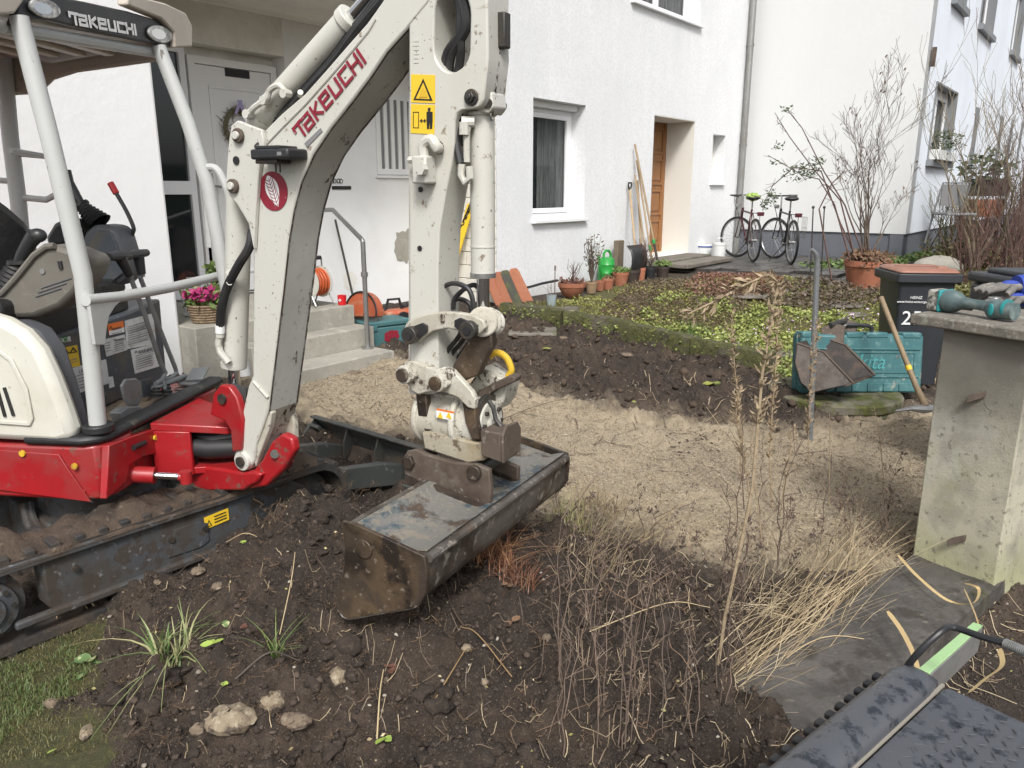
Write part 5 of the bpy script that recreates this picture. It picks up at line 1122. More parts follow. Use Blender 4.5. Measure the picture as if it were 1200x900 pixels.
# garden bed vegetation
bx, by = pts_in(Z_BED, 16000, .02, (-.5,5,7,13))
def keep(m_): return bx[m_], by[m_]
n1 = vn(bx*1.3,by*1.3,200); n2 = vn(bx*2.1,by*2.1,210)
x_, y_ = keep(n1 > .45); blades('moss_tufts', x_, y_, rng.uniform(.02,.07,len(x_)), .012, m_leafy, 'yellow green moss and small leaves covering the garden bed', (.10,.11,.025), (.24,.23,.07), .9, 2, cat='ground cover')
def leafmat(name, x, y, size, colA, colB, lift, label, cat='ground cover'):
    n = len(x); z = hgt(x,y)[0]; a = rng.normal(0,1,(n,3)); a[:,2] = np.abs(a[:,2])*.35; a /= np.linalg.norm(a,axis=1)[:,None]
    b = np.cross(a, rng.normal(0,1,(n,3))); b /= np.linalg.norm(b,axis=1)[:,None]; s = size*rng.uniform(.6,1.4,n)[:,None]
    p = np.stack([x,y,z+rng.uniform(.0,lift,n)],1)
    V = np.stack([p,p+a*s*.5+b*s*.3,p+a*s,p+a*s*.5-b*s*.3],1).reshape(-1,3); F = np.arange(4*n).reshape(n,4)
    k = rng.uniform(0,1,n)[:,None]; c = np.array(colA)[None]*(1-k)+np.array(colB)[None]*k; c = np.concatenate([c,np.ones((n,1))],1)
    return fast_mesh(name,V,F,m_leafy,cols=np.repeat(c,4,0),kind='stuff',label=label,cat=cat)
x_, y_ = pts_in(gp([(700,400),(780,345),(860,360),(1090,370),(1090,395),(930,452),(857,425),(780,400)]), 15000); k_ = vn(x_*3.5,y_*3.5,7) > .38
leafmat('green_groundcover', x_[k_], y_[k_], .034, (.11,.15,.03), (.38,.42,.12), .05, 'bright green leafy ground cover behind the mossy kerb')
x_, y_ = pts_in(gp([(600,370),(700,345),(1000,325),(1100,360),(1100,395),(930,440),(857,420),(720,388)]), 14000); k_ = vn(x_*2.1,y_*2.1,17) > .40
leafmat('yellow_groundcover', x_[k_], y_[k_], .026, (.13,.14,.03), (.34,.33,.09), .04, 'mossy yellow green plants between the pots and kerb')
x_, y_ = pts_in(gp([(700,372),(740,335),(800,330),(860,335),(880,370),(840,385),(760,388)]), 12000)
leafmat('brown_leaf_litter', x_, y_, .024, (.075,.05,.033), (.19,.135,.085), .04, 'brown withered plants below the terrace edge')
x_, y_ = pts_in(gp([(800,340),(822,322),(905,324),(930,340),(880,352),(820,350)]), 4500)
leafmat('red_leaf_litter', x_, y_, .034, (.12,.05,.034), (.24,.13,.085), .05, 'reddish brown dead leaves at the terrace edge')
x_, y_ = pts_in(gp([(880,345),(960,330),(1090,335),(1090,360),(900,370)]), 4500)
leafmat('dark_leaf_litter', x_, y_, .042, (.06,.045,.035), (.15,.11,.07), .09, 'dark curled dead leaves around the large pot')
x_, y_ = pts_in(gp([(925,316),(1090,300),(1100,312),(992,322)]), 1800)
leafmat('plinth_greens', x_, y_, .07, (.06,.11,.025), (.15,.22,.06), .10, 'green weeds along the foot of the grey plinth')
x_, y_ = pts_in(gp([(1085,345),(1100,300),(1200,300),(1230,345),(1150,360)]), 5000)
leafmat('right_bed_greens', x_, y_, .06, (.08,.09,.025), (.22,.20,.07), .10, 'mixed green and brown plants under the right hand bushes')
x_, y_ = pts_in(gp([(780,420),(800,395),(870,395),(960,370),(1080,375),(1080,390),(930,400),(850,425)]), 260)
leafmat('pink_flowers', x_, y_, .03, (.45,.3,.42), (.6,.5,.58), .09, 'tiny pale pink flowers dotted in the garden bed', 'flowers')
x_ , y_ = pts_in(gp([(778,395),(795,380),(828,385),(826,402),(790,408)]), 240)
blades('grass_clump', x_, y_, rng.uniform(.05,.12,len(x_)), .010, m_leafy, 'fresh green grass clump in the garden bed behind the kerb', (.06,.12,.025), (.14,.21,.06), .8, 3, cat='grass')
# fringe of roots and plants along the mossy kerb
x_, y_ = pts_in(gp([(592,378),(720,398),(862,433),(862,440),(720,406),(592,384)]), 350)
leafmat('kerb_moss', x_, y_, .03, (.08,.11,.02), (.18,.2,.05), .13, 'small moss and weeds hanging over the kerb')
# ------------------------------------------------------------------ mini excavator
MF = Vector((.9945,-.1045,0)); MR = Vector((-.1045,-.9945,0)); MO = Vector((-1.483,3.217,0))
AXM = (MF, MR, ZZ)
def Mw(a, b, z): return MO+MF*a+MR*b+ZZ*z
def Mb(px, py, b): return PP(px, py, Mw(0,b,0), MR)      # on plane b = const
def Ma(px, py, a): return PP(px, py, Mw(a,0,0), MF)      # on plane a = const
def inM(p): p = p-MO; return p.dot(MF), p.dot(MR), p.z
TF = Vector((.64,.768,0)).normalized(); TS = Vector((TF.y,-TF.x,0)); TO = Vector((-1.42,2.8,0))   # TS towards camera right
def Tw(s, w, z): return TO+TF*s+TS*w+ZZ*z
AXTt = (TF, TS, ZZ)
EX = thing('mini_excavator', 'white and red mini excavator with open canopy, boom lowered onto a blue grading bucket', 'excavator', (-1.7,3.2,0))
def xp(name, mb, m, parent=None, **k): return part(name, mb, m, parent or EX, **k)
def mbox(a0,a1,b0,b1,z0,z1): return MB().box(Mw((a0+a1)/2,(b0+b1)/2,(z0+z1)/2),(abs(a1-a0),abs(b1-b0),abs(z1-z0)),AXM)
# tracks
def track(w0):   # w0: outer (camera side) coordinate of the track, width .23 inward
    wd = .23; rr_ = .165; s0, s1, zc = -.58, .80, .185
    tr = xp('track', MB(), None) if False else None
    outline = []
    for k in range(13): t = -PI/2+PI*k/12; outline.append((s1+rr_*math.cos(t), zc+rr_*math.sin(t)))
    for k in range(13): t = PI/2+PI*k/12; outline.append((s0+rr_*math.cos(t), zc+rr_*math.sin(t)))
    inner = [(s+(0)*0, z) for s,z in outline]
    P_ = [Tw(s,w0,z) for s,z in outline]
    inn = [Tw(s1+(rr_-.03)*math.cos(t),w0,zc+(rr_-.03)*math.sin(t)) for t in [-PI/2+PI*k/12 for k in range(13)]]+[Tw(s0+(rr_-.03)*math.cos(t),w0,zc+(rr_-.03)*math.sin(t)) for t in [PI/2+PI*k/12 for k in range(13)]]
    belt = xp('track', MB().prism(P_, -TS*wd, [inn]), m_track, label='muddy rubber track')
    # lugs
    Lg = []; tot = 0
    n = 46; pts = P_+[P_[0]]; cum = [0]
    for i in range(len(pts)-1): cum.append(cum[-1]+(pts[i+1]-pts[i]).length)
    for k in range(n):
        d = cum[-1]*k/n; i = max(j for j in range(len(cum)) if cum[j] <= d+1e-9); i = min(i,len(pts)-2); t = (d-cum[i])/(cum[i+1]-cum[i]); c = pts[i].lerp(pts[i+1],t); tg = (pts[i+1]-pts[i]).normalized(); up = tg.cross(TS).normalized()
        if (c-Tw(.04,w0,zc)).dot(up) < 0: up = -up
        part('track_lug', MB().box(c-TS*(wd*.5)+up*.010,(.034,wd*.98,.026),(tg,TS,up)), m_track, belt, bevel=.004)
    return belt
belt1 = track(0.0); belt2 = track(-.75)
fr = lambda w0: MB().prism([Tw(s,w0,z) for s,z in ((-.355,.10),(.62,.10),(.74,.15),(.76,.24),(.66,.315),(-.36,.345),(-.385,.30),(-.385,.14))],-TS*.10)
tf1 = xp('track_frame', fr(-.012), m_frame, bevel=.008)
part('frame_flange', MB().prism([Tw(s,.012,z) for s,z in ((-.72,.318),(.66,.318),(.66,.334),(-.72,.350))],-TS*.17), m_frame, tf1, bevel=.004)
part('frame_foot', MB().box(Tw(.05,-.003,.115),(1.1,.03,.03),AXTt), m_frame, tf1, bevel=.008)
part('frame_patch', MB().prism([Tw(s,-.010,z) for s,z in ((.06,.16),(.20,.155),(.24,.17),(.24,.25),(.20,.27),(.10,.27))],TS*.004), m_frame, tf1, bevel=.002)
for s in (.08,.225,-.28): part('frame_bolt', MB().cyl(Tw(s,-.012,.235 if s > 0 else .25),Tw(s,.004,.235 if s > 0 else .25),.012,n=10), m_pin, tf1)
lbp = PP(255,620,Tw(0,-.009,0),TS); sl = (lbp-TO).dot(TF)
part('warning_label', MB().prism([Tw(sl-.055,-.009,.225),Tw(sl+.055,-.009,.232),Tw(sl+.055,-.009,.285),Tw(sl-.055,-.009,.278)],TS*.002), m_yelprint, tf1)
part('label_print', MB().prism([Tw(sl-.048,-.006,.233),Tw(sl-.024,-.006,.234),Tw(sl-.036,-.006,.264)],TS*.001,[[Tw(sl-.044,-.006,.236),Tw(sl-.029,-.006,.236),Tw(sl-.036,-.006,.256)]]), m_blackprint, tf1)
for k in range(3): part('label_print', MB().prism([Tw(sl-.012,-.006,.240+k*.013),Tw(sl+.044,-.006,.243+k*.013),Tw(sl+.044,-.006,.248+k*.013),Tw(sl-.012,-.006,.245+k*.013)],TS*.001), m_blackprint, tf1)
xp('track_frame', fr(-.77), m_frame, bevel=.008)
sp_ = xp('drive_sprocket', MB().lathe([(0,.012),(.055,.012),(.06,.0),(.10,-.005),(.105,-.03),(.13,-.035),(.13,-.09),(0,-.09)],Tw(-.575,.0,.20),TS,n=30), m_frame)
for k in range(9):
    a = 2*PI*k/9; part('sprocket_bolt', MB().cyl(Tw(-.575+.082*math.cos(a),0,.20+.082*math.sin(a)),Tw(-.575+.082*math.cos(a),.008,.20+.082*math.sin(a)),.009,n=8), m_pin, sp_)
xp('front_idler', MB().lathe([(0,0),(.05,0),(.11,-.02),(.12,-.08),(0,-.08)],Tw(.78,-.05,.19),TS,n=26), m_track)
for s in (-.3,.0,.3): xp('track_roller', MB().cyl(Tw(s,-.05,.09),Tw(s,-.16,.09),.05,n=16), m_track)
xp('undercarriage', MB().box(Tw(.05,-.49,.24),(.60,.56,.16),AXTt).cyl(Tw(.05,-.49,.3),Tw(.05,-.49,.43),.26,n=28), m_frame, bevel=.01)
# mud lying on the near track
def mudlay(pts, name='mud_on_track', seed=1, amp=.02, parent=None):
    vs = []; r = random.Random(seed)
    N, K = 46, 9
    for i in range(N+1):
        s = pts[0]+(pts[1]-pts[0])*i/N
        for j in range(K+1):
            w = pts[2]+(pts[3]-pts[2])*j/K; e = min(i,N-i,j*2,(K-j)*2)/4; z = pts[4]+(.004+amp*max(0,(fbm(np.array([s]),np.array([w]),9,3,seed)[0]+.35)))*min(1,e)*1.6
            vs.append(Tw(s,w,z))
    mb = MB().add(vs,[(i*(K+1)+j,(i+1)*(K+1)+j,(i+1)*(K+1)+j+1,i*(K+1)+j+1) for i in range(N) for j in range(K)])
    return xp(name, mb, m_mud, smooth=80)
mudlay((-.66,.86,.0,-.225,.352),amp=.055)
mudlay((-.62,.66,.014,-.02,.336),'mud_on_flange',2,.012)
xp('hydraulic_hose', MB().stube([Mb(28,592,.36),Mb(36,618,.42),Mb(60,640,.40),Mb(66,628,.34)],.016,8).stube([Mb(36,590,.34),Mb(42,612,.40),Mb(66,632,.38),Mb(74,622,.3)],.014,8), m_frame)
# dozer blade
bl0 = Vector((-1.27,4.73,0)); bl1 = Vector((-.42,4.03,0)); bd = (bl1-bl0).normalized(); bn = Vector((bd.y,-bd.x,0))
if bn.y > 0: bn = -bn                                    # towards machine
prof = [(-.02,-.09),(.035,-.02),(.055,.06),(.045,.14),(.0,.20)]
L_ = (bl1-bl0).length
BL = xp('dozer_blade', MB().add([bl0+bd*L_*i/10-bn*x+ZZ*z for i in range(11) for x,z in prof],[(i*5+j,(i+1)*5+j,(i+1)*5+j+1,i*5+j+1) for i in range(10) for j in range(4)]), m_blade, label='dark grey dozer blade')
s_ = BL.modifiers.new('solid','SOLIDIFY'); s_.thickness = .014; s_.offset = 0
for t in (.01,.30,.56,.80,.99):
    c = bl0+bd*L_*t; part('blade_rib', MB().prism([c+bn*a+ZZ*z-bd*.006 for a,z in ((-.05,-.05),(.10 if t in (.01,.99) else .03,-.05),(.10 if t in (.01,.99) else .03,.10),(-.01,.195),(-.05,.13))],bd*.012), m_blade, BL, bevel=.002)
part('blade_top_lip', MB().box((bl0+bl1)/2+ZZ*.2,(L_,.045,.012),(bd,bn,ZZ)), m_blade, BL, bevel=.003)
part('blade_foot', MB().box((bl0+bl1)/2+bn*.05-ZZ*.04,(L_*.96,.07,.06),(bd,bn,ZZ)), m_blade, BL, bevel=.008)
part('blade_plate', MB().box(bl0+bd*L_*.45+bn*.02+ZZ*.03,(.22,.012,.13),(bd,(bn+ZZ*.4).normalized(),(ZZ-bn*.4).normalized())), m_rust, BL, bevel=.003)
for t in (.01,):
    for z in (.0,.08,.15): part('blade_lug', MB().cyl(bl0+bn*.03+ZZ*z,bl0+bd*.10+bn*.03+ZZ*z,.014,n=8), m_blade, BL)
for t in (.25,.75):
    c = bl0+bd*L_*t; e = c+bn*.85; part('blade_arm', MB().prism([c+bn*.0-bd*.03+ZZ*-.05,c+bn*.0-bd*.03+ZZ*.07,c+bn*.15-bd*.03+ZZ*.12,e-bd*.03+ZZ*.24,e-bd*.03+ZZ*.14],bd*.06), m_blade, BL, bevel=.006)
# red upper frame: side skirt with recessed panel
def roundplan(a0,a1,b,r,z0,z1): pass
skirt = [(-1.6,.485),(-.09,.49),(-.03,.47),(0,.42),(.0,.30),(-.02,.25),(-.30,.25),(-1.6,.25)]
SK = xp('red_skirt', MB().prism([Mw(a,b,.455) for a,b in skirt], ZZ*.215), m_red, bevel=.012, label='red lower side panel')
part('skirt_recess', MB().prism([Mb(x,y,.495) for x,y in ((-60,545),(10,562),(97,582),(100,576),(60,553),(0,540),(-60,532))],-MR*.012), m_red, SK, bevel=.004)
part('skirt_step', MB().prism([Mb(x,y,.493) for x,y in ((-60,522),(70,532),(80,548),(108,588),(-60,566))],MR*.006), m_red, SK, bevel=.005)
for x,y in ((27,531),(88,546)):
    c = Mb(x,y,.50); part('skirt_bolt', MB().cyl(c,c+MR*.008,.012,n=10), m_yellow, SK)
xp('red_skirt', MB().prism([Mw(a,-b,.455) for a,b in skirt], ZZ*.215), m_red, bevel=.012)
xp('red_base_frame', mbox(-1.6,-.02,-.25,.25,.43,.60), m_red, bevel=.01)
# front face: recess with swing cylinder
FP = xp('front_panel', MB().prism([Ma(x,y,.012) for x,y in ((125,585),(128,522),(152,512),(190,500),(192,530),(168,535),(152,545),(148,565))], -MF*.03), m_red, bevel=.004)
part('panel_slot', MB().tube([Ma(156,525,.018),Ma(170,519,.018)],.011,10), m_blackprint, FP)
c = Ma(181,513,.014); part('panel_bolt', MB().cyl(c,c+MF*.008,.011,n=10), m_yellow, FP)
c1, c2 = PY(158,556,2.92), PY(182,557,2.93); c3 = PY(218,559,2.95)
SC = xp('swing_cylinder', MB().cyl(c1-(c2-c1)*.6,c2,.034,n=20), m_red)
part('cylinder_rod', MB().cyl(c2,c3,.014,n=14), m_chrome, SC); part('rod_eye', MB().cyl(c3-ZZ*.025,c3+ZZ*.025,.024,n=14).cyl(c3-(c3-c2)*.25,c3,.018,n=12), m_red, SC)
# red nose (frame extension) and swing bracket
noseT = [Ma(190,498,.0), Ma(252,462,.0)]
zT = .665
nt = [Mw(.0,.16,zT),Mw(.30,.085,zT-.03),Mw(.34,.0,zT-.03),Mw(.30,-.085,zT-.03),Mw(0,-.25,zT)]
NS = xp('nose_top_plate', MB().prism(nt,-ZZ*.035), m_red, bevel=.006)
side = [Mw(0,.16,.63),Mw(.29,.085,.61),Mw(.30,.085,.55),Mw(.22,.10,.50),Mw(.20,.10,.44),Mw(0,.16,.43)]
hole = [Mw(.19+.06*math.cos(t),.118+.0*t,.535+.055*math.sin(t)) for t in [2*PI*k/18 for k in range(18)]]
xp('nose_side_plate', MB().prism([Mw(0,.16,.63),Mw(.15,.125,.62),Mw(.15,.125,.43),Mw(0,.16,.43)],-MR*.02), m_red, bevel=.004)
xp('nose_side_plate', MB().prism([Mw(0,-.25,.63),Mw(.29,-.085,.61),Mw(.29,-.085,.43),Mw(0,-.25,.43)],MR*.02), m_red, bevel=.004)
xp('nose_bottom_plate', MB().prism([Mw(0,.16,.43),Mw(.30,.07,.43),Mw(.34,0,.43),Mw(.30,-.085,.43),Mw(0,-.25,.43)],ZZ*.03), m_red, bevel=.004)
xp('hose_bundle', MB().tube([Mw(.05,.06,.54),Mw(.20,.07,.53),Mw(.33,.04,.53),Mw(.42,.02,.56)],.045,12).tube([Mw(.05,.03,.56),Mw(.22,.05,.57),Mw(.40,.02,.60)],.03,10), m_black)
# boom plane
m_wornedge = mat('worn_boom_edge', (.25,.25,.23), .6, layers=[(14,.42,.50,(.06,.042,.032),{'d':9,'r':.75})])
BD = Vector((.883,-.469,0)).normalized(); BN_ = Vector((BD.y,-BD.x,0)); BO = Vector((-1.16,3.13,0)) # BN_ points (-.469,-.883) to camera
def Bp(px, py, off=0): return PP(px, py, BO+BN_*off, BN_)
def Bpoly(L, off=0): return [Bp(a,b,off) for a,b in L]
# swing bracket (red casting)
SB = xp('swing_bracket', MB().prism(Bpoly([(213,560),(214,546),(240,547),(262,550),(283,554),(298,553),(306,556),(300,566),(292,570),(285,575),(222,576)],.10),-BN_*.20), m_red, bevel=.01, label='red swing bracket at boom foot')
part('bracket_ear', MB().prism(Bpoly([(246,486),(250,461),(258,451),(268,453),(277,466),(284,492),(282,528),(272,530),(270,505),(264,494)],.10),-BN_*.035), m_red, SB, bevel=.006)
part('bracket_ear', MB().prism(Bpoly([(250,470),(266,452),(280,466),(290,500),(285,540),(272,530),(270,505)],-.06),-BN_*.03), m_red, SB, bevel=.006)
c = Bp(259,468,.11); part('ear_pin', MB().cyl(c,c-BN_*.22,.022,n=18), m_pin, SB)
c = Bp(226,539,.05); part('vertical_pin', MB().cyl(c+ZZ*.01,c-ZZ*.02,.035,n=20), m_red, SB)
for w in (.075,-.03): part('foot_lug', MB().prism(Bpoly([(288,574),(292,556),(306,540),(318,518),(330,508),(342,514),(345,528),(332,550),(312,570)],w),-BN_*.04), m_red, SB, bevel=.01)
for w in (.03,): part('lug_recess_shade', MB().prism(Bpoly([(298,560),(312,535),(328,520),(336,528),(322,550),(306,566)],w),-BN_*.06), m_black, SB)  # black block between the lugs, stands for the shade inside the fork
xp('foot_cross_pin', MB().cyl(Bp(322,532,.085),Bp(322,532,-.085),.018,n=14), m_pin)
# boom body
BW = .085
boom = [(283,551),(276,545),(274,535),(281,505),(285,480),(291,452),(296,440),(297,300),(296,253),(285,225),(300,170),(310,153),(330,133),(357,110),(382,82),(407,53),(430,27),(447,3),(462,-20),(495,-70),(530,-75),(528,-30),(500,5),(477,33),(453,60),(433,90),(413,117),(387,150),(367,180),(352,213),(343,247),(337,283),(331,340),(325,390),(319,440),(314,480),(306,505),(300,520),(298,540),(291,551)]
BM = xp('boom', MB().prism(Bpoly(boom,BW),-BN_*2*BW), m_exwhite, bevel=.007, label='bent white boom with worn paint')
# underside wear plate
def lerp2(a,b,t): return (a[0]+(b[0]-a[0])*t, a[1]+(b[1]-a[1])*t)
und = [(314,482),(319,440),(325,390),(331,340),(337,283),(343,247),(352,213),(367,180),(387,150),(413,117),(433,90),(453,60),(477,33),(500,5)]
q = Bpoly(und,BW-.004); off_ = []
for i,p in enumerate(q):
    t = (q[min(i+1,len(q)-1)]-q[max(i-1,0)]).normalized(); o_ = BN_.cross(t); o_ = o_ if o_.dot(BD) > 0 else -o_; off_.append(o_)
vs = []
for p,o_ in zip(q,off_): vs += [p+o_*.004, p+o_*.004-BN_*(2*BW-.008)]
part('belly_plate', MB().add(vs,[(2*i,2*i+1,2*i+3,2*i+2) for i in range(len(q)-1)]), m_exbelly, BM, label='scraped grey underside')
for sg in (0,1):
    vs = []
    for p,o_ in zip(q,off_):
        e0_ = p+o_*.0055-BN_*((2*BW-.008) if sg else 0); vs += [e0_, e0_+BN_*(.010 if sg else -.008)]
    part('worn_edge', MB().add(vs,[(2*i,2*i+1,2*i+3,2*i+2) for i in range(len(q)-1)]), m_wornedge, BM)
ft = Bpoly([(300,520),(306,505),(314,482)],BW-.004)
vs = []
for p in ft: vs += [p+BD*.005, p+BD*.005-BN_*(2*BW-.008)]
part('foot_plate', MB().add(vs,[(0,1,3,2),(2,3,5,4)]), m_exwhitechip, BM)
part('foot_flare', MB().prism(Bpoly([(322,470),(338,478),(344,492),(345,515),(338,512),(326,512),(318,528),(306,535),(300,520),(312,480)],-BW+.012),-BN_*.03).prism(Bpoly([(314,481),(318,484),(316,500),(304,532),(299,548),(296,530),(300,505)],BW-.01),-BN_*.03), m_exwhitechip, BM, bevel=.005)
c = Bp(285,540,BW+.004); part('foot_boss', MB().cyl(c-BN_*.02,c+BN_*.012,.040,n=24), m_exwhite, BM, bevel=.003)
part('foot_pin', MB().cyl(c+BN_*.002,c+BN_*.022,.022,n=18), m_pin, BM)
e = [Bp(297,447,BW+.004),Bp(314,466,BW+.004)]; part('weld_seam', MB().tube([e[0],e[1]],.006,6), m_exwhite, BM)
# edge seam along top flange of text face
part('flange_seam', MB().tube(Bpoly([(311,170),(330,150),(357,123),(382,95),(407,66),(432,36),(440,22)],BW+.002),.004,5), m_exwhite, BM)
# cylinder mount plate (bracket with two pins)
for w in (BW+.022,-BW-.004):
    bpz = part('pin_plate', MB().prism(Bpoly([(268,165),(271,147),(278,141),(290,146),(306,152),(309,165),(303,200),(299,250),(297,292),(291,262),(278,240),(268,228),(264,216),(266,190)],w),-BN_*.02), m_exwhite, BM, bevel=.004)
for x,y,r in ((280.5,159,.026),(274.5,218,.026)):
    c = Bp(x,y,BW+.024); part('pin', MB().cyl(c,c+BN_*.014,r,n=20), m_rust, BM, bevel=.003); part('pin_end', MB().cyl(c+BN_*.006,c+BN_*.024,r*.55,n=16), m_exwhite, BM, bevel=.002)
c = Bp(277,188,BW+.024); part('plate_hole', MB().cyl(c,c+BN_*.003,.015,n=16), m_blackprint, BM)
# boom logo lettering, drawn as strokes
def strokes(paths, org, xd, yd, h, th, m, parent, name='lettering', ext=None, zoff=.0015):
    mb = MB(); nz = xd.cross(yd).normalized()
    for P_ in paths:
        pp = [org+xd*(x*h)+yd*(y*h) for x,y in P_]
        for i in range(len(pp)-1):
            d = (pp[i+1]-pp[i]).normalized(); sdd = nz.cross(d); dg_ = abs(d.dot(xd)) > .15 and abs(d.dot(yd)) > .15; k_ = 0 if dg_ else .5; a = pp[i]-d*th*k_; b = pp[i+1]+d*th*k_
            mb.prism([a-sdd*th/2,b-sdd*th/2,b+sdd*th/2,a+sdd*th/2],nz*(zoff+.0002*(i%3)))
    return part(name, mb, m, parent, smooth=0)
LT = {'T':([[(0,.80),(.12,.80)],[(.0,1),(.72,1)],[(.42,1),(.42,0)]],.78),'a':([[(.08,.95),(.62,.95),(.62,0),(.05,0),(.05,.50),(.62,.50)]],.86),'K':([[(.05,1),(.05,0)],[(.60,1.0),(.12,.50)],[(.12,.50),(.62,-.04)]],.78),
      'e':([[(.62,.50),(.05,.50),(.05,.95),(.62,.95),(.62,.50)],[(.05,.50),(.05,0),(.62,0)]],.86),'U':([[(.05,.95),(.05,0),(.62,0),(.62,.95)]],.86),'C':([[(.64,.95),(.05,.95),(.05,0),(.64,0)]],.82),'H':([[(.05,1),(.05,0)],[(.62,1),(.62,0)],[(.05,.5),(.62,.5)]],.84),'I':([[(.05,1),(.05,0)]],.2)}
LT['T'] = ([[(.0,.70),(.0,1),(.62,1)],[(.42,1),(.42,0)]],.70)
def logo(org, end, up, h, th, m, parent):
    xd = (end-org); Lx = xd.length; xd.normalize(); up = (up-xd*up.dot(xd)).normalized(); adv = sum(LT[c][1] for c in 'TaKeUCHI'); k = Lx/(adv*h); x = 0; P_ = []
    for c in 'TaKeUCHI':
        for st_ in LT[c][0]: P_.append([((x+a)*k,b) for a,b in st_])
        x += LT[c][1]
    return strokes(P_, org, xd, up, h, th, m, parent)
o0 = Bp(352,164,BW+.003); o1 = Bp(430,70,BW+.003); ou = Bp(346,156,BW+.003)-o0
logo(o0, o1, ou, (Bp(343,152,BW)-Bp(352,164,BW)).length*1.0, .0098, m_redprint, BM)
part('type_label', MB().prism(Bpoly([(357,168),(376,150),(378,154),(360,173)],BW+.001),BN_*.002), m_greyprint, BM)
# round red emblem with white feather leaf
c = Bp(320.5,224,BW+.001); rx = (Bp(337,224,BW)-Bp(304,224,BW)).length/2; ry = (Bp(320,201,BW)-Bp(320,247,BW)).length/2
ov = [c+BD*rx*math.cos(t)+ZZ*ry*math.sin(t) for t in [2*PI*k/40 for k in range(40)]]
em = part('round_emblem', MB().prism(ov,BN_*.002), m_redprint, BM)
tilt = (BD*.35+ZZ*-.93).normalized(); wd_ = (BD*.93+ZZ*.35).normalized()
lf2 = [c+BN_*.0025+tilt*(-ry*.85+ry*1.7*i/14)+wd_*(rx*.46*math.sin(PI*(i/14)**.8)) for i in range(15)]+[c+BN_*.0025+tilt*(-ry*.85+ry*1.7*i/14)-wd_*(rx*.46*math.sin(PI*(i/14)**.8)) for i in range(13,0,-1)]
part('emblem_leaf', MB().prism(lf2,BN_*.0012), m_whiteprint, em)
vn_ = MB()
for i in range(7):
    b0_ = c+BN_*.004+tilt*(ry*.62-ry*.19*i); 
    for sg in (-1,1): vn_.ribbon([b0_,b0_-tilt*ry*.16+wd_*sg*rx*.22,b0_-tilt*ry*.34+wd_*sg*rx*.30],[.003,.006,.001],wd_)
vn_.ribbon([c+BN_*.004+tilt*ry*.8,c+BN_*.004-tilt*ry*.7],[.003,.002],wd_)
part('emblem_veins', vn_, m_redprint, em)
# work lamp on the boom side
lm = Bp(327,181,BW+.05); LM = xp('work_lamp', MB().box(lm,(.175,.10,.035),(BD,BN_,ZZ)), m_blackpl, bevel=.008)
part('lamp_ridge', MB().box(lm+ZZ*.022-BD*.01,(.11,.09,.012),(BD,BN_,ZZ)), m_blackpl, LM, bevel=.003)
part('lamp_ridge', MB().box(lm-ZZ*.024-BD*.03,(.10,.07,.014),(BD,BN_,ZZ)), m_pin, LM, bevel=.003)
part('lamp_wire', MB().stube([lm-BD*.085,lm-BD*.11+ZZ*.03,Bp(306,165,BW),Bp(306,158,BW)],.004,5), m_blackpl, LM)
for k_ in (0,.02): part('lamp_wire', MB().tube([lm-BD*k_-ZZ*.02,lm-BD*k_-ZZ*.06],.003,4), m_blackpl, LM)
part('lamp_print', MB().box(lm+BD*.05+BN_*.051,(.02,.001,.012),(BD,BN_,ZZ)), m_greyprint, LM)
# lift cylinder on top (boom cylinder towards dipper)
def ctube(name, pa, pb, r, m, parent=None, n=20, off=0, **k):
    a = Bp(*pa,off); b = Bp(*pb,off); return xp(name, MB().cyl(a,b,r,n=n), m, parent, bevel=.003, **k), a, b
AC,a,b = ctube('arm_cylinder',(303,140),(408,24),.044,m_exwhite)
part('cylinder_end', MB().cyl(b-(b-a)*.03,b+(b-a)*.035,.050,n=20), m_exwhite, AC, bevel=.004)
part('cylinder_base', MB().ball(a,.05,14,10), m_exwhite, AC)
e = Bp(450,-24); part('chrome_rod', MB().cyl(b,e,.021,n=16), m_chrome, AC)
part('oil_pipe', MB().stube([Bp(292,134,.06),Bp(298,126,.07),Bp(312,116,.07),Bp(316,106,.07),Bp(326,100,.07),Bp(334,107,.06)],.011,8), m_exwhite, AC)
for x,y in ((292,134),(312,118),(336,110)): c = Bp(x,y,.06); part('pipe_fitting', MB().cyl(c-BN_*.012,c+BN_*.02,.016,n=8), m_exwhite, AC)
part('grease_fitting', MB().cyl(Bp(352,112,.05),Bp(352,108,.07),.010,n=8), m_exwhite, AC)
HS = MB()
for i in range(3): HS.stube([Bp(322+3*i,142-i,-.02+.03*i),Bp(345+2*i,118,-.0+.02*i),Bp(385+3*i,72,.02*i),Bp(405+3*i,45,.02*i+.01),Bp(425+3*i,20,.02*i+.02),Bp(447+4*i,-8,.02*i+.02),Bp(480,-40,.02*i)],.013,8)
xp('boom_hoses', HS, m_black)
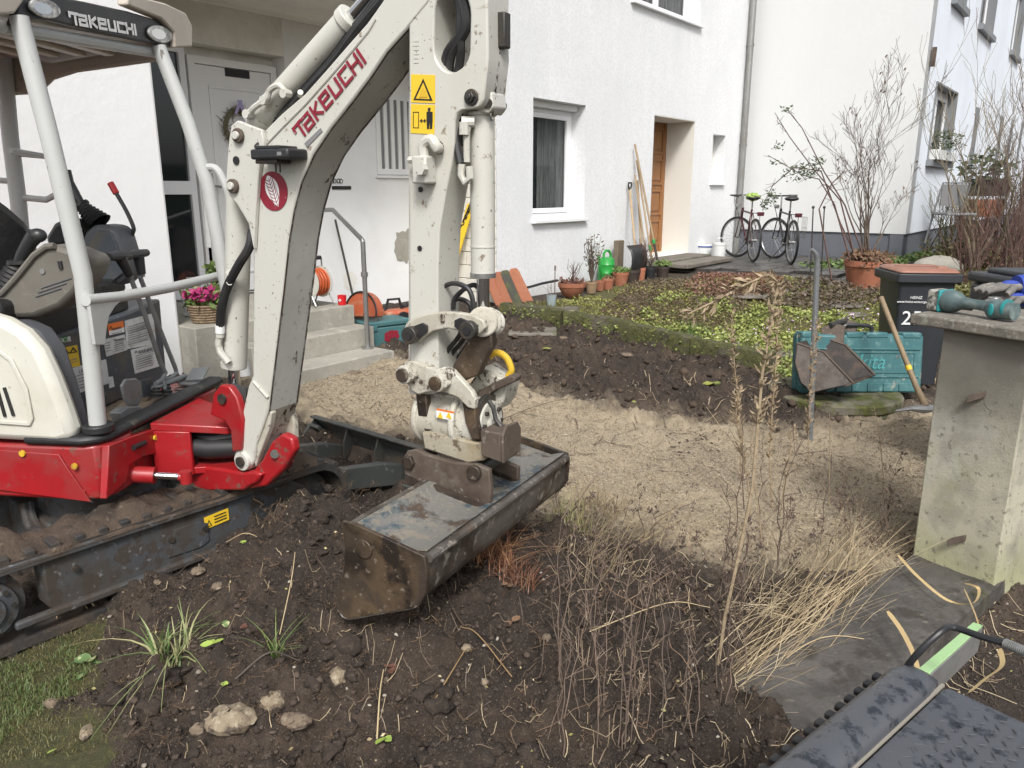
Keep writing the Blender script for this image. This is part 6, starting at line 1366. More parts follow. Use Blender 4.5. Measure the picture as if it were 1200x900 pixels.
# boom lift cylinder in front of the post, with hose
LC,a,b = ctube('boom_cylinder',(281,215),(275,430),.049,m_exwhite,off=-.0)
a_, b_ = Bp(281,215), Bp(274,430)
part('cylinder_collar', MB().cyl(b_+(a_-b_)*.0,b_+(a_-b_)*.03,.053,n=20), m_exwhite, LC, bevel=.003)
part('cylinder_collar', MB().cyl(b_+(a_-b_)*.14,b_+(a_-b_)*.155,.0505,n=20), m_exwhite, LC)
part('chrome_rod', MB().cyl(b_,Bp(275,456),.024,n=16), m_chrome, LC)
part('rod_eye', MB().cyl(Bp(275,462,.05),Bp(275,462,-.05),.045,n=18), m_black, LC)
part('pipe_fitting', MB().tube([Bp(268,425,.06),Bp(258,412,.07),Bp(256,402,.07),Bp(258,392,.07)],.014,8).cyl(Bp(258,395,.07),Bp(258,380,.07),.017,n=8), m_exwhite, LC)
part('fitting_nut', MB().cyl(Bp(269,319,.06),Bp(269,319,.09),.014,n=6).cyl(Bp(269,331,.06),Bp(269,331,.09),.012,n=6), m_exwhite, LC)
part('hose', MB().stube([Bp(258,384,.07),Bp(260,360,.08),Bp(267,335,.08),Bp(280,310,.08),Bp(292,290,.07),Bp(296,270,.05)],.0175,10), m_black, LC)
part('hose_sleeve', MB().cyl(Bp(258,390,.07),Bp(258,381,.07),.0195,n=12), m_whiteprint, LC)
# dipper arm
AW = .082
arm = [(479,460),(479,300),(479,120),(479,-60),(500,-110),(560,-120),(573,-60),(571,0),(572,67),(567,115),(563,124),(556,127),(543,128),(536,132),(533,140),(532,167),(529,192),(523,220),(515,267),(513,310),(513,400),(515,455),(508,462),(490,463)]
slot = [(529.5+21.5*math.cos(t), (52 if math.sin(t) > 0 else 18)+33*math.sin(t)) for t in [2*PI*k/24 for k in range(24)]]
AR = xp('dipper_arm', MB().prism(Bpoly(arm,AW),-BN_*.135,[Bpoly(slot,AW)]), m_exwhite, bevel=.006, label='upright worn white dipper arm')
part('arm_back_plate', MB().prism([p for p in Bpoly(arm,AW-.137)],-BN_*.02), m_exwhite, AR)
sh = MB()
for i,(x0,x1,x2) in enumerate(((533,543,520),(540,546,526),(529,539,536))): sh.stube([Bp(x0,-30,.05+.012*i),Bp(x1,10,.06),Bp(x1,35,.06),Bp(x2+4,62,.05),Bp(x2,90,.03)],.0135,8)
part('slot_hoses', sh, m_black, AR)
for px_,py_,r in ((553,114,.022),):
    c = Bp(px_,py_,AW+.001); part('arm_pin', MB().cyl(c,c+BN_*.008,r*1.1,n=20).cyl(c,c+BN_*.02,r*.75,n=6).cyl(c,c+BN_*.026,r*.4,n=12), m_pin, AR, bevel=.002)
for px_,py_ in ((493,222),(492,291)):
    c = Bp(px_,py_,AW+.001); part('arm_hole', MB().cyl(c,c+BN_*.002,.009,n=14), m_blackprint, AR)
c = Bp(514,173,AW+.001); part('arm_hole', MB().cyl(c,c+BN_*.002,.02,n=18), m_blackprint, AR)
vb_ = Bp(497,199,AW+.03); VL = part('valve_block', MB().box(vb_,(.055,.06,.085),(BD,BN_,ZZ)), m_exwhite, AR, bevel=.006)
part('valve_elbow', MB().stube([vb_+ZZ*.03,vb_+ZZ*.075,vb_+ZZ*.09+BD*.03,Bp(512,173,AW+.03),Bp(514,173,AW)],.0175,10), m_exwhite, AR)
part('valve_nut', MB().cyl(vb_+BN_*.03+BD*.02,vb_+BN_*.055+BD*.02,.018,n=6), m_exwhite, AR)
part('valve_nut', MB().cyl(vb_-BD*.03+ZZ*.03,vb_-BD*.055+ZZ*.03,.013,n=6), m_exwhite, AR)
# arm labels
lab = Bpoly([(482,88),(510,88),(510,157),(482,157)],AW+.0005)
part('yellow_warning_label', MB().prism(Bpoly([(482,87),(510,88),(510,121),(482,120)],AW+.0005),BN_*.0015), m_yelprint, AR)
part('yellow_warning_label', MB().prism(Bpoly([(482,122),(510,123),(509,157.5),(481.5,156)],AW+.0005),BN_*.0015), m_yelprint, AR)
o_ = .0025+AW
part('label_triangle', MB().prism(Bpoly([(484.5,117),(507,118),(496,92)],o_),BN_*.001,[Bpoly([(487,115.5),(504,116.2),(496,96)],o_)]), m_blackprint, AR)
part('label_symbol', MB().prism(Bpoly([(491,114),(501,114),(499,107),(496,102),(493,107)],o_),BN_*.001), m_yellow, AR)
part('label_person', MB().prism(Bpoly([(500.5,151),(503,151),(503.5,141),(504,151),(506.5,151),(507,141),(507,131),(500,131),(500,141)],o_),BN_*.001).cyl(Bp(503.5,128.5,o_),Bp(503.5,128.5,o_+.001),.0065,n=12), m_blackprint, AR)
part('label_arrow', MB().prism(Bpoly([(492,141.5),(494.5,139),(494.5,141),(497,141),(497,139),(499.5,141.5),(497,144),(497,142),(494.5,142),(494.5,144)],o_),BN_*.001).prism(Bpoly([(484,131),(491,131),(491,150),(484,150)],o_),BN_*.0008,[Bpoly([(484.7,131.7),(490.3,131.7),(490.3,149.3),(484.7,149.3)],o_)]), m_blackprint, AR)
# cast numbers ridge
for i in range(6): part('cast_mark', MB().prism(Bpoly([(485,46+i*5),(491,46+i*5),(491,49+i*5),(485,49+i*5)],AW),BN_*.0015), m_exwhite, AR)
# bucket cylinder on the front of the arm
BC,a,b = ctube('bucket_cylinder',(565,131),(566,325),.040,m_exwhite,label='slim white bucket cylinder')
a_, b_ = Bp(565,131), Bp(566,325)
part('cylinder_collar', MB().cyl(a_,a_+(b_-a_)*.025,.047,n=20), m_exwhite, BC, bevel=.003)
part('cylinder_collar', MB().cyl(b_-(b_-a_)*.20,b_-(b_-a_)*.19,.042,n=20), m_exwhite, BC)
part('cylinder_gland', MB().cyl(b_-(b_-a_)*.03,b_,.043,n=20), m_steel, BC)
part('chrome_rod', MB().cyl(b_,Bp(566,370),.022,n=16), m_chrome, BC)
part('oil_pipe', MB().tube([Bp(549,145,.06),Bp(547,155,.06),Bp(547,190,.06)],.011,8).tube([Bp(541,192,.07),Bp(540,205,.07),Bp(545,214,.07),Bp(551,208,.07),Bp(550,195,.07)],.012,8).cyl(Bp(541,143,.07),Bp(556,143,.05),.017,n=10).cyl(Bp(544,143,.07),Bp(544,158,.07),.016,n=8), m_exwhite, BC)
part('hose', MB().stube([Bp(541,128,.05),Bp(536,140,.05),Bp(535,165,.06),Bp(540,192,.07)],.0135,8).stube([Bp(545,128,.03),Bp(538,145,.03),Bp(538,170,.05)],.013,8), m_black, BC)
part('anchor_lug', MB().prism(Bpoly([(567,100),(576,108),(578,125),(572,133),(560,132),(560,118)],.045),-BN_*.09), m_exwhite, AR, bevel=.005)
c = Bp(571,121,.05); part('anchor_pin', MB().cyl(c,c-BN_*.10,.015,n=14), m_pin, AR)
# pipes behind the arm
xp('steel_pipes', MB().tube([Bp(529,190,-.02),Bp(525,240,-.02),Bp(518,330,-.02)],.012,8).tube([Bp(533,180,-.05),Bp(530,240,-.05),Bp(524,340,-.05)],.012,8).tube([Bp(537,195,-.08),Bp(534,240,-.08),Bp(528,340,-.08)],.012,8), m_excol)
xp('pipe_clamp', MB().box(Bp(529,205,-.03),(.035,.12,.05),(BD,BN_,ZZ)), m_excol, bevel=.004)
# chain and yellow stand item hanging beside the arm
chb = MB(); 
def chain(mb, a, b, link=.022, r=.0028, sag=0):
    n = max(3,int((b-a).length/(link*.75)))
    for i in range(n):
        t = (i+.5)/n; c = a.lerp(b,t)-ZZ*sag*4*t*(1-t); d = (b-a).normalized(); o2 = d.orthogonal().normalized(); o2 = o2 if i%2 else d.cross(o2)
        pts_ = [c+d*(link*.5*math.cos(k*PI/4))+o2*(link*.28*math.sin(k*PI/4)) for k in range(9)]
        mb.tube(pts_, r, 4, cap=False)
chain(chb, Bp(588,28,.0), Bp(576,140,.03)); xp('hanging_chain', chb, m_pin)
xp('rear_hook', MB().box(Bp(590,36,.0),(.03,.04,.10),(BD,BN_,ZZ)), m_pin, bevel=.004)
# hoses looping to the tilt hitch
HL = MB()
for i,P_ in enumerate(([(510,365),(509,350),(517,338),(532,332),(548,338),(554,352),(555,368)],[(531,362),(533,350),(545,338),(556,334),(562,340)],[(515,372),(520,358),(535,350),(550,356),(553,372)])):
    HL.stube([Bp(x,y,.035-.035*i) for x,y in P_],.0085,8)
xp('loop_hoses', HL, m_black)
HL = MB()
for i,P_ in enumerate(([(543,385),(535,398),(522,415),(518,435)],[(547,392),(540,402),(527,418),(524,432)],[(541,440),(532,430),(545,408),(552,398)])): HL.stube([Bp(x,y,.02-.03*i) for x,y in P_],.0085,8)
xp('lower_hoses', HL, m_black)
# bucket linkage
lk = [(475,398),(472,388),(476,378),(487,372),(500,368),(517,365.5),(535,366),(553,369),(566,375),(569,384),(563,391),(550,394),(540,389),(525,385),(508,388),(497,395),(490,402),(480,403)]
for w in (AW+.03,-AW-.005): LK = xp('link_plate', MB().prism(Bpoly(lk,w),-BN_*.025), m_exwhitechip, bevel=.005)
for (x,y),dx in (((484,392),1),((552,386),-1)):
    c = Bp(x,y,AW+.034); KP = xp('pin_keeper', MB().prism(Bpoly([(x-dx*6-3*dx,y-5),(x-dx*3,y-8),(x+dx*12,y-14),(x+dx*18,y-11),(x+dx*18,y-4),(x+dx*6,y+7),(x-dx*2,y+10),(x-dx*8,y+6)],AW+.032),BN_*.010), m_black, bevel=.002)
    part('pin_head', MB().cyl(c,c+BN_*.028,.030,n=22), m_pin, KP, bevel=.003); part('pin_core', MB().cyl(c+BN_*.026,c+BN_*.032,.014,n=12), m_black, KP)
c = Bp(566,375,.09)
xp('link_pin_bosses', MB().cyl(Bp(566,377,AW),Bp(566,377,AW-.07),.050,n=22).cyl(Bp(571,377,.0),Bp(571,377,-.04),.050,n=22).cyl(Bp(576,378,-.05),Bp(576,378,-.09),.047,n=22), m_exwhitechip, bevel=.006)
for w in (.07,-.03): xp('push_link', MB().prism(Bpoly([(553,392),(575,388),(577,404),(560,440),(543,447),(532,440),(530,428)],w),-BN_*.035), m_bktbrown if w > 0 else m_exwhitechip, bevel=.006)
ht = [(470,437),(470,428),(476,423),(486,424),(500,430),(512,433),(520,430),(530,434),(540,445),(552,458),(557,468),(556,480),(548,478),(536,466),(520,460),(500,460),(490,463),(482,458),(474,446)]
for w in (AW+.025,-AW): HT_ = xp('hitch_plate', MB().prism(Bpoly(ht,w),-BN_*.025), m_exwhitechip, bevel=.005)
for x,y in ((478,437.5),(516,447)):
    c = Bp(x,y,AW+.028); PN = xp('hitch_pin', MB().cyl(c-BN_*.005,c+BN_*.03,.032,n=22), m_exwhitechip, bevel=.003); part('pin_face', MB().cyl(c+BN_*.02,c+BN_*.038,.024,n=20), m_bktbrown, PN, bevel=.002); part('pin_stud', MB().cyl(c+BD*.034+BN_*.0,c+BD*.036+BN_*.03,.010,n=8), m_exwhitechip, PN)
# tilt drum
def drum(px0,py0,px1,py1,off): return Bp(px0,py0,off), Bp(px1,py1,off)
d0, d1 = Bp(497,486,.0), Bp(570,495,.0)
xp('tilt_drum', MB().cyl(d0,d1,.088,n=36), m_exwhitechip, bevel=.006)
ax_ = (d1-d0).normalized()
for t in (.04,.66): xp('drum_flange', MB().cyl(d0+(d1-d0)*(t-.02),d0+(d1-d0)*(t+.06),.096 if t < .5 else .108,n=36), m_exwhitechip, bevel=.006)
xp('drum_end_ring', MB().cyl(d1-ax_*.005,d1+ax_*.012,.100,n=36), m_pin, bevel=.003)
DE = xp('drum_end', MB().cyl(d1+ax_*.012,d1+ax_*.022,.078,n=32).cyl(d1+ax_*.02,d1+ax_*.04,.035,n=20), m_exwhitechip, bevel=.004)
for k in range(8):
    a_ = 2*PI*k/8; o1_ = ax_.orthogonal().normalized(); o2_ = ax_.cross(o1_); c = d1+ax_*.02+(o1_*math.cos(a_)+o2_*math.sin(a_))*.058; part('drum_bolt', MB().cyl(c,c+ax_*.012,.008,n=6), m_pin, DE)
xp('drum_web', MB().prism(Bpoly([(487,455),(500,460),(545,466),(548,500),(540,512),(505,512),(495,500),(488,475)],.03),-BN_*.07), m_exwhitechip, bevel=.006)
xp('dark_web', MB().prism(Bpoly([(487,462),(499,462),(501,490),(508,505),(498,506),(490,490)],.085),-BN_*.03), m_bktbrown, bevel=.004)
xp('dark_web', MB().prism(Bpoly([(541,470),(556,468),(557,490),(562,516),(552,514),(545,495)],.10),-BN_*.03), m_bktbrown, bevel=.004)
lbl = xp('hitch_label', MB().prism(Bpoly([(512,480),(532,484),(531.5,493),(511.5,489)],.101),BN_*.002), m_whiteprint)
part('label_stripe', MB().prism(Bpoly([(512.2,478.5),(532.3,482.5),(532.2,484.5),(512.1,480.5)],.1015),BN_*.002), m_orangeprint, lbl)
for x in (516,526): part('label_triangle', MB().prism(Bpoly([(x-3.2,489),(x+3.5,491),(x,482.5)],.1035),BN_*.001), m_yelprint, lbl)
# crossing rusty arm and yellow handle behind
xp('hitch_arm', MB().prism(Bpoly([(556,468),(560,458),(596,440),(604,442),(603,448),(580,458),(560,472)],-.01),-BN_*.05), m_rust, bevel=.005)
xp('hitch_body', MB().prism(Bpoly([(548,452),(565,430),(578,440),(596,446),(590,470),(582,482),(560,470)],-.05),-BN_*.10), m_exwhitechip, bevel=.006)
xp('grab_handle', MB().stube([Bp(574,418,-.09),Bp(578,414,-.09),Bp(586,414,-.09),Bp(594,420,-.09),Bp(599,432,-.09),Bp(597,439,-.09),Bp(592,446,-.09)],.012,10), m_yellow, label='yellow curved grab handle')
xp('steel_hook', MB().tube([Bp(573,470,.06),Bp(578,478,.07),Bp(581,492,.07),Bp(587,500,.07)],.008,8), m_pin)
# seat plate of the hitch and rusty box
KX = Vector((.616,.788,0)); KY = Vector((.788,-.616,0))
xp('hitch_seat_plate', MB().prism([Bp(494,506,.10),Bp(563,520,.10),Bp(568,540,.10),Bp(548,543,.10),Bp(497,526,.10)],-BN_*.24), m_exwhitechip if False else mat('mud_crusted_cream',(.33,.30,.23),.85,layers=[(9,.45,.65,(.28,.23,.15)),(25,.58,.66,(.12,.09,.06))],bump=[(30,.5,.01)]), bevel=.006)
xp('hitch_box', MB().prism([Bp(563,504,.14),Bp(586,508,.14),Bp(587,542,.14),Bp(564,534,.14)],-BN_*.10).prism([Bp(586,510,.14),Bp(590,498,.10),Bp(604,494,.04),Bp(607,500,.0),Bp(607,526,.0),Bp(587,543,.14)],BD*.012), m_rust, bevel=.004)
# grading bucket: cross-section in the plane of its near end plate, length along KX
K0 = Vector((-.54,2.18,.28)); KL = 1.02; KX = Vector((.469,.883,0)).normalized(); KY = Vector((.883,-.469,0)).normalized()
def Kp(px, py, t=0): return PP(px, py, K0+KX*t, KX)
sec = [(402,616),(450,633),(495,653),(498,667),(498,690),(494,702),(484,711),(407,724),(398,716),(398,690),(405,668),(407,647)]
tl, tr_ = Kp(402,616), Kp(495,653); td = (tr_-tl); tw = td.length; td.normalize(); tn = KX.cross(td).normalized(); tn = tn if tn.z > 0 else -tn
def Kt(l, w, h): return tl+KX*l+td*w*tw+tn*h
tops = [Kt(.012,w,h) for w,h in ((0,0),(.19,.0),(.25,-.018),(.80,-.024),(.90,-.008),(1.0,.0))]
BKT = xp('grading_bucket', MB().prism(tops+[Kp(x,y,.012) for x,y in sec[3:]], KX*(KL-.02)), m_bktband, label='wide worn bucket with blue paint remains')
KEp = [Kp(x,y,0) for x,y in [(400,611),(412,613),(450,630),(497,652),(500,668),(499,695),(494,704),(484,713),(407,726),(396,716),(396,688),(403,668),(404,645)]]
part('end_plate', MB().prism(KEp, KX*.014), m_bktbrown, BKT, bevel=.003)
part('end_plate', MB().prism([p+KX*KL for p in KEp], -KX*.014), m_bktbrown, BKT, bevel=.003)
part('worn_lip', MB().stube([Kp(x,y,.004) for x,y in ((398,700),(398,716),(408,725),(445,719),(484,712),(494,703),(499,690))],.003,6), m_bktband, BKT)
c = Kp(427,643,-.002); part('end_boss', MB().cyl(c,c-KX*.006,.030,n=20), m_bktbrown, BKT, bevel=.002)
tl, tr_ = Kp(403,616), Kp(495,653); td = (tr_-tl); tw = td.length; td.normalize(); tn = KX.cross(td).normalized(); tn = tn if tn.z > 0 else -tn
def Kt(l, w, h): return tl+KX*l+td*w*tw+tn*h
def kplate(name, l0,l1,w0,w1,h0,h1,m,**k): return part(name, MB().prism([Kt(l0,w0,h0),Kt(l1,w0,h0),Kt(l1,w1,h0),Kt(l0,w1,h0)],tn*(h1-h0)), m, BKT, **k)
part('pan', MB().prism([Kt(.03,w,h) for w,h in ((.02,.002),(.19,.004),(.25,-.014),(.80,-.020),(.90,-.004),(.98,.003),(.98,.007),(.90,.000),(.80,-.015),(.25,-.009),(.19,.010),(.02,.008))], KX*(KL-.05)), m_bktblue, BKT, smooth=50)
part('top_strip', MB().tube([Kt(.02,.06,.004),Kt(KL-.03,.06,.004)],.011,8), m_bktband, BKT)
for l_ in (.40,.66): part('pan_gusset', MB().prism([Kt(l_,w,h) for w,h in ((.2,.01),(.92,.0),(.8,-.05),(.25,-.04))],KX*.012), m_bktbrown, BKT)

# recessed folds of the top

part('back_fold', MB().tube([Kt(.02,1.03,-.01),Kt(KL-.02,1.03,-.01)],.014,10), m_bktband, BKT)
# mounting ears standing on the top plate, across the bucket
def ear(t, L, m): 
    pts_ = [PP(x,y,K0+KX*t,KX) for x,y in L]; return part('mounting_ear', MB().prism(pts_,KX*.022), m, BKT, bevel=.004)
ear(.42,[(473,535),(477,529),(487,527),(500,533),(530,542),(560,545),(573,551),(575,575),(574,600),(545,594),(505,575),(488,563),(474,556)],m_rust)
for x,y,r in ((480,541,.026),(557,553,.026)):
    c = PP(x,y,K0+KX*.42,KX); part('ear_bolt', MB().cyl(c,c-KX*.016,r,n=6 if x < 500 else 20), m_bktbrown, BKT, bevel=.003)
ear(.66,[(566,545),(590,540),(607,548),(606,575),(600,588),(575,592)],m_rust)
part('ear_cross_tube', MB().cyl(PP(480,541,K0+KX*.43,KX),PP(480,541,K0+KX*.43,KX)+KX*.26,.024,n=14).cyl(PP(557,553,K0+KX*.43,KX),PP(557,553,K0+KX*.43,KX)+KX*.26,.024,n=14), m_pin, BKT)

# ---- canopy
rz0, rz1 = 2.15, 2.235
def Cn(a, b, z): t = (.45-b)/1.0; return Mw(a,b,z+.08*t)
fas = xp('canopy_fascia', MB().prism([Ma(x,y,-.135) for x,y in ((15,30),(26,-3),(62,-5),(100,2),(150,13),(190,25),(206,40),(208,56),(190,53),(120,39),(60,24),(30,22))],-MF*.03), m_blackpl, bevel=.006, label='black front fascia with lamps and lettering')
shell = xp('canopy_roof', MB().prism([Cn(a,b,2.19) for a,b in ((-.20,.56),(-.17,.50),(-.168,.0),(-.17,-.52),(-.21,-.585),(-1.3,-.585),(-1.3,.56))],ZZ*.085), m_canopy, bevel=.03, label='beige plastic canopy roof')
part('roof_underside', MB().prism([Cn(a,b,2.16) for a,b in ((-.18,.50),(-.18,-.53),(-1.28,-.53),(-1.28,.50))],ZZ*.028), m_canopy, shell)
part('roof_side_skirt', MB().prism([Cn(a,-.54,z) for a,z in ((-.15,2.20),(-.15,2.11),(-.22,2.09),(-.60,2.05),(-.72,2.02),(-.80,1.96),(-1.25,1.94),(-1.3,2.2))],-MR*.03), m_canopy, shell, bevel=.01)
part('roof_side_skirt', MB().prism([Cn(a,.52,z) for a,z in ((-.15,2.20),(-.15,2.14),(-.60,2.12),(-1.3,2.10),(-1.3,2.2))],-MR*.03), m_canopy, shell, bevel=.01)
part('roof_front_cap', MB().prism([Ma(x,y,-.11) for x,y in ((206,56),(226,55),(226,30),(218,15),(195,4),(150,-8),(150,6),(190,22),(205,38))],-MF*.05), m_canopy, shell, bevel=.008)
part('roof_front_cap', MB().prism([Ma(x,y,-.11) for x,y in ((-10,18),(18,16),(28,2),(32,-12),(-10,-14))],-MF*.05), m_canopy, shell, bevel=.008)
part('roof_crossbar', MB().tube([Mw(-.18,.44,2.13),Mw(-.18,-.5,2.20)],.022,10), m_excol, shell)
part('roof_crossbar', MB().tube([Mw(-.95,.44,2.10),Mw(-.95,-.5,2.17)],.022,10), m_excol, shell)
for i in range(6): part('roof_rib', MB().box((Cn(-.35-.13*i,-.0,2.15)),(.05,.86,.02),AXM), m_canopy, shell, bevel=.006)
for x,y,w,h in ((50,10,18,11),(185.5,40,14,10)):
    q = [Ma(x+w*math.cos(t)*(1 if abs(math.cos(t))>.2 else 1),y+h*math.sin(t)+w*math.cos(t)*.22,-.132) for t in [2*PI*k/28 for k in range(28)]]
    hl = part('headlight', MB().prism(q,MF*.012), m_lamp, fas, bevel=.003)
    q2 = [Ma(x+w*.6*math.cos(t),y+h*.6*math.sin(t)+w*.6*math.cos(t)*.22,-.12) for t in [2*PI*k/24 for k in range(24)]]
    part('lamp_bulb', MB().prism(q2,MF*.002), m_chrome, hl)
o0, o1 = Ma(83,27,-.130), Ma(161,40.5,-.130); ou = Ma(83,13,-.130)-o0
logo(o0,o1,ou,ou.length*.80,.0105,m_whiteprint,fas)
# ---- posts and rails
P1 = [Ma(20,22,-.14)]; 
pt_ = Mb(22,20,.42); pm1 = Mb(58,160,.42); pm2 = Mb(97,322,.42); pm3 = Mb(105,400,.42); pm4 = Mb(115,500,.42)
CP = xp('canopy_post', MB().tube([pt_,pm1,pm2,pm3,pm4],.031,16), m_excol, label='near front canopy post')
part('post_foot', MB().cyl(pm4-ZZ*.02,pm4+ZZ*.012,.056,n=20), m_edge, CP, bevel=.006)
q0 = Mb(186,55,-.47); q1 = Mb(220,143,-.47); q2 = Mb(243,215,-.47); q3 = Mb(263,323,-.47); q4 = Mb(287,440,-.47)
xp('canopy_post', MB().tube([q0,q1,q2,q3,q4],.031,16), m_excol, label='far front canopy post')
xp('canopy_post', MB().tube([Mb(2,50,-.5)+MF*-.0,Mb(12,160,-.5),Mb(22,240,-.5),Mb(30,330,-.5)],.036,14), m_excol, label='rear canopy post')
xp('post_brace', MB().tube([Mb(-20,60,-.5),Mb(5,58,-.5),Mb(60,66,-.5),Mb(150,50,-.5)],.030,12), m_excol)
xp('side_rail', MB().tube([Mb(18,180,-.5),Mb(52,183,-.5),Mb(66,180,-.5)+MR*.3],.013,8).tube([Mb(20,231,-.5),Mb(54,234,-.5),Mb(66,228,-.5)],.015,8).tube([Mb(-10,211,-.48),Mb(10,212,-.5)],.014,8), m_excol)
# front handrail with gusset
r0 = pm2+ZZ*-.07; r1 = Ma(263,323,.03)
xp('front_rail', MB().tube([Ma(100,352,.0),Ma(140,348,.0),Ma(200,337,.0),Ma(262,322,.0)],.021,12), m_excol)
xp('rail_gusset', MB().prism([Ma(x,y,-.0) for x,y in ((100,350),(142,349),(131,359),(124,370),(121,385),(119,404),(108,404))],MF*.014), m_excol, bevel=.002)
xp('grab_rail', MB().stube([Mb(237,197,-.47),Mb(252,197,-.47),Mb(262,212,-.47),Mb(270,240,-.47),Mb(272,290,-.47)],.017,10).tube([Mb(240,205,-.47),Mb(246,290,-.47)],.0145,8), m_excol)
# ---- body: hood (rear right cover)
hoodpts = [(-90,362),(-20,366),(8,374),(32,388),(52,410),(68,445),(82,482),(93,514),(75,521),(-90,512)]
HD = xp('engine_hood', MB().prism([Mb(x-7,y,.50) for x,y in hoodpts],-MR*.085), m_cream, bevel=.03, label='cream engine hood with black slots')
part('hood_recess', MB().prism([Mb(x,y,.503) for x,y in ((-90,388),(-15,398),(15,420),(33,455),(40,490),(36,499),(-90,490))],MR*.006,[[Mb(x,y,.503) for x,y in ((-88,392),(-17,402),(11,423),(28,457),(34,487),(32,494),(-88,486))]]), m_cream, HD, bevel=.003)
for i,(x0,y0,x1,y1) in enumerate(((5,454,16,487),(-3,456,6,488),(-13,456,-4,488))):
    a = Mb(x0,y0,.502); b = Mb(x1,y1,.502); part('hood_slot', MB().tube([a,b],.0065,8), m_blackprint, HD)
xp('tank_cover', MB().prism([Mb(x,y,.41) for x,y in ((-60,376),(20,378),(42,388),(58,410),(70,445),(82,482),(92,514),(60,520),(-60,520))],-MR*.10), m_console2, bevel=.02)
# floor, mat edge
fl = [Mw(-.42,.40,.655),Mw(-.05,.40,.655),Mw(-.02,.36,.655),Mw(-.02,-.49,.655),Mw(-.42,-.49,.655)]
xp('floor_plate', MB().prism(fl,-ZZ*.05), m_deck, bevel=.004)
nf = MB(); N = 60; K = 30; vs = []
for i in range(N+1):
    for j in range(K+1):
        a = -.41+.36*j/K; b = .38-.86*i/N; e = min(i,N-i,j,K-j)/4; vs.append(Mw(a,b,.658+min(1,e)*(.004+.022*max(0,fbm(np.array([a]),np.array([b]),14,4,5)[0]+.25))))
xp('mud_on_floor', MB().add(vs,[(i*(K+1)+j,(i+1)*(K+1)+j,(i+1)*(K+1)+j+1,i*(K+1)+j+1) for i in range(N) for j in range(K)]), m_deck, smooth=70)
ed = [Mw(-.28,.485,.69),Mw(-.06,.485,.69),Mw(-.015,.44,.69),Mw(.0,.38,.69),Mw(.0,-.49,.69)]
xp('deck_edge', MB().prism([Mw(-.30,.50,.672),Mw(-.07,.50,.672),Mw(-.02,.47,.672),Mw(.006,.42,.672),Mw(.006,-.50,.672),Mw(-.075,-.50,.672),Mw(-.075,.36,.672),Mw(-.12,.40,.672),Mw(-.30,.40,.672)],ZZ*.036), m_edge, bevel=.014)
# seat base panel with labels
def Pp(px, py, off=0): return Ma(px, py, -.33+off)
PL = xp('seat_base_panel', MB().prism([Pp(x,y) for x,y in ((58,396),(150,366),(188,350),(196,440),(195,452),(140,470),(88,492),(60,486))],-MF*.30), m_panel, bevel=.012, label='slate grey seat base panel with stickers')
def sticker(L, m, off=.001, name='sticker'): return part(name, MB().prism([Pp(x,y,off) for x,y in L],MF*.0015), m, PL)
sticker([(126,380),(144,376),(145.5,389),(128,393)],m_orangeprint); sticker([(127.5,388),(145.2,383.5),(145.6,389),(128.2,393)],m_whiteprint,.0016)
sticker([(121,398),(146,392),(149,410),(124.5,418)],m_offprint); sticker([(146,376),(179,367),(183,403),(149,409)],m_offprint,.0015)
sticker([(153,410),(183,402.5),(187,429),(158,438)],m_offprint,.002)
sticker([(66,397),(82,394),(83,400),(67,403)],m_offprint); sticker([(72,408),(90,404),(94,429),(80,431)],m_yelprint)
sticker([(81,432),(124,421),(128,449),(88,462)],m_offprint,.0012); sticker([(126,442),(132,441),(134,453),(128,455)],m_offprint,.002)
def ptext(s, size, px, py, m, dx=(10,-2.6), off=.0045, al='CENTER'):
    o = Pp(px,py,off); return text(s,size,o,Pp(px+dx[0],py+dx[1],off)-o,ZZ,m,PL,ext=.0004,align=al)
ptext('WARNING',.026,171,411,m_blackprint); ptext('OK',.034,76,398.5,m_greenpl); ptext('LAZER',.026,99,434,m_greyprint); ptext('WATER',.026,119,427,m_greyprint) if False else None
ptext('WARNING',.014,137,385,m_blackprint); ptext('WARNING',.014,141,398,m_blackprint)
def tri(x, y, s, m=m_blackprint, off=.005): 
    return part('sticker_triangle', MB().prism([Pp(x-s,y+s*.7,off),Pp(x+s,y+s*.3,off),Pp(x-.2,y-s,off)],MF*.0008,[[Pp(x-s*.6,y+s*.45,off),Pp(x+s*.6,y+s*.2,off),Pp(x-.2,y-s*.5,off)]]), m, PL)
tri(86,411,4.5); tri(78,413,3.5); tri(159.5,412.5,2); tri(130,384,2); tri(135,398.5,1.6)
ln = MB()
for (x0,y0,w,n,dy) in ((124,402,6,4,3.2),(134,402,12,5,2.4),(150,383,26,9,2.6),(159,417,22,7,2.6),(88,441,34,5,3.8),(90,452,30,2,3.5),(131,391,12,1,1),(82,422,9,2,3)):
    for i in range(n):
        y = y0+i*dy; ln.prism([Pp(x0,y,.0042),Pp(x0+w*random.uniform(.7,1),y-w*.26,.0042),Pp(x0+w*.95,y-w*.26+.7,.0042),Pp(x0,y+.7,.0042)],MF*.0004)
part('sticker_text_lines', ln, m_greyprint, PL, smooth=0)
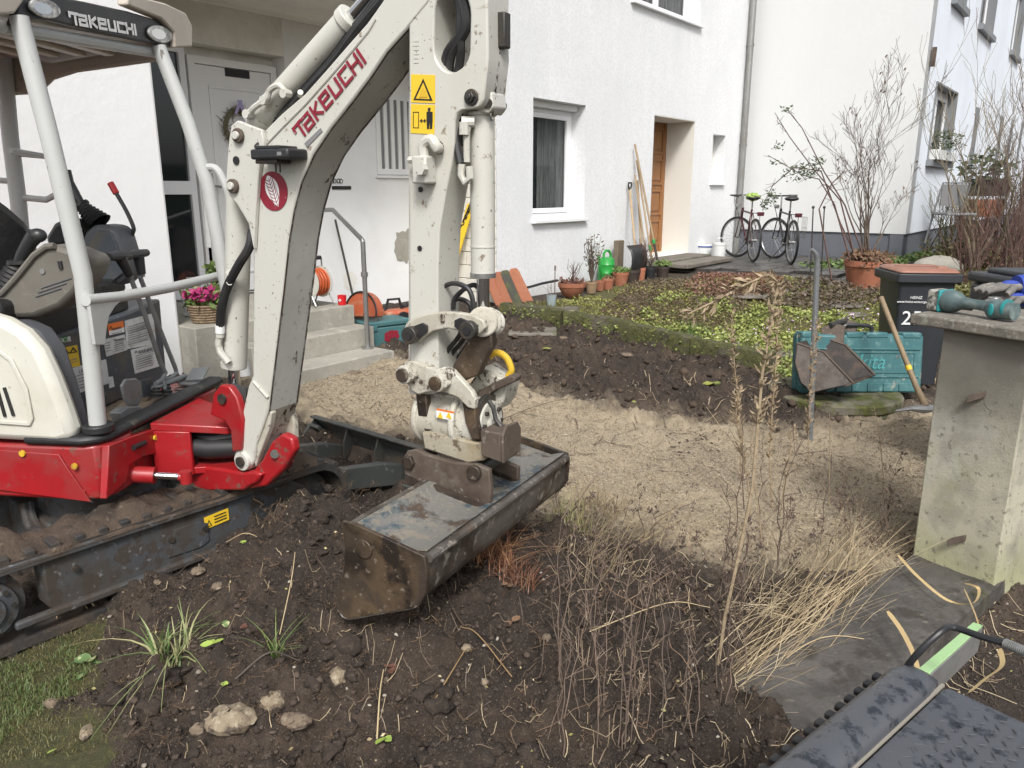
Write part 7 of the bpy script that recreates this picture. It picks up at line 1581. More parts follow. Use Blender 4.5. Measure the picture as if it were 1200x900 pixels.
# seat, consoles, levers
xp('seat_back', MB().prism([Ma(x,y,-.62) for x,y in ((-40,215),(-10,222),(14,240),(34,258),(48,280),(50,300),(40,330),(0,345),(-40,345))],-MF*.14), m_seat, bevel=.05, label='black vinyl seat back')
xp('seat_cushion', MB().prism([Ma(x,y,-.36) for x,y in ((0,352),(60,346),(110,330),(145,326),(151,334),(148,344),(120,350),(60,368),(0,380))],-MF*.45), m_seat, bevel=.03)
xp('seat_under_box', MB().prism([Ma(x,y,-.36) for x,y in ((0,375),(60,362),(150,346),(152,362),(110,380),(60,396),(0,402))],-MF*.4), m_black, bevel=.01)
# near (right) console: armrest shell with joystick
RCn = xp('control_console', MB().prism([Mb(x,y,.36) for x,y in ((-40,345),(0,342),(18,322),(38,298),(52,288),(62,287),(80,292),(100,300),(107,308),(100,326),(86,345),(70,360),(40,372),(0,374),(-40,374))],-MR*.14), m_console, bevel=.02, label='olive grey right armrest console')
part('console_trim', MB().tube([Mb(x,y,.365) for x,y in ((-40,346),(2,344),(20,324),(40,299),(54,289),(64,288))],.012,8), m_console, RCn)
part('console_slot', MB().tube([Mb(70,306,.361),Mb(72,315,.361)],.009,8), m_blackprint, RCn)
for i in range(3): part('console_groove', MB().tube([Mb(48-3*i,338+5*i,.361),Mb(84-6*i,326+6*i,.361)],.003,5), m_console2, RCn)
c = Mb(50,318,.361); part('console_screw', MB().cyl(c,c+MR*.004,.010,n=10), m_greyprint, RCn)
def boot(pa, pb, r0, r1, n=6):
    mb = MB(); pr = []; L = (pb-pa).length
    for i in range(n*2+1): pr.append(((r0+(r1-r0)*i/(2*n))*(1.0 if i%2 == 0 else .80), L*i/(2*n)))
    return mb.lathe(pr, pa, (pb-pa), n=20)
ja, jb = Mb(12,337,.28), Mb(22,308,.28)
JS = xp('joystick', boot(ja,jb,.062,.035), m_black)
jt = Mb(36,284,.28); jh = Mb(44,276,.28)
part('joystick_grip', MB().tube([jb,Mb(27,298,.28),Mb(35,284,.28),Mb(42,275,.28)],[.020,.024,.026,.030],12).ball(jh,.034,12,8,(1,.8,.8)), m_blackpl, JS)
part('joystick_collar', MB().cyl(jb-ZZ*.004,jb+ZZ*.010,.040,n=16), m_blackpl, JS)
# far (left) console
LCn = xp('control_console', MB().prism([Mb(x-9,y+4,-.30) for x,y in ((92,328),(93,300),(108,268),(118,259),(138,261),(145,268),(155,300),(156,322),(146,331),(110,332))],-MR*.15), m_console2, bevel=.02, label='dark grey left console')
part('console_face', MB().prism([Mb(x-5,y+4,-.296) for x,y in ((98,318),(112,280),(120,268),(136,268),(142,280),(150,316),(140,324),(104,326))],MR*.008), m_panel, LCn, bevel=.006)
part('console_lock', MB().prism([Mb(x,y,-.29) for x,y in ((52,278),(62,262),(72,257),(88,256),(93,268),(90,284),(70,289),(55,288))],-MR*.10), m_blackpl, LCn, bevel=.02)
JS2 = xp('joystick', boot(Mb(116,262,-.36),Mb(97,242,-.36),.062,.030), m_black)
part('joystick_collar', MB().cyl(Mb(97,242,-.36),Mb(95,240,-.36),.036,n=16), m_blackpl, JS2)
part('joystick_grip', MB().tube([Mb(96,241,-.36),Mb(88,228,-.36),Mb(80,214,-.36),Mb(76,200,-.36)],[.018,.022,.024,.026],12), m_blackpl, JS2)
LV = xp('safety_lever', MB().stube([Mb(151,281,-.42),Mb(156,272,-.42),Mb(156,265,-.42),Mb(148,247,-.42),Mb(136,226,-.42),Mb(130,215,-.42)],.0095,8), m_blackpl)
part('red_grip', MB().tube([Mb(136.5,227,-.42),Mb(129,214,-.42)],.015,10), m_cupred, LV, bevel=.003)
# travel levers
for i,(L,g) in enumerate(((((153,325),(170,370),(188,425),(194,437),(190,445),(182,450)),((127,301),(152,300),(137,299),(152,322))),(((164,324),(185,380),(205,430),(207,437),(200,443),(193,446)),((152,299),(172,296),(158,297),(166,321))))):
    TLv = xp('travel_lever', MB().tube([Ma(x,y,-.14-.02*i) for x,y in L],.0105,8), m_lever)
    a = -.14-.02*i
    part('lever_grip', MB().tube([Ma(g[2][0]+4,g[2][1]+3,a),Ma(*g[3],a)],[.024,.018],12).tube([Ma(*g[0],a),Ma(g[2][0]+2,g[2][1]+1,a),Ma(*g[1],a)],[.016,.022,.016],10), m_blackpl, TLv)
    part('lever_nut', MB().cyl(Ma(g[3][0],g[3][1],a),Ma(g[3][0]+.8,g[3][1]+3,a),.013,n=8), m_steel, TLv)
xp('lever_shaft', MB().cyl(Ma(180,455,-.14),Ma(217,441,-.14),.013,n=10).cyl(Ma(192,446,-.13),Ma(193,456,-.13),.012,n=8), m_lever)
for x,y in ((183,463),(195,459)): xp('lever_boot', boot(Ma(x,y+3,-.13),Ma(x,y-9,-.13),.032,.016,3), m_black)
# foot pedals
for (L,dx) in ((((143,452),(148,444),(160,443),(166,448),(167,463),(163,476),(151,475),(146,466)),0),):
    PD = xp('foot_pedal', MB().prism([Ma(x,y,-.09) for x,y in L],-MF*.014), m_rust if False else m_lever, bevel=.006, label='large grey foot pedal')
xp('pedal_bracket', MB().prism([Ma(x,y,-.075) for x,y in ((141,484),(150,477),(165,476),(167,487),(148,497),(145,494))],-MF*.05), m_lever, bevel=.004)
xp('pedal_plate', MB().prism([Ma(x,y,-.18) for x,y in ((165,446),(178,443),(180,463),(168,466))],-MF*.01), m_panel, bevel=.002)
xp('far_pedal', MB().prism([Mw(-.14,-.33,.70),Mw(-.03,-.33,.695),Mw(-.03,-.43,.695),Mw(-.14,-.43,.70)],ZZ*.012).prism([Mw(-.12,-.36,.71),Mw(-.03,-.36,.72),Mw(-.03,-.44,.76),Mw(-.12,-.44,.75)],ZZ*.01), m_lever, bevel=.003)

# ------------------------------------------------------------------ gatepost, kerb, tools on the post, cover
pL = Vector((1.766,3.12,0)); pM = Vector((1.954,2.837,0)); pd1 = (pM-pL).normalized(); pw = (pM-pL).length; pd2 = Vector((-pd1.y,pd1.x,0))
if pd2.x < 0: pd2 = -pd2
AXP = (pd1,pd2,ZZ)
def Q(a, b, z): return pL+pd1*a+pd2*b+ZZ*z
GPp = thing('gatepost', 'lichened concrete gatepost with flat cap, tools lying on top', 'gatepost', Q(.17,.2,0))
PD_ = .46
part('shaft', MB().prism([Q(0,0,-.3),Q(pw,0,-.3),Q(pw,PD_,-.3),Q(0,PD_,-.3)],ZZ*1.348), m_pillar, GPp, bevel=.006)
part('cap', MB().prism([Q(-.135,-.02,1.051),Q(pw+.055,-.055,1.051),Q(pw+.055,PD_+.05,1.051),Q(-.135,PD_+.05,1.051)],ZZ*.046), m_cap, GPp, bevel=.008)
for (x,y) in ((1145,466),(1122,634)):
    c = PP(x,y,Q(0,-.012,0),pd2); part('iron_lug', MB().prism([c+pd1*a_-pd2*b_+ZZ*z_ for a_,b_,z_ in ((-.026,.03,-.026),(.026,.0,.006),(.026,.0,.034),(-.026,.03,.004))],pd2*.03), m_rust, GPp, bevel=.002)
c = PP(1166,466,Q(0,-.001,0),pd2); part('mortar_patch', MB().prism([c+pd1*.05*math.cos(t)*(1+.2*math.sin(3*t))+ZZ*.055*math.sin(t) for t in [2*PI*k/16 for k in range(16)]],pd2*.003), m_pillar, GPp)
# kerb strip running to the camera side
kd = Vector((-.76,-.65,0)).normalized(); ks = Vector((kd.y,-kd.x,0)); ks = ks if ks.x > 0 else -ks
k0_ = pL-kd*.25+ks*0
KB = struct('kerb_strip', MB(), m_kerb) if False else None
mb = MB(); N, K = 90, 18; vs = []
for i in range(N+1):
    for j in range(K+1):
        p = pL-kd*.1+kd*(1.66*i/N)+ks*(-.02+.39*j/K); z = .045+.010*fbm(np.array([p.x]),np.array([p.y]),7,4,9)[0]+.004*fbm(np.array([p.x]),np.array([p.y]),40,3,9)[0]
        if j == 0 or j == K: z = -.16
        if j == 1 or j == K-1: z -= .006
        vs.append(Vector((p.x,p.y,z)))
    for j_ in (0,K):
        q = vs[-(K+1)+j_]; nb_ = vs[-(K+1)+(1 if j_ == 0 else K-1)]; vs[-(K+1)+j_] = Vector((nb_.x,nb_.y,-.16))+ks*(-.006 if j_ == 0 else .006)
mb.add(vs,[(i*(K+1)+j,(i+1)*(K+1)+j,(i+1)*(K+1)+j+1,i*(K+1)+j+1) for i in range(N) for j in range(K)])
struct('kerb_strip', mb, m_kerb, smooth=50)
# cordless tools on the cap
def on_cap(px, py, dz=0): return PZ(px, py, 1.098+dz)
g0 = on_cap(1108,352,.048); g1 = on_cap(1180,362,.048); gx = (g1-g0); gx.z = 0; gl_ = gx.length; gx.normalize(); gy = Vector((-gx.y,gx.x,0)); AXG = (gx,gy,ZZ)
m_toolteal = mat('tool_grey_teal', (.085,.125,.125), .5, layers=[(20,.5,.65,(.16,.2,.19)),(7,.55,.7,(.05,.07,.07))])
m_dustwhite = mat('dusty_battery', (.42,.40,.35), .8, layers=[(40,.45,.58,(.08,.085,.085)),(90,.6,.68,(.5,.5,.46))], bump=[(60,.6,.004)])
m_tealb = mat('bright_teal_plastic', (.02,.24,.24), .4, layers=[(30,.5,.7,(.08,.2,.2))])
CT = thing('cordless_tool', 'teal and grey cordless power tool with dusty battery lying on the gatepost cap', 'power tool', g0-ZZ*.04)
part('battery', MB().box(g0-gx*.028+ZZ*.0,(.062,.085,.088),AXG), m_dustwhite, CT, bevel=.010)
part('battery_clip', MB().box(g0-gx*.002,(.014,.088,.092),AXG), m_tealb, CT, bevel=.006)
part('tool_body', MB().tube([g0+gx*.004,g0+gx*.03,g0+gx*.055,g0+gx*.085,g0+gx*.12,g0+gx*.17,g0+gx*.20],[.046,.047,.042,.025,.021,.021,.026],16), m_toolteal, CT)
part('tool_head', MB().ball(g0+gx*.222-ZZ*.008,.042,18,12,(1.0,.9,.95),AXG).tube([g0+gx*.22-ZZ*.01,g0+gx*.30-ZZ*.006],[.036,.034],16), m_toolteal, CT)
part('teal_badge', MB().ball(g0+gx*.225-gy*.036-ZZ*.006,.018,12,8,(.7,.25,1.4),AXG), m_tealb, CT)
part('head_ring', MB().cyl(g0+gx*.262,g0+gx*.272,.038,n=20), m_tealb, CT)
part('trigger', MB().box(g0+gx*.10-ZZ*.022,(.05,.014,.012),AXG), m_blackpl, CT, bevel=.004)
q = on_cap(1165,352,.02)
single('cutting_disc_stack', MB().lathe([(0,0),(.030,0),(.036,.006),(.036,.018),(.025,.024),(.025,.034),(0,.036)],q-ZZ*.02,n=24), m_steel, 'small round metal flange standing behind the cordless tool', 'tool part', bevel=.002)
# gloves on a dark bin behind the post
gb = Vector((2.63,3.95,0)); 
gbq = PY(1185,330,3.9); GBN = thing('dark_case', 'dark grey case behind the gatepost carrying the work gloves', 'case', Vector((gbq.x+.12,3.95,.0)))
part('case_body', MB().box(Vector((gbq.x+.22,4.0,.56)),(.50,.40,1.12)), m_binblack, GBN, bevel=.02)
part('case_lid', MB().box(Vector((gbq.x+.22,4.0,1.15)),(.53,.43,.05)), m_binblack, GBN, bevel=.015)
part('lid_ridge', MB().box(Vector((gbq.x+.22,4.0,1.185)),(.40,.30,.03)), m_binblack, GBN, bevel=.012)
m_glove = mat('grey_glove_knit', (.15,.14,.13), .85, layers=[(20,.5,.66,(.27,.25,.22)),(9,.6,.7,(.15,.14,.12))], bump=[(120,.4,.004)])
m_gloveblue = mat('blue_glove_cuff', (.03,.06,.33), .7)
for gi,(gx_,gy_,lab) in enumerate(((1182,338,'blue and grey work glove on the dark case, upper one'),(1188,352,'blue and grey work glove hanging lower over the case edge'))):
    c = PY(gx_,gy_-2,3.74); GV = thing('work_glove', lab, 'glove', c, 'pair of work gloves')
    dr_ = Vector((.95,.1,-.05*gi)).normalized()
    part('palm', MB().ball(c,.06,16,10,(1.3,.8,.42)), m_glove, GV)
    for k in range(4):
        a_ = c+dr_*-.05+Vector((0,-.045+.03*k,.0)); part('finger', MB().tube([a_,a_-dr_*.05-ZZ*.006,a_-dr_*(.09+.01*(k%2))-ZZ*.02],[.017,.016,.011],10), m_glove, GV)
    part('thumb', MB().tube([c+Vector((-.01,-.05,0)),c+Vector((-.04,-.085,-.01)),c+Vector((-.06,-.09,-.025))],[.018,.017,.012],10), m_glove, GV)
    part('blue_cuff', MB().tube([c+dr_*.04+ZZ*.008,c+dr_*.10+ZZ*.012],[.046,.050],14), m_gloveblue, GV)
    part('blue_knuckle_pad', MB().ball(c+ZZ*.018-Vector((.0,.01,0)),.036,12,8,(1.2,.7,.4)), m_gloveblue, GV)
# black checker cover at lower right
CV = thing('machine_cover', 'wet black diamond patterned cover at the lower right corner', 'machine cover', (.75,1.05,.68))
def V(px, py, z): return PZ(px, py, z)
cA_, cB_ = V(1101,807,.735), V(990,910,.735); cdir = (cB_-cA_).normalized(); cA2 = cA_; 
cs_ = Vector((-cdir.y,cdir.x,0)); cs_ = cs_ if cs_.x > 0 else -cs_
tA = V(1212,850,.73); tB = V(1330,905,.72)
part('top_sheet', MB().prism([cA_+cs_*.004+cdir*0,cA_+cdir*.55+cs_*.004,cA_+cdir*.55+cs_*.50-ZZ*.01,V(1330,905,.725),V(1200,846,.73),V(1112,805,.738)],-ZZ*.02), m_checker, CV, bevel=.004)
N = 14; K = 30; vs = []; wR = .078
for i in range(K+1):
    o = cA_-cdir*.02+cdir*(.57*i/K)
    for j in range(N+1):
        t = PI*j/N; e = min(1,i/3); e = e**.5; vs.append(o-cs_*(wR*.5)+cs_*(wR*.5*math.cos(t))*(.75+.25*e)+ZZ*(.034*math.sin(t)**.6*(.3+.7*e)-.004 if 0 < j < N else -.03))
part('rolled_ridge', MB().add(vs,[(i*(N+1)+j,(i+1)*(N+1)+j,(i+1)*(N+1)+j+1,i*(N+1)+j+1) for i in range(K) for j in range(N)]+[tuple(range(N+1))]), m_checker, CV, smooth=60)
part('lower_body', MB().prism([cA_+cs_*.03+cdir*.03-ZZ*.03,cA_+cdir*.53+cs_*.03-ZZ*.03,cA_+cdir*.53+cs_*.47-ZZ*.03,V(1300,895,.70),V(1200,856,.70)],-ZZ*.72), m_blackpl, CV, bevel=.02)
part('seam', MB().box(cA_+cdir*.27+ZZ*.001,(.57,.006,.004),(cdir,cs_,ZZ)), mat('dusty_seam',(.25,.23,.19),.9), CV)
dm = MB()
for i in range(26):
    for j in range(22):
        c = cA_+cdir*(.01+.022*i+(.011 if j%2 else 0))+cs_*(.018+.022*j); 
        d2 = (cdir+cs_*(1 if (i+j)%2 else -1)*1.0).normalized(); n2_ = Vector((-d2.y,d2.x,0)); L = .0085
        if ray(0,0) and inpoly(np.array([c.x]),np.array([c.y]),[(p.x,p.y) for p in (cA_,cA_+cdir*.55,cA_+cdir*.55+cs_*.5,V(1330,905,.725),V(1200,846,.73),V(1112,805,.738))])[0]:
            dm.add([c-d2*L,c-n2_*.0026,c+d2*L,c+n2_*.0026,c-d2*L*.4+ZZ*.0009,c+d2*L*.4+ZZ*.0009],[(0,1,4),(1,5,4),(1,2,5),(2,3,5),(3,4,5),(3,0,4)])
part('diamond_pattern', dm, m_checker, CV, kind='stuff')
for i in range(14):
    c = cA_-cs_*(.090)+cdir*(.02+.034*i)-ZZ*.022; part('rubber_lug', MB().box(c,(.018,.036,.012),(cdir,cs_,ZZ)), m_black, CV, bevel=.003)
part('lug_band', MB().box(cA_-cs_*.088+cdir*.26-ZZ*.045,(.56,.03,.03),(cdir,cs_,ZZ)), m_black, CV)
# bent handle rod and aluminium bar
hp = [V(1050,798,.70),V(1076,765,.78),V(1102,741,.82),V(1112,735,.82),V(1124,737,.82),V(1150,746,.83),V(1178,754,.84),V(1230,775,.85)]
HB = thing('bent_handle', 'black bent handle bar with ribbed grey grip at the lower right', 'handle bar', hp[0])
part('rod', MB().stube(hp[:-1],.0062,10), m_blackpl, HB)
gr_ = MB(); a, b = hp[-2], hp[-1]
for k in range(22): gr_.cyl(a+(b-a)*(k/22),a+(b-a)*((k+.7)/22),.0088,n=12)
part('grip', gr_, m_alu, HB)
b0, b1 = V(1083,786,.70), V(1146,731,.62); bdr = (b1-b0).normalized(); bsd = bdr.cross(ZZ).normalized(); bup = bsd.cross(bdr).normalized()
AB = thing('aluminium_bar', 'grey aluminium bar with pale green top edge beside the black cover', 'metal bar', b0)
part('bar_body', MB().box((b0+b1)/2-bup*.035,((b1-b0).length,.022,.06),(bdr,bsd,bup)), m_alu, AB, bevel=.002)
part('green_edge', MB().box((b0+b1)/2-bup*.002,((b1-b0).length,.020,.005),(bdr,bsd,bup)), m_palegreen, AB, bevel=.001)
exec_marker = 1
# ------------------------------------------------------------------ loose soil, gravel, grass, stems
m_ground2 = mat('clod_soil', (.050,.036,.027), .95, layers=[(14,.45,.65,(.03,.021,.016)),(60,.55,.66,(.11,.085,.06),{'k':.6})], bump=[(50,1,.012),(160,.8,.005)])
m_rock = mat('loose_bits', (1,1,1), .9, attr=True, bump=[(60,.5,.004)])
def region(poly, n): return pts_in(poly, n)
def allpts(n, box): return rng.uniform(box[0],box[1],n), rng.uniform(box[2],box[3],n)
def zfilter(x, y, f):
    z, sand, gr, bed, soil, rt = hgt(x, y); k = f(sand, gr, bed, soil, rt); return x[k], y[k]
TRK = [tuple(Tw(s,w,0).xy) for s,w in ((-.95,.02),(1.0,.02),(1.0,-1.0),(-.95,-1.0))]
x, y = allpts(36000, (-2.4,2.6,1.35,5.5)); d = ~((sdist(x,y,STRIP) > .07) & (rng.uniform(0,1,len(x)) < .8)) & (np.random.default_rng(3).uniform(0,1,len(x)) < (2.2/y)**1.5) & (vn(x*4,y*4,61)+.6*vn(x*13,y*13,62) > rng.uniform(.35,1.0,len(x)))
x, y = zfilter(x[d], y[d], lambda s,g,b,so,r: (s < .3) & (g < .4) & (b < .3)); k = ~inpoly(x,y,TRK); x, y = x[k], y[k]
rocks('soil_clods', x, y, .003+.012*rng.uniform(0,1,len(x))**5, m_rock, 'loose crumbs and clods of dark garden soil', (.030,.021,.016), (.085,.062,.046), .8, .35, cat='soil')
x, y = allpts(150000, (-2.3,2.4,1.35,4.6)); d = np.random.default_rng(5).uniform(0,1,len(x)) < (1.9/y)**2
d &= ~((sdist(x,y,STRIP) > .07*rng.uniform(0,1.4,len(x))) & (rng.uniform(0,1,len(x)) < .85))
x, y = zfilter(x[d], y[d], lambda s,g,b,so,r: (s < .4) & (g < .5) & (b < .3)); k = ~inpoly(x,y,TRK); x, y = x[k], y[k]
ICO_V, ICO_F, _sv = np.array([[1,0,0],[-1,0,0],[0,1,0],[0,-1,0],[0,0,1],[0,0,-1]],float), np.array([[0,2,4],[2,1,4],[1,3,4],[3,0,4],[2,0,5],[1,2,5],[3,1,5],[0,3,5]]), (ICO_V, ICO_F)
rocks('soil_crumbs', x, y, .0016+.0045*rng.uniform(0,1,len(x))**2.5, m_rock, 'fine crumbs of loose dark soil all over the heap', (.026,.018,.014), (.085,.064,.048), .9, .2, cat='soil')
ICO_V, ICO_F = _sv
x, y = allpts(7000, (-2.4,3.2,1.35,7.5)); x, y = zfilter(x, y, lambda s,g,b,so,r: (g < .4) & (b < .2)); k = ~inpoly(x,y,TRK); x, y = x[k], y[k]
rocks('small_stones', x, y, .0022+.009*rng.uniform(0,1,len(x))**5, m_rock, 'small pale stones scattered over the soil', (.16,.13,.10), (.42,.38,.31), .6, .2, cat='stones')
x, y = region(Z_SAND, 30000); k = (vn(x*2.3,y*2.3,55)+.5*vn(x*9,y*9,56)) > .50; x, y = x[k], y[k]
rocks('gravel', x, y, .0022+.007*rng.uniform(0,1,len(x))**4, m_rock, 'coarse tan gravel bed in the dug out area', (.17,.13,.09), (.44,.36,.25), .6, .25, cat='gravel')
x, y = region(Z_SAND, 9000); k = (vn(x*1.7,y*1.7,130)+.4*vn(x*8,y*8,131)) > .95; x, y = x[k], y[k]
rocks('trodden_soil', x, y, .003+.016*rng.uniform(0,1,len(x))**4, m_rock, 'dark soil crumbs trodden into the gravel', (.04,.028,.02), (.11,.08,.056), .5, .4, cat='soil')
x, y = allpts(2600, (-1.2,4.5,4.6,8.5)); x, y = zfilter(x, y, lambda s,g,b,so,r: (s < .3) & (b < .3) & (so > .5))
rocks('dark_clods', x, y, .01+.035*rng.uniform(0,1,len(x))**3, m_rock, 'dark lumps of dug soil before the mossy kerb', (.035,.024,.017), (.085,.058,.04), .7, .35, cat='soil')
_sv = (ICO_V, ICO_F); ICO_V, ICO_F = np.array([[1,0,0],[-1,0,0],[0,1,0],[0,-1,0],[0,0,1],[0,0,-1]],float), np.array([[0,2,4],[2,1,4],[1,3,4],[3,0,4],[2,0,5],[1,2,5],[3,1,5],[0,3,5]])
x, y = region(Z_SAND, 60000); x, y = zfilter(x, y, lambda s,g,b,so,r: s > rng.uniform(.2,.9,len(s)))
rocks('fine_gravel', x, y, .0022+.004*rng.uniform(0,1,len(x))**2, m_rock, 'fine tan grit covering the dug out area', (.16,.125,.09), (.56,.48,.36), .7, .2, cat='gravel')
ICO_V, ICO_F = _sv
_b = bmesh.new(); bmesh.ops.create_icosphere(_b, subdivisions=2, radius=1); _sv = (ICO_V, ICO_F); ICO_V = np.array([v.co[:] for v in _b.verts]); ICO_F = np.array([[v.index for v in f.verts] for f in _b.faces]); _b.free()
x, y = allpts(1500, (-2.2,2.0,1.4,4.2)); d = vn(x*2.5,y*2.5,64) > .55; x, y = zfilter(x[d], y[d], lambda s,g,b,so,r: (s < .25) & (g < .3) & (so > .5)); k = ~inpoly(x,y,TRK) & (sdist(x,y,STRIP) < -.05); x, y = x[k][:330], y[k][:330]
rocks('large_clods', x, y, .012+.034*rng.uniform(0,1,len(x))**2.2, m_ground2, 'large broken lumps of dug soil on the heap', (.03,.02,.015), (.08,.058,.042), .65, .38, cat='soil')
ICO_V, ICO_F = _sv
# larger single stones in the foreground
m_pale = mat('pale_limestone', (.25,.20,.135), .9, layers=[(16,.45,.62,(.14,.105,.07)),(50,.5,.7,(.38,.33,.24)),(22,.54,.60,(.055,.04,.03),{'d':8,'k':.85})], bump=[(14,.7,.02),(60,.5,.006)])
m_pale2 = mat('dirty_stone', (.17,.13,.09), .9, layers=[(22,.50,.58,(.055,.04,.03),{'d':8,'k':.85}),(10,.45,.62,(.10,.07,.05)),(30,.5,.7,(.33,.27,.2))], bump=[(20,.7,.015)])
STN = [(275,880,.075,.055,.030,'largest pale broken stone at the bottom left of the soil heap'),(322,848,.040,.035,.025,'flat pale stone right above the largest stone'),(397,803,.034,.03,.024,'round tan stone in the middle of the soil heap'),
       (349,876,.045,.03,.02,'brown flat stone at the bottom edge'),(236,890,.022,.02,.015,'small stone left of the largest one at the bottom'),(103,865,.035,.02,.015,'small pale stone at the grass edge'),(62,826,.035,.02,.014,'tan lump lying in the moss at the left'),
       (236,706,.028,.022,.014,'stone fragment high on the heap near the track'),(258,718,.024,.02,.012,'second stone fragment near the track'),(187,560+150,.02,.015,.01,'small stone by the muddy track'),(547,782,.016,.014,.012,'small grey stone below the bucket'),
       (568,826,.013,.012,.01,'tiny pale stone near the bottom middle'),(455,800,.022,.012,.012,'reddish stone in the heap centre'),(470,745,.02,.015,.012,'brown stone under the bucket lip'),(640,775,.018,.015,.012,'stone among the dead stems'),(860,660,.06,.03,.012,'flat tan stone in the brown soil right of centre'),
       (415,440,.07,.04,.02,'stone slab in the gravel near the steps'),(657,322+90,.09,.06,.03,'pale stone in dark soil before the kerb'),(735,425,.06,.05,.02,'second pale stone in the dark soil'),(660,395,.05,.03,.02,'small pale stone at the kerb foot')]
for i,(a,b,sx,sy,sz,lab) in enumerate(STN):
    p = G(a,b,sz*.4); p.z = gh(p.x,p.y)+sz*.3; r = random.Random(i); mb = MB().ball(p,1,14,9,(sx,sy,sz),(Vector((math.cos(i),math.sin(i),0)),Vector((-math.sin(i),math.cos(i),0)),ZZ)).jit(min(sx,sy,sz)*.17,i)
    single('stone', mb, m_pale if i in (0,1,2,5,10,11) else m_pale2, lab, 'stone', 'stones lying in the soil', smooth=40)
# moss and grass at lower left
x, y = allpts(110000, (-2.4,-.6,1.15,3.0)); k2 = (vn(x*5,y*5,3) > .30) & (hgt(x,y)[2] > rng.uniform(.1,.7,len(x))); x, y = x[k2], y[k2]
blades('moss_grass', x, y, .005+.018*rng.uniform(0,1,len(x))**2.2, .0035, m_leafy, 'short mossy grass in the lower left corner', (.075,.072,.026), (.17,.155,.055), 1.2, 2, cat='grass')
x, y = region(gp([(-60,740),(60,745),(120,770),(60,850),(30,900),(-60,900)]), 6000); k = vn(x*7,y*7,9) > .52; x, y = x[k], y[k]
blades('green_grass', x, y, .01+.025*rng.uniform(0,1,len(x)), .0032, m_leafy, 'greener grass blades in the lower left lawn', (.06,.10,.028), (.14,.18,.055), 1.0, 3, cat='grass')
def tuft(px, py, n, h, w, label, cA, cB, lean=1.0, rad_=.03, name='grass_tuft', z=None, kind=None, droop=.5):
    p = G(px,py); a = rng.uniform(0,2*PI,n); r = rad_*rng.uniform(0,1,n)**.5; x, y = p.x+np.cos(a)*r, p.y+np.sin(a)*r
    o = blades(name, x, y, h*rng.uniform(.5,1.1,n), w, m_leafy, label, cA, cB, lean, 5, cat='plant', dirs=rng.uniform(0,2*PI,n), droop=droop); del o['kind']; return o
tuft(206,800,60,.20,.008,'green and straw grass tuft pulled out beside the lawn',(.06,.13,.03),(.42,.38,.20),1.9,.05,droop=.9)
tuft(190,785,22,.14,.007,'small upright green grass tuft at the heap edge',(.07,.16,.03),(.16,.26,.06),.8,.03)
tuft(325,800,22,.14,.005,'thin green sprout tuft low on the heap',(.07,.13,.03),(.20,.26,.08),1.1,.02)
tuft(350,612,34,.13,.010,'bright green leafy tuft in the hollow by the track',(.06,.16,.03),(.22,.33,.09),1.3,.025)
tuft(668,640,150,.22,.004,'pale straw tuft right of the bucket edge',(.30,.25,.12),(.20,.22,.08),1.4,.10)
tuft(700,605,120,.18,.004,'dry brown straw tuft under the bucket corner',(.30,.22,.12),(.16,.13,.06),1.4,.14)
tuft(575,668,210,.17,.005,'reddish frayed root bundle under the bucket',(.26,.11,.06),(.48,.28,.15),1.7,.09,'root_bundle')
tuft(600,690,130,.12,.004,'reddish brown roots below the bucket lip',(.16,.065,.04),(.26,.13,.07),1.4,.09,'root_bundle')
# single leaves
def leaf(px, py, size, m, label, seed=0, n=3, lift=.02):
    p = G(px,py); r = random.Random(seed); mb = MB(); z = gh(p.x,p.y)+lift
    c = Vector((p.x,p.y,z))
    for k in range(n):
        a = r.uniform(0,2*PI); d = Vector((math.cos(a),math.sin(a),r.uniform(.1,.6))).normalized(); s = d.orthogonal().normalized(); s.z *= .3; s.normalize(); L = size*r.uniform(.7,1.1)
        pr = [(0,0),(.2,.22),(.5,.34),(.8,.2),(1,0)]; left = [c+d*L*t+s*L*w-ZZ*L*.25*t*t for t,w in pr]; mid = [c+d*L*t-ZZ*(L*.25*t*t+L*.05) for t,w in pr]; right = [c+d*L*t-s*L*w-ZZ*L*.25*t*t for t,w in pr]
        o = len(mb.v); mb.add(left+mid+right,[(i,i+1,5+i+1,5+i) for i in range(4)]+[(5+i,5+i+1,10+i+1,10+i) for i in range(4)])
    return single('leaf_sprig', mb, m, label, 'leaves', 'torn leaf sprigs on the soil', loc=c)
m_vary = mat('variegated_leaf', (.10,.17,.06), .5, layers=[(60,.52,.6,(.42,.42,.22))])
m_limeleaf = mat('lime_leaf', (.30,.40,.08), .5, layers=[(40,.5,.65,(.20,.30,.06))])
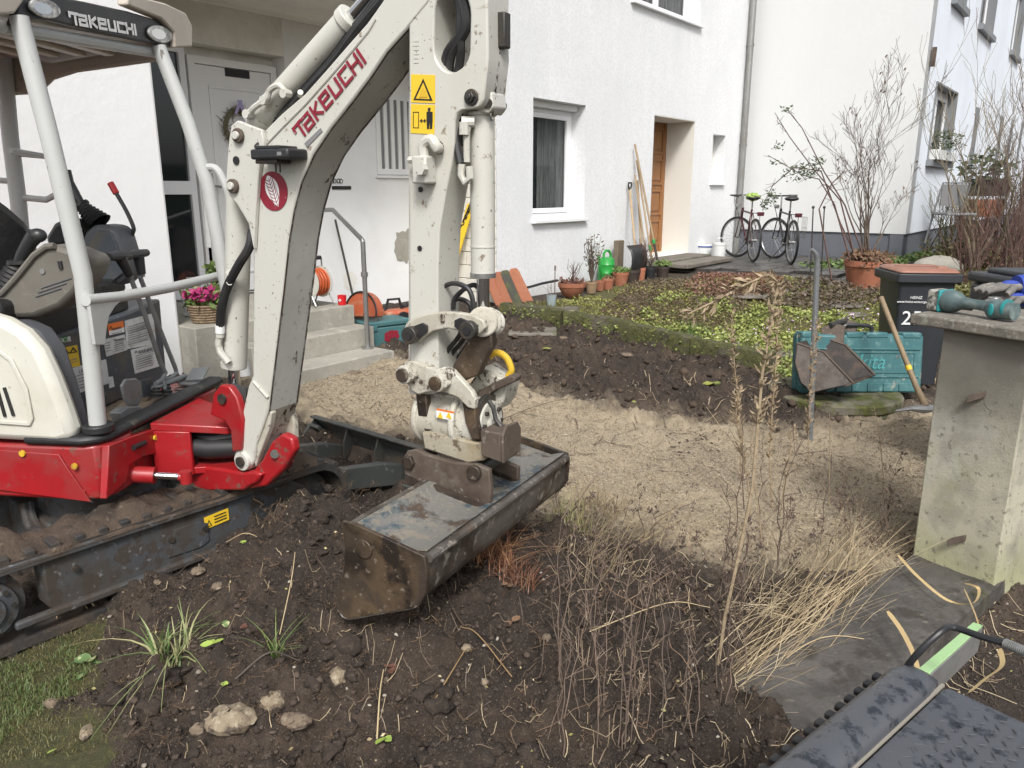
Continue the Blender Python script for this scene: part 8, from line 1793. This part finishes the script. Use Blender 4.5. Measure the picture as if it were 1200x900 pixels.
for a,b,s,m,lab,n in ((305,600,.05,m_vary,'variegated pale leaf sprig standing near the track label',4),(290,622,.055,m_vary,'second variegated sprig just left of the hollow',4),(283,664,.035,m_limeleaf,'lime leaf fallen high on the heap',2),(255,806,.035,m_limeleaf,'lime green leaf pair in the lower heap',3),
      (272,845,.032,m_limeleaf,'single lime leaf near the largest stone',1),(270,855-75,.045,m_vary,'curled variegated leaf near the heap centre',1),(108,775,.06,m_vary,'variegated leaf sprig lying on the lawn edge',4),(92,800,.04,m_vary,'pale leaf under the lawn sprig',2),(68,887,.03,m_limeleaf,'small lime leaf low in the lawn',1),
      (452,886,.045,m_limeleaf,'lime green leaf pair at the bottom of the picture',2),(262,705-94,.03,m_limeleaf,'small leaf beside the track frame',2),(545,668,.04,m_straw if False else m_leafyel,'pale torn leaf at the bucket edge',2),(600,745,.045,m_leafdry,'tan dead leaf below the roots',2),(596,712,.035,m_leafdry,'small tan leaf under the root bundle',2),
      (285,760,.03,m_leafred,'small red brown leaf on the heap',2),(460,795,.04,m_leafred,'reddish leaf in the heap centre',3),(745,487,.04,m_leafyel,'yellow leaf on the dark soil',1),(835,455,.10,m_leafyel,'yellow green weed at the kerb foot',7),(640,438-20,.05,m_leafyel,'pale weed by the mossy kerb',3)):
    leaf(a,b,s,m,lab,int(a+b),n)
# twigs and straws lying about
def sticks(name, L, r, m, label, cat, col, grp=None):
    mb = MB(); q = []
    for (px,py,dz) in L: p = G(px,py); q.append(Vector((p.x,p.y,gh(p.x,p.y)+dz)))
    r *= .68; mb.stube(q, [r,r*.85,r*.6,r*.4], 6); o = single(name, mb, m, label, cat, grp)
    me = o.data; a = me.color_attributes.new('zone','FLOAT_COLOR','POINT'); 
    for d_ in a.data: d_.color = col
    return o
W1 = (1,1,1,1); DK = (.6,.5,.4,1); PK_ = (1.3,1.25,1.1,1)
for L,r,m,lab,c in (
  ([(441,905,.0),(446,840,.03),(450,800,.04)],.004,m_straw,'pale straw stalk standing at the bottom centre',W1),([(505,848,.01),(525,822,.03),(545,790,.03)],.0035,m_straw,'orange brown twig leaning in the heap centre',DK),
  ([(75,722,.01),(62,690,.10),(52,645,.22)],.005,m_straw,'bent dry grass blade leaning on the track frame',W1),([(112,722,.0),(88,700,.06),(84,670,.15),(96,630,.27)],.006,m_straw,'wide dry blade curved across the track frame',W1),
  ([(330,770,.01),(346,745,.08),(352,730,.12)],.0025,m_straw,'thin upright straw low on the heap',W1),([(205,705,.01),(240,696,.05),(275,650,.04)],.003,m_deadstem,'brown root curving over the heap crest',DK),
  ([(268,660,.05),(290,650,.04),(310,635,.02)],.003,m_straw,'thin pale root near the track label',W1),([(280,838,.02),(320,815,.03),(352,802,.01)],.004,m_deadstem,'grey twig beside the stones',W1),
  ([(505,880,.01),(540,862,.02),(575,850,.02)],.004,m_deadstem,'dark twig below the bucket',W1),([(600,560+250,.02),(560,770,.03),(540,760,.01)],.003,m_straw,'short straw below the bucket lip',DK),
  ([(520,700,.03),(530,730,.01),(545,745,.0)],.007,m_deadstem,'thick dark root hanging under the bucket',DK),([(508,690,.04),(506,720,.01),(512,745,0)],.006,m_deadstem,'second dark root hanging under the bucket',DK),
  ([(880,800,.03),(960,766,.10),(1040,758,.05)],.003,m_straw,'long straw lying across the dark kerb strip',W1),([(905,745,.03),(1000,745,.04),(1050,735,.03)],.0025,m_straw,'thin straw across the kerb strip',W1),
  ([(690,770,.02),(780,745,.05),(830,742,.03)],.003,m_straw,'pale straw in the dead stems',W1),([(330,560,.02),(345,590,.08),(372,600,.02)],.003,m_deadstem,'thin twig in front of the dozer blade',DK),
  ([(560,505,.0),(640,480,.03),(700,470,.02)],.003,m_deadstem,'thin root on the gravel',DK),([(800,450,.02),(840,500,.04),(850,520,.02)],.003,m_straw,'pale twig on the dark soil',W1)):
    sticks('twig', L, r, m, lab, 'twig', c, 'twigs and straws on the soil')
def crom(P, k=5):
    Q_ = [P[0]*2-P[1]]+P+[P[-1]*2-P[-2]]; out = []
    for i in range(1,len(Q_)-2):
        for j in range(k):
            t = j/k; a,b,c,d = Q_[i-1:i+3]; out.append(.5*((2*b)+(c-a)*t+(2*a-5*b+4*c-d)*t*t+(3*b-a-3*c+d)*t**3))
    return out+[P[-1]]
def bladeobj(name, L, w, label, m=m_straw):
    q = crom([PZ(px,py,z) for (px,py,z) in L])
    mb = MB().ribbon(q,[w*.5]+[w]*(len(q)-2)+[w*.2],Vector((.6,-.4,.5))); o = single(name,mb,m,label,'grass blade','dry broad grass blades')
    a = o.data.color_attributes.new('zone','FLOAT_COLOR','POINT')
    for d_ in a.data: d_.color = PK_
bladeobj('dry_blade',[(1052,650,.10),(1075,675,.09),(1110,703,.08),(1140,707,.07),(1147,690,.08),(1130,683,.10)],.012,'long dry blade looping before the gatepost foot')
bladeobj('dry_blade',[(1040,716,.14),(1056,738,.13),(1070,765,.12),(1077,790,.10)],.016,'broad dry blade upright before the black cover')
bladeobj('dry_blade',[(1172,760,.02),(1174,780,.02),(1155,795,.03),(1135,812,.03)],.018,'curled dry leaf blade right of the aluminium bar')
bladeobj('dry_blade',[(1130,690,.09),(1143,720,.10),(1152,752,.09)],.005,'thin blade at the gatepost foot')
bladeobj('dry_blade',[(96,630,.34),(86,655,.25),(84,680,.18),(100,710,.06),(112,725,.02)],.012,'tan blade bent over the lower track frame')
bladeobj('dry_blade',[(52,645,.30),(58,675,.20),(68,732,.03)],.009,'pale blade leaning on the sprocket end')
# straw clump on the right
def fan(name, label, base_px, tips_px, n, w, seed, colA, colB, jb=22, jt=30, h=.28):
    r = random.Random(seed); V_ = []; F_ = []; Cc = []
    for i in range(n):
        t = r.random(); b = lerp2(base_px[0],base_px[1],t); e = lerp2(tips_px[0],tips_px[1],min(1,max(0,t+r.uniform(-.35,.35))))
        p = G(b[0]+r.uniform(-jb,jb),b[1]+r.uniform(-jb,jb)*.6); e2 = G(e[0]+r.uniform(-jt,jt),e[1]+r.uniform(-jt,jt)); k_ = r.uniform(.35,1.15); e3 = p+(e2-p)*k_; hh = h*r.uniform(.15,1)
        sd_ = Vector((r.uniform(-1,1),r.uniform(-1,1),r.uniform(-.6,.6))).normalized()*w/2; o = len(V_); N_ = 6
        tc_ = r.random(); c = [colA[j]+(colB[j]-colA[j])*tc_ for j in range(3)]+[1]
        for k in range(N_+1):
            s = k/N_; q = p.lerp(e3,s); q.z = p.z+ (e3.z-p.z)*s + hh*math.sin(s*PI*r.uniform(.62,.70)) ; q += Vector((r.uniform(-1,1),r.uniform(-1,1),0))*.004
            V_ += [q-sd_*(1-s*.6), q+sd_*(1-s*.6)]; Cc += [c,c]
        F_ += [(o+2*k,o+2*k+1,o+2*k+3,o+2*k+2) for k in range(N_)]
    o = fast_mesh(name, np.array([v[:] for v in V_]), np.array(F_), m_leafy, cols=np.array(Cc), kind='stuff', label=label, cat='dry grass'); return o
fan('straw_clump','thick clump of long dry straw bent over beside the kerb strip',((800,830),(960,740)),((1000,690),(1075,640)),150,.0034,5,(.52,.42,.26),(.26,.19,.11),40,64,.20)
fan('straw_clump','dry straw lying flat between the stems and the gatepost',((860,760),(1000,690)),((930,660),(1050,600)),150,.003,6,(.26,.20,.12),(.50,.41,.26),46,60,.10)
fan('straw_clump','matted straw running down the edge of the kerb strip',((740,880),(860,780)),((900,810),(1000,700)),190,.003,7,(.20,.15,.09),(.46,.37,.23),40,60,.07)
fan('straw_clump','matted pale straw lying sideways behind the bent clump',((940,745),(985,700)),((850,725),(890,700)),110,.003,17,(.24,.18,.11),(.55,.46,.30),22,30,.09)
fan('straw_clump','thin straw scattered around the bucket corner',((640,700),(760,640)),((700,600),(860,590)),130,.003,8,(.20,.14,.08),(.40,.32,.18),40,40,.10)
# dead stems
def stems(name, label, region_px, n, hmin, hmax, seed, m=m_deadstem, r0=.0022, lean=.18, br=5, cA=(1.1,1.05,1.0), cB=(2.3,2.1,1.9), head=False, stuff=True):
    r = random.Random(seed); P_ = gp(region_px); xx, yy = pts_in(P_, n); mb = MB(); cols_ = []
    for x_, y_ in zip(xx, yy):
        z = gh(float(x_),float(y_)); p = Vector((x_,y_,z-.01)); h = r.uniform(hmin,hmax); a = r.uniform(0,2*PI); d = Vector((math.cos(a)*lean*r.random(),math.sin(a)*lean*r.random(),1)); q = [p]; n0_ = len(mb.v)
        for k in range(1,8): q.append(p+d*h*k/7+Vector((r.uniform(-1,1),r.uniform(-1,1),0))*.006*k**.6)
        rr0 = r0*r.uniform(.7,1.3); mb.tube(q,[rr0*(1-.09*k) for k in range(8)],3,cap=False)
        for j in range(br):
            k = r.randint(2,7); b = q[k]; a2 = r.uniform(0,2*PI); L = h*r.uniform(.06,.22); dd = Vector((math.cos(a2),math.sin(a2),r.uniform(.3,1.6))).normalized(); e = b+dd*L; mb.tube([b,b+dd*L*.5+ZZ*.004,e],[rr0*.55,rr0*.45,rr0*.3],3,cap=False)
            if head:
                for _ in range(3):
                    s = .004; c = e+Vector((r.uniform(-1,1),r.uniform(-1,1),r.uniform(-1,1)))*.008; mb.add([c+Vector((s,0,0)),c+Vector((0,s,0)),c+Vector((-s,0,0)),c+Vector((0,-s,0)),c+ZZ*s*1.6,c-ZZ*s*1.6],[(0,1,4),(1,2,4),(2,3,4),(3,0,4),(1,0,5),(2,1,5),(3,2,5),(0,3,5)])
        t = r.random(); cols_ += [[cA[i]+(cB[i]-cA[i])*t for i in range(3)]+[1]]*(len(mb.v)-n0_)
    V_ = np.array([v[:] for v in mb.v]); tr = []
    for f in mb.f:
        for i in range(1,len(f)-1): tr.append((f[0],f[i],f[i+1]))
    return fast_mesh(name, V_, np.array(tr), m, cols=np.array(cols_), kind='stuff', label=label, cat='dead stems')
stems('dead_stems','thin bare dead stems standing in the right foreground soil',[(640,900),(640,780),(700,640),(800,680),(880,760),(850,900)],26,.15,.48,1,lean=.3,br=6,r0=.0018)
stems('dead_stems','tall thin grey stems at the bottom middle of the picture',[(640,900),(650,840),(880,840),(840,900)],26,.25,.62,2,lean=.15,br=4,cA=(1.5,1.4,1.35),cB=(2.8,2.5,2.3))
stems('tall_dead_stems','few taller dark dead stems standing apart before the gravel',[(780,800),(830,600),(960,560),(1000,600),(900,760)],9,.35,.75,21,lean=.12,br=9,cA=(.8,.7,.65),cB=(1.3,1.1,1.0),r0=.0032)
stems('dry_weed_heads','low purple brown weed heads right of the bucket',[(640,690),(680,600),(820,610),(1000,600),(1040,660),(900,720),(700,800)],44,.05,.30,3,lean=.5,br=7,head=True,cA=(1.0,.9,.9),cB=(2.0,1.8,1.75))
stems('dry_weed_heads','brown twiggy weeds in front of the gatepost',[(930,660),(960,580),(1060,590),(1060,640),(1000,690)],14,.12,.38,4,lean=.4,br=8,head=True,cA=(1,.85,.8),cB=(1.8,1.6,1.4))
stems('dead_stems','very low matted stems covering the foreground soil',[(560,900),(580,720),(700,640),(900,640),(900,800),(860,900)],100,.03,.14,5,lean=1.8,br=5,cA=(1.0,.85,.75),cB=(3.2,2.6,2.0))
stems('soil_rootlets','fine rootlets sticking out of the soil heap',[(120,900),(150,760),(300,640),(400,640),(560,760),(560,900)],330,.01,.05,6,lean=2.5,br=3,cA=(.9,.7,.5),cB=(3.2,2.5,1.7),r0=.0011)
# track side weeds on the heap crest
stems('dry_weed_heads','dry tangle of roots on the heap beside the track',[(280,640),(330,560),(420,570),(420,610),(320,660)],110,.04,.13,7,lean=1.2,br=6,cA=(.9,.7,.5),cB=(2.0,1.6,1.1))
# tall seed spikes
def spike(label, path, wpx, seed, bare=None):
    r = random.Random(seed); q = []
    g = G(*path[0]); Y0 = g.y
    for i,(a,b,dY) in enumerate(path): pass
def seedstalk(label, base_px, pts, frm, seed, sz=.011, r0=.0045, dens=150):
    g = G(*base_px); g.z -= .02; q = [g]+[PY(a,b,g.y+dy) for a,b,dy in pts]; r = random.Random(seed); root = thing('seed_stalk', label, 'dried plant', g, 'tall dried seed stalks')
    n_ = len(q); part('stalk', MB().tube(q,[r0*(1-.6*i/(n_-1)) for i in range(n_)],6), m_seed, root)
    mb = MB(); tot = sum((q[i+1]-q[i]).length for i in range(frm,n_-1))
    for i in range(frm,n_-1):
        L = (q[i+1]-q[i]).length; d = (q[i+1]-q[i]).normalized(); o1 = d.orthogonal().normalized(); o2 = d.cross(o1)
        for k in range(int(dens*L/.3*.33)):
            t = r.random(); b = q[i].lerp(q[i+1],t); a = r.uniform(0,2*PI); out = (o1*math.cos(a)+o2*math.sin(a)); dd = (d*r.uniform(.4,2.2)+out+Vector((r.uniform(-.4,.4),r.uniform(-.4,.4),r.uniform(-.5,.3)))).normalized(); s = sz*r.uniform(.5,1.7); e = b+out*.003; w = out.cross(d).normalized()*s*r.uniform(.10,.26)
            mb.add([e,e+dd*s*.5+w,e+dd*s*1.1,e+dd*s*.5-w,e+dd*s*.5+out*s*.25],[(0,1,4),(1,2,4),(2,3,4),(3,0,4)])
    part('seed_heads', mb, m_seed, root, smooth=0); return root
seedstalk('tallest dried seed stalk, its tip arching left over the garden bed',(838,800),[(850,720,0),(868,640,0),(882,570,.0),(888,500,0),(893,440,0),(903,380,0),(911,330,0),(900,322,-.02),(870,335,-.04),(840,352,-.05),(806,368,-.06)],4,1,.027,.006,200)
seedstalk('upright dried seed stalk just left of the crowbar',(905,590),[(902,540,0),(905,480,0),(910,420,0),(912,370,0),(914,330,0)],1,2,.027,.0045,170)
seedstalk('dried seed stalk standing before the pale kerb plants',(868,560),[(868,500,0),(862,440,0),(858,400,0),(857,368,0)],1,3,.027,.004,160)
seedstalk('dried seed stalk in front of the digging bucket',(948,545),[(947,510,0),(950,460,0),(953,420,0),(958,375,0)],1,4,.027,.004,160)
seedstalk('short dried seed stalk right of the tallest one near ground',(896,650),[(890,610,0),(884,560,0),(880,520,0),(884,500,0)],2,5,.012,.0035,150)
seedstalk('ragged seed head branching left from the tallest stalk',(880,600),[(876,560,0),(868,520,0),(862,490,0),(866,455,0)],1,8,.028,.004,170)
seedstalk('ragged seed head right of the tallest stalk before the gravel',(915,600),[(920,560,0),(928,520,0),(932,500,0)],1,9,.024,.004,150)
seedstalk('thin pale stem in the gravel before the crowbar',(972,590),[(972,540,0),(973,500,0),(972,485,0)],2,6,.008,.003,60)
seedstalk('thin dried stem with pale pods near the manhole',(1036,560),[(1032,520,0),(1027,490,0),(1024,475,0)],1,7,.012,.003,70)
# street side ground at far right
x, y = pts_in(Z_RIGHT, 16000, .0, (1.2,3.2,1.2,3.9)); k = vn(x*4,y*4,33) > .35; 
leafmat('path_moss', x[k], y[k], .012, (.07,.075,.02), (.15,.13,.05), .006, 'moss and dirt on the pavement right of the kerb strip')
x, y = pts_in(Z_RIGHT, 1500, .0, (1.2,3.2,1.2,3.9)); rocks('path_grit', x, y, .002+.006*rng.uniform(0,1,len(x))**3, m_rock, 'grit on the pavement right of the kerb strip', (.10,.08,.06), (.35,.3,.24), cat='grit')
x, y = rng.uniform(0,1,1400), rng.uniform(0,1,1400)
kb = pL+kd*0; X_ = pL.x+kd.x*(x*1.9)+ks.x*(.02+y*.33); Y_ = pL.y+kd.y*(x*1.9)+ks.y*(.02+y*.33)

def litter(name, x, y, L, w, label, colA, colB, cat='plant litter'):
    n = len(x); a = rng.uniform(0,2*PI,n); L = L*rng.uniform(.4,1.3,n); V = []; bend = rng.normal(0,.28,n); px, py = x.copy(), y.copy()
    for k in range(5):
        z = hgt(px,py)[0]+.003+rng.uniform(0,.010,n)*(k in (0,4))+.004; nx_, ny_ = -np.sin(a), np.cos(a)
        V += [np.stack([px-nx_*w/2,py-ny_*w/2,z],1), np.stack([px+nx_*w/2,py+ny_*w/2,z+.001],1)]; px = px+np.cos(a)*L/4; py = py+np.sin(a)*L/4; a = a+bend*.5+rng.normal(0,.15,n)
    V = np.stack(V,1).reshape(-1,3); q = np.array([[2*i,2*i+1,2*i+3,2*i+2] for i in range(4)]); Fq = (q[None]+(np.arange(n)*10)[:,None,None]).reshape(-1,4)
    k = rng.uniform(0,1,n)[:,None]**1.5; c = np.array(colA)[None]*(1-k)+np.array(colB)[None]*k; c = np.concatenate([c,np.ones((n,1))],1)
    return fast_mesh(name, V, Fq, m_leafy, cols=np.repeat(c,10,0), kind='stuff', label=label, cat=cat)
x, y = allpts(3000, (-2.0,2.2,1.3,4.2)); d = (rng.uniform(0,1,len(x)) < (2.0/y)**1.5); x, y = zfilter(x[d], y[d], lambda s,g,b,so,r: (g < .5) & (r < .4)); k = ~inpoly(x,y,TRK); x, y = x[k], y[k]
litter('root_litter', x, y, .06, .0022, 'short broken roots and straws lying over the dug soil', (.09,.06,.04), (.42,.33,.2))
x, y = allpts(1400, (-.9,3.2,1.3,3.6)); x, y = zfilter(x, y, lambda s,g,b,so,r: (g < .5) & (x > -9)) if False else (x, y); k = (x > y*.05); x, y = x[k], y[k]
litter('straw_litter', x, y, .13, .0026, 'loose pale straw lying among the dead stems', (.18,.13,.08), (.55,.45,.29))
x, y = allpts(900, (-1.5,4.5,4.0,8.2)); x, y = zfilter(x, y, lambda s,g,b,so,r: (b < .5))
litter('far_root_litter', x, y, .14, .006, 'roots and straws over the gravel and dark soil', (.07,.05,.035), (.36,.28,.18))
x, y = allpts(700, (-1.8,2.2,1.4,4.2)); x, y = zfilter(x, y, lambda s,g,b,so,r: (g < .7)); k = ~inpoly(x,y,TRK)
leafmat('leaf_scraps', x[k], y[k], .013, (.30,.27,.10), (.55,.45,.28), .006, 'small torn leaf scraps over the soil', 'leaves')
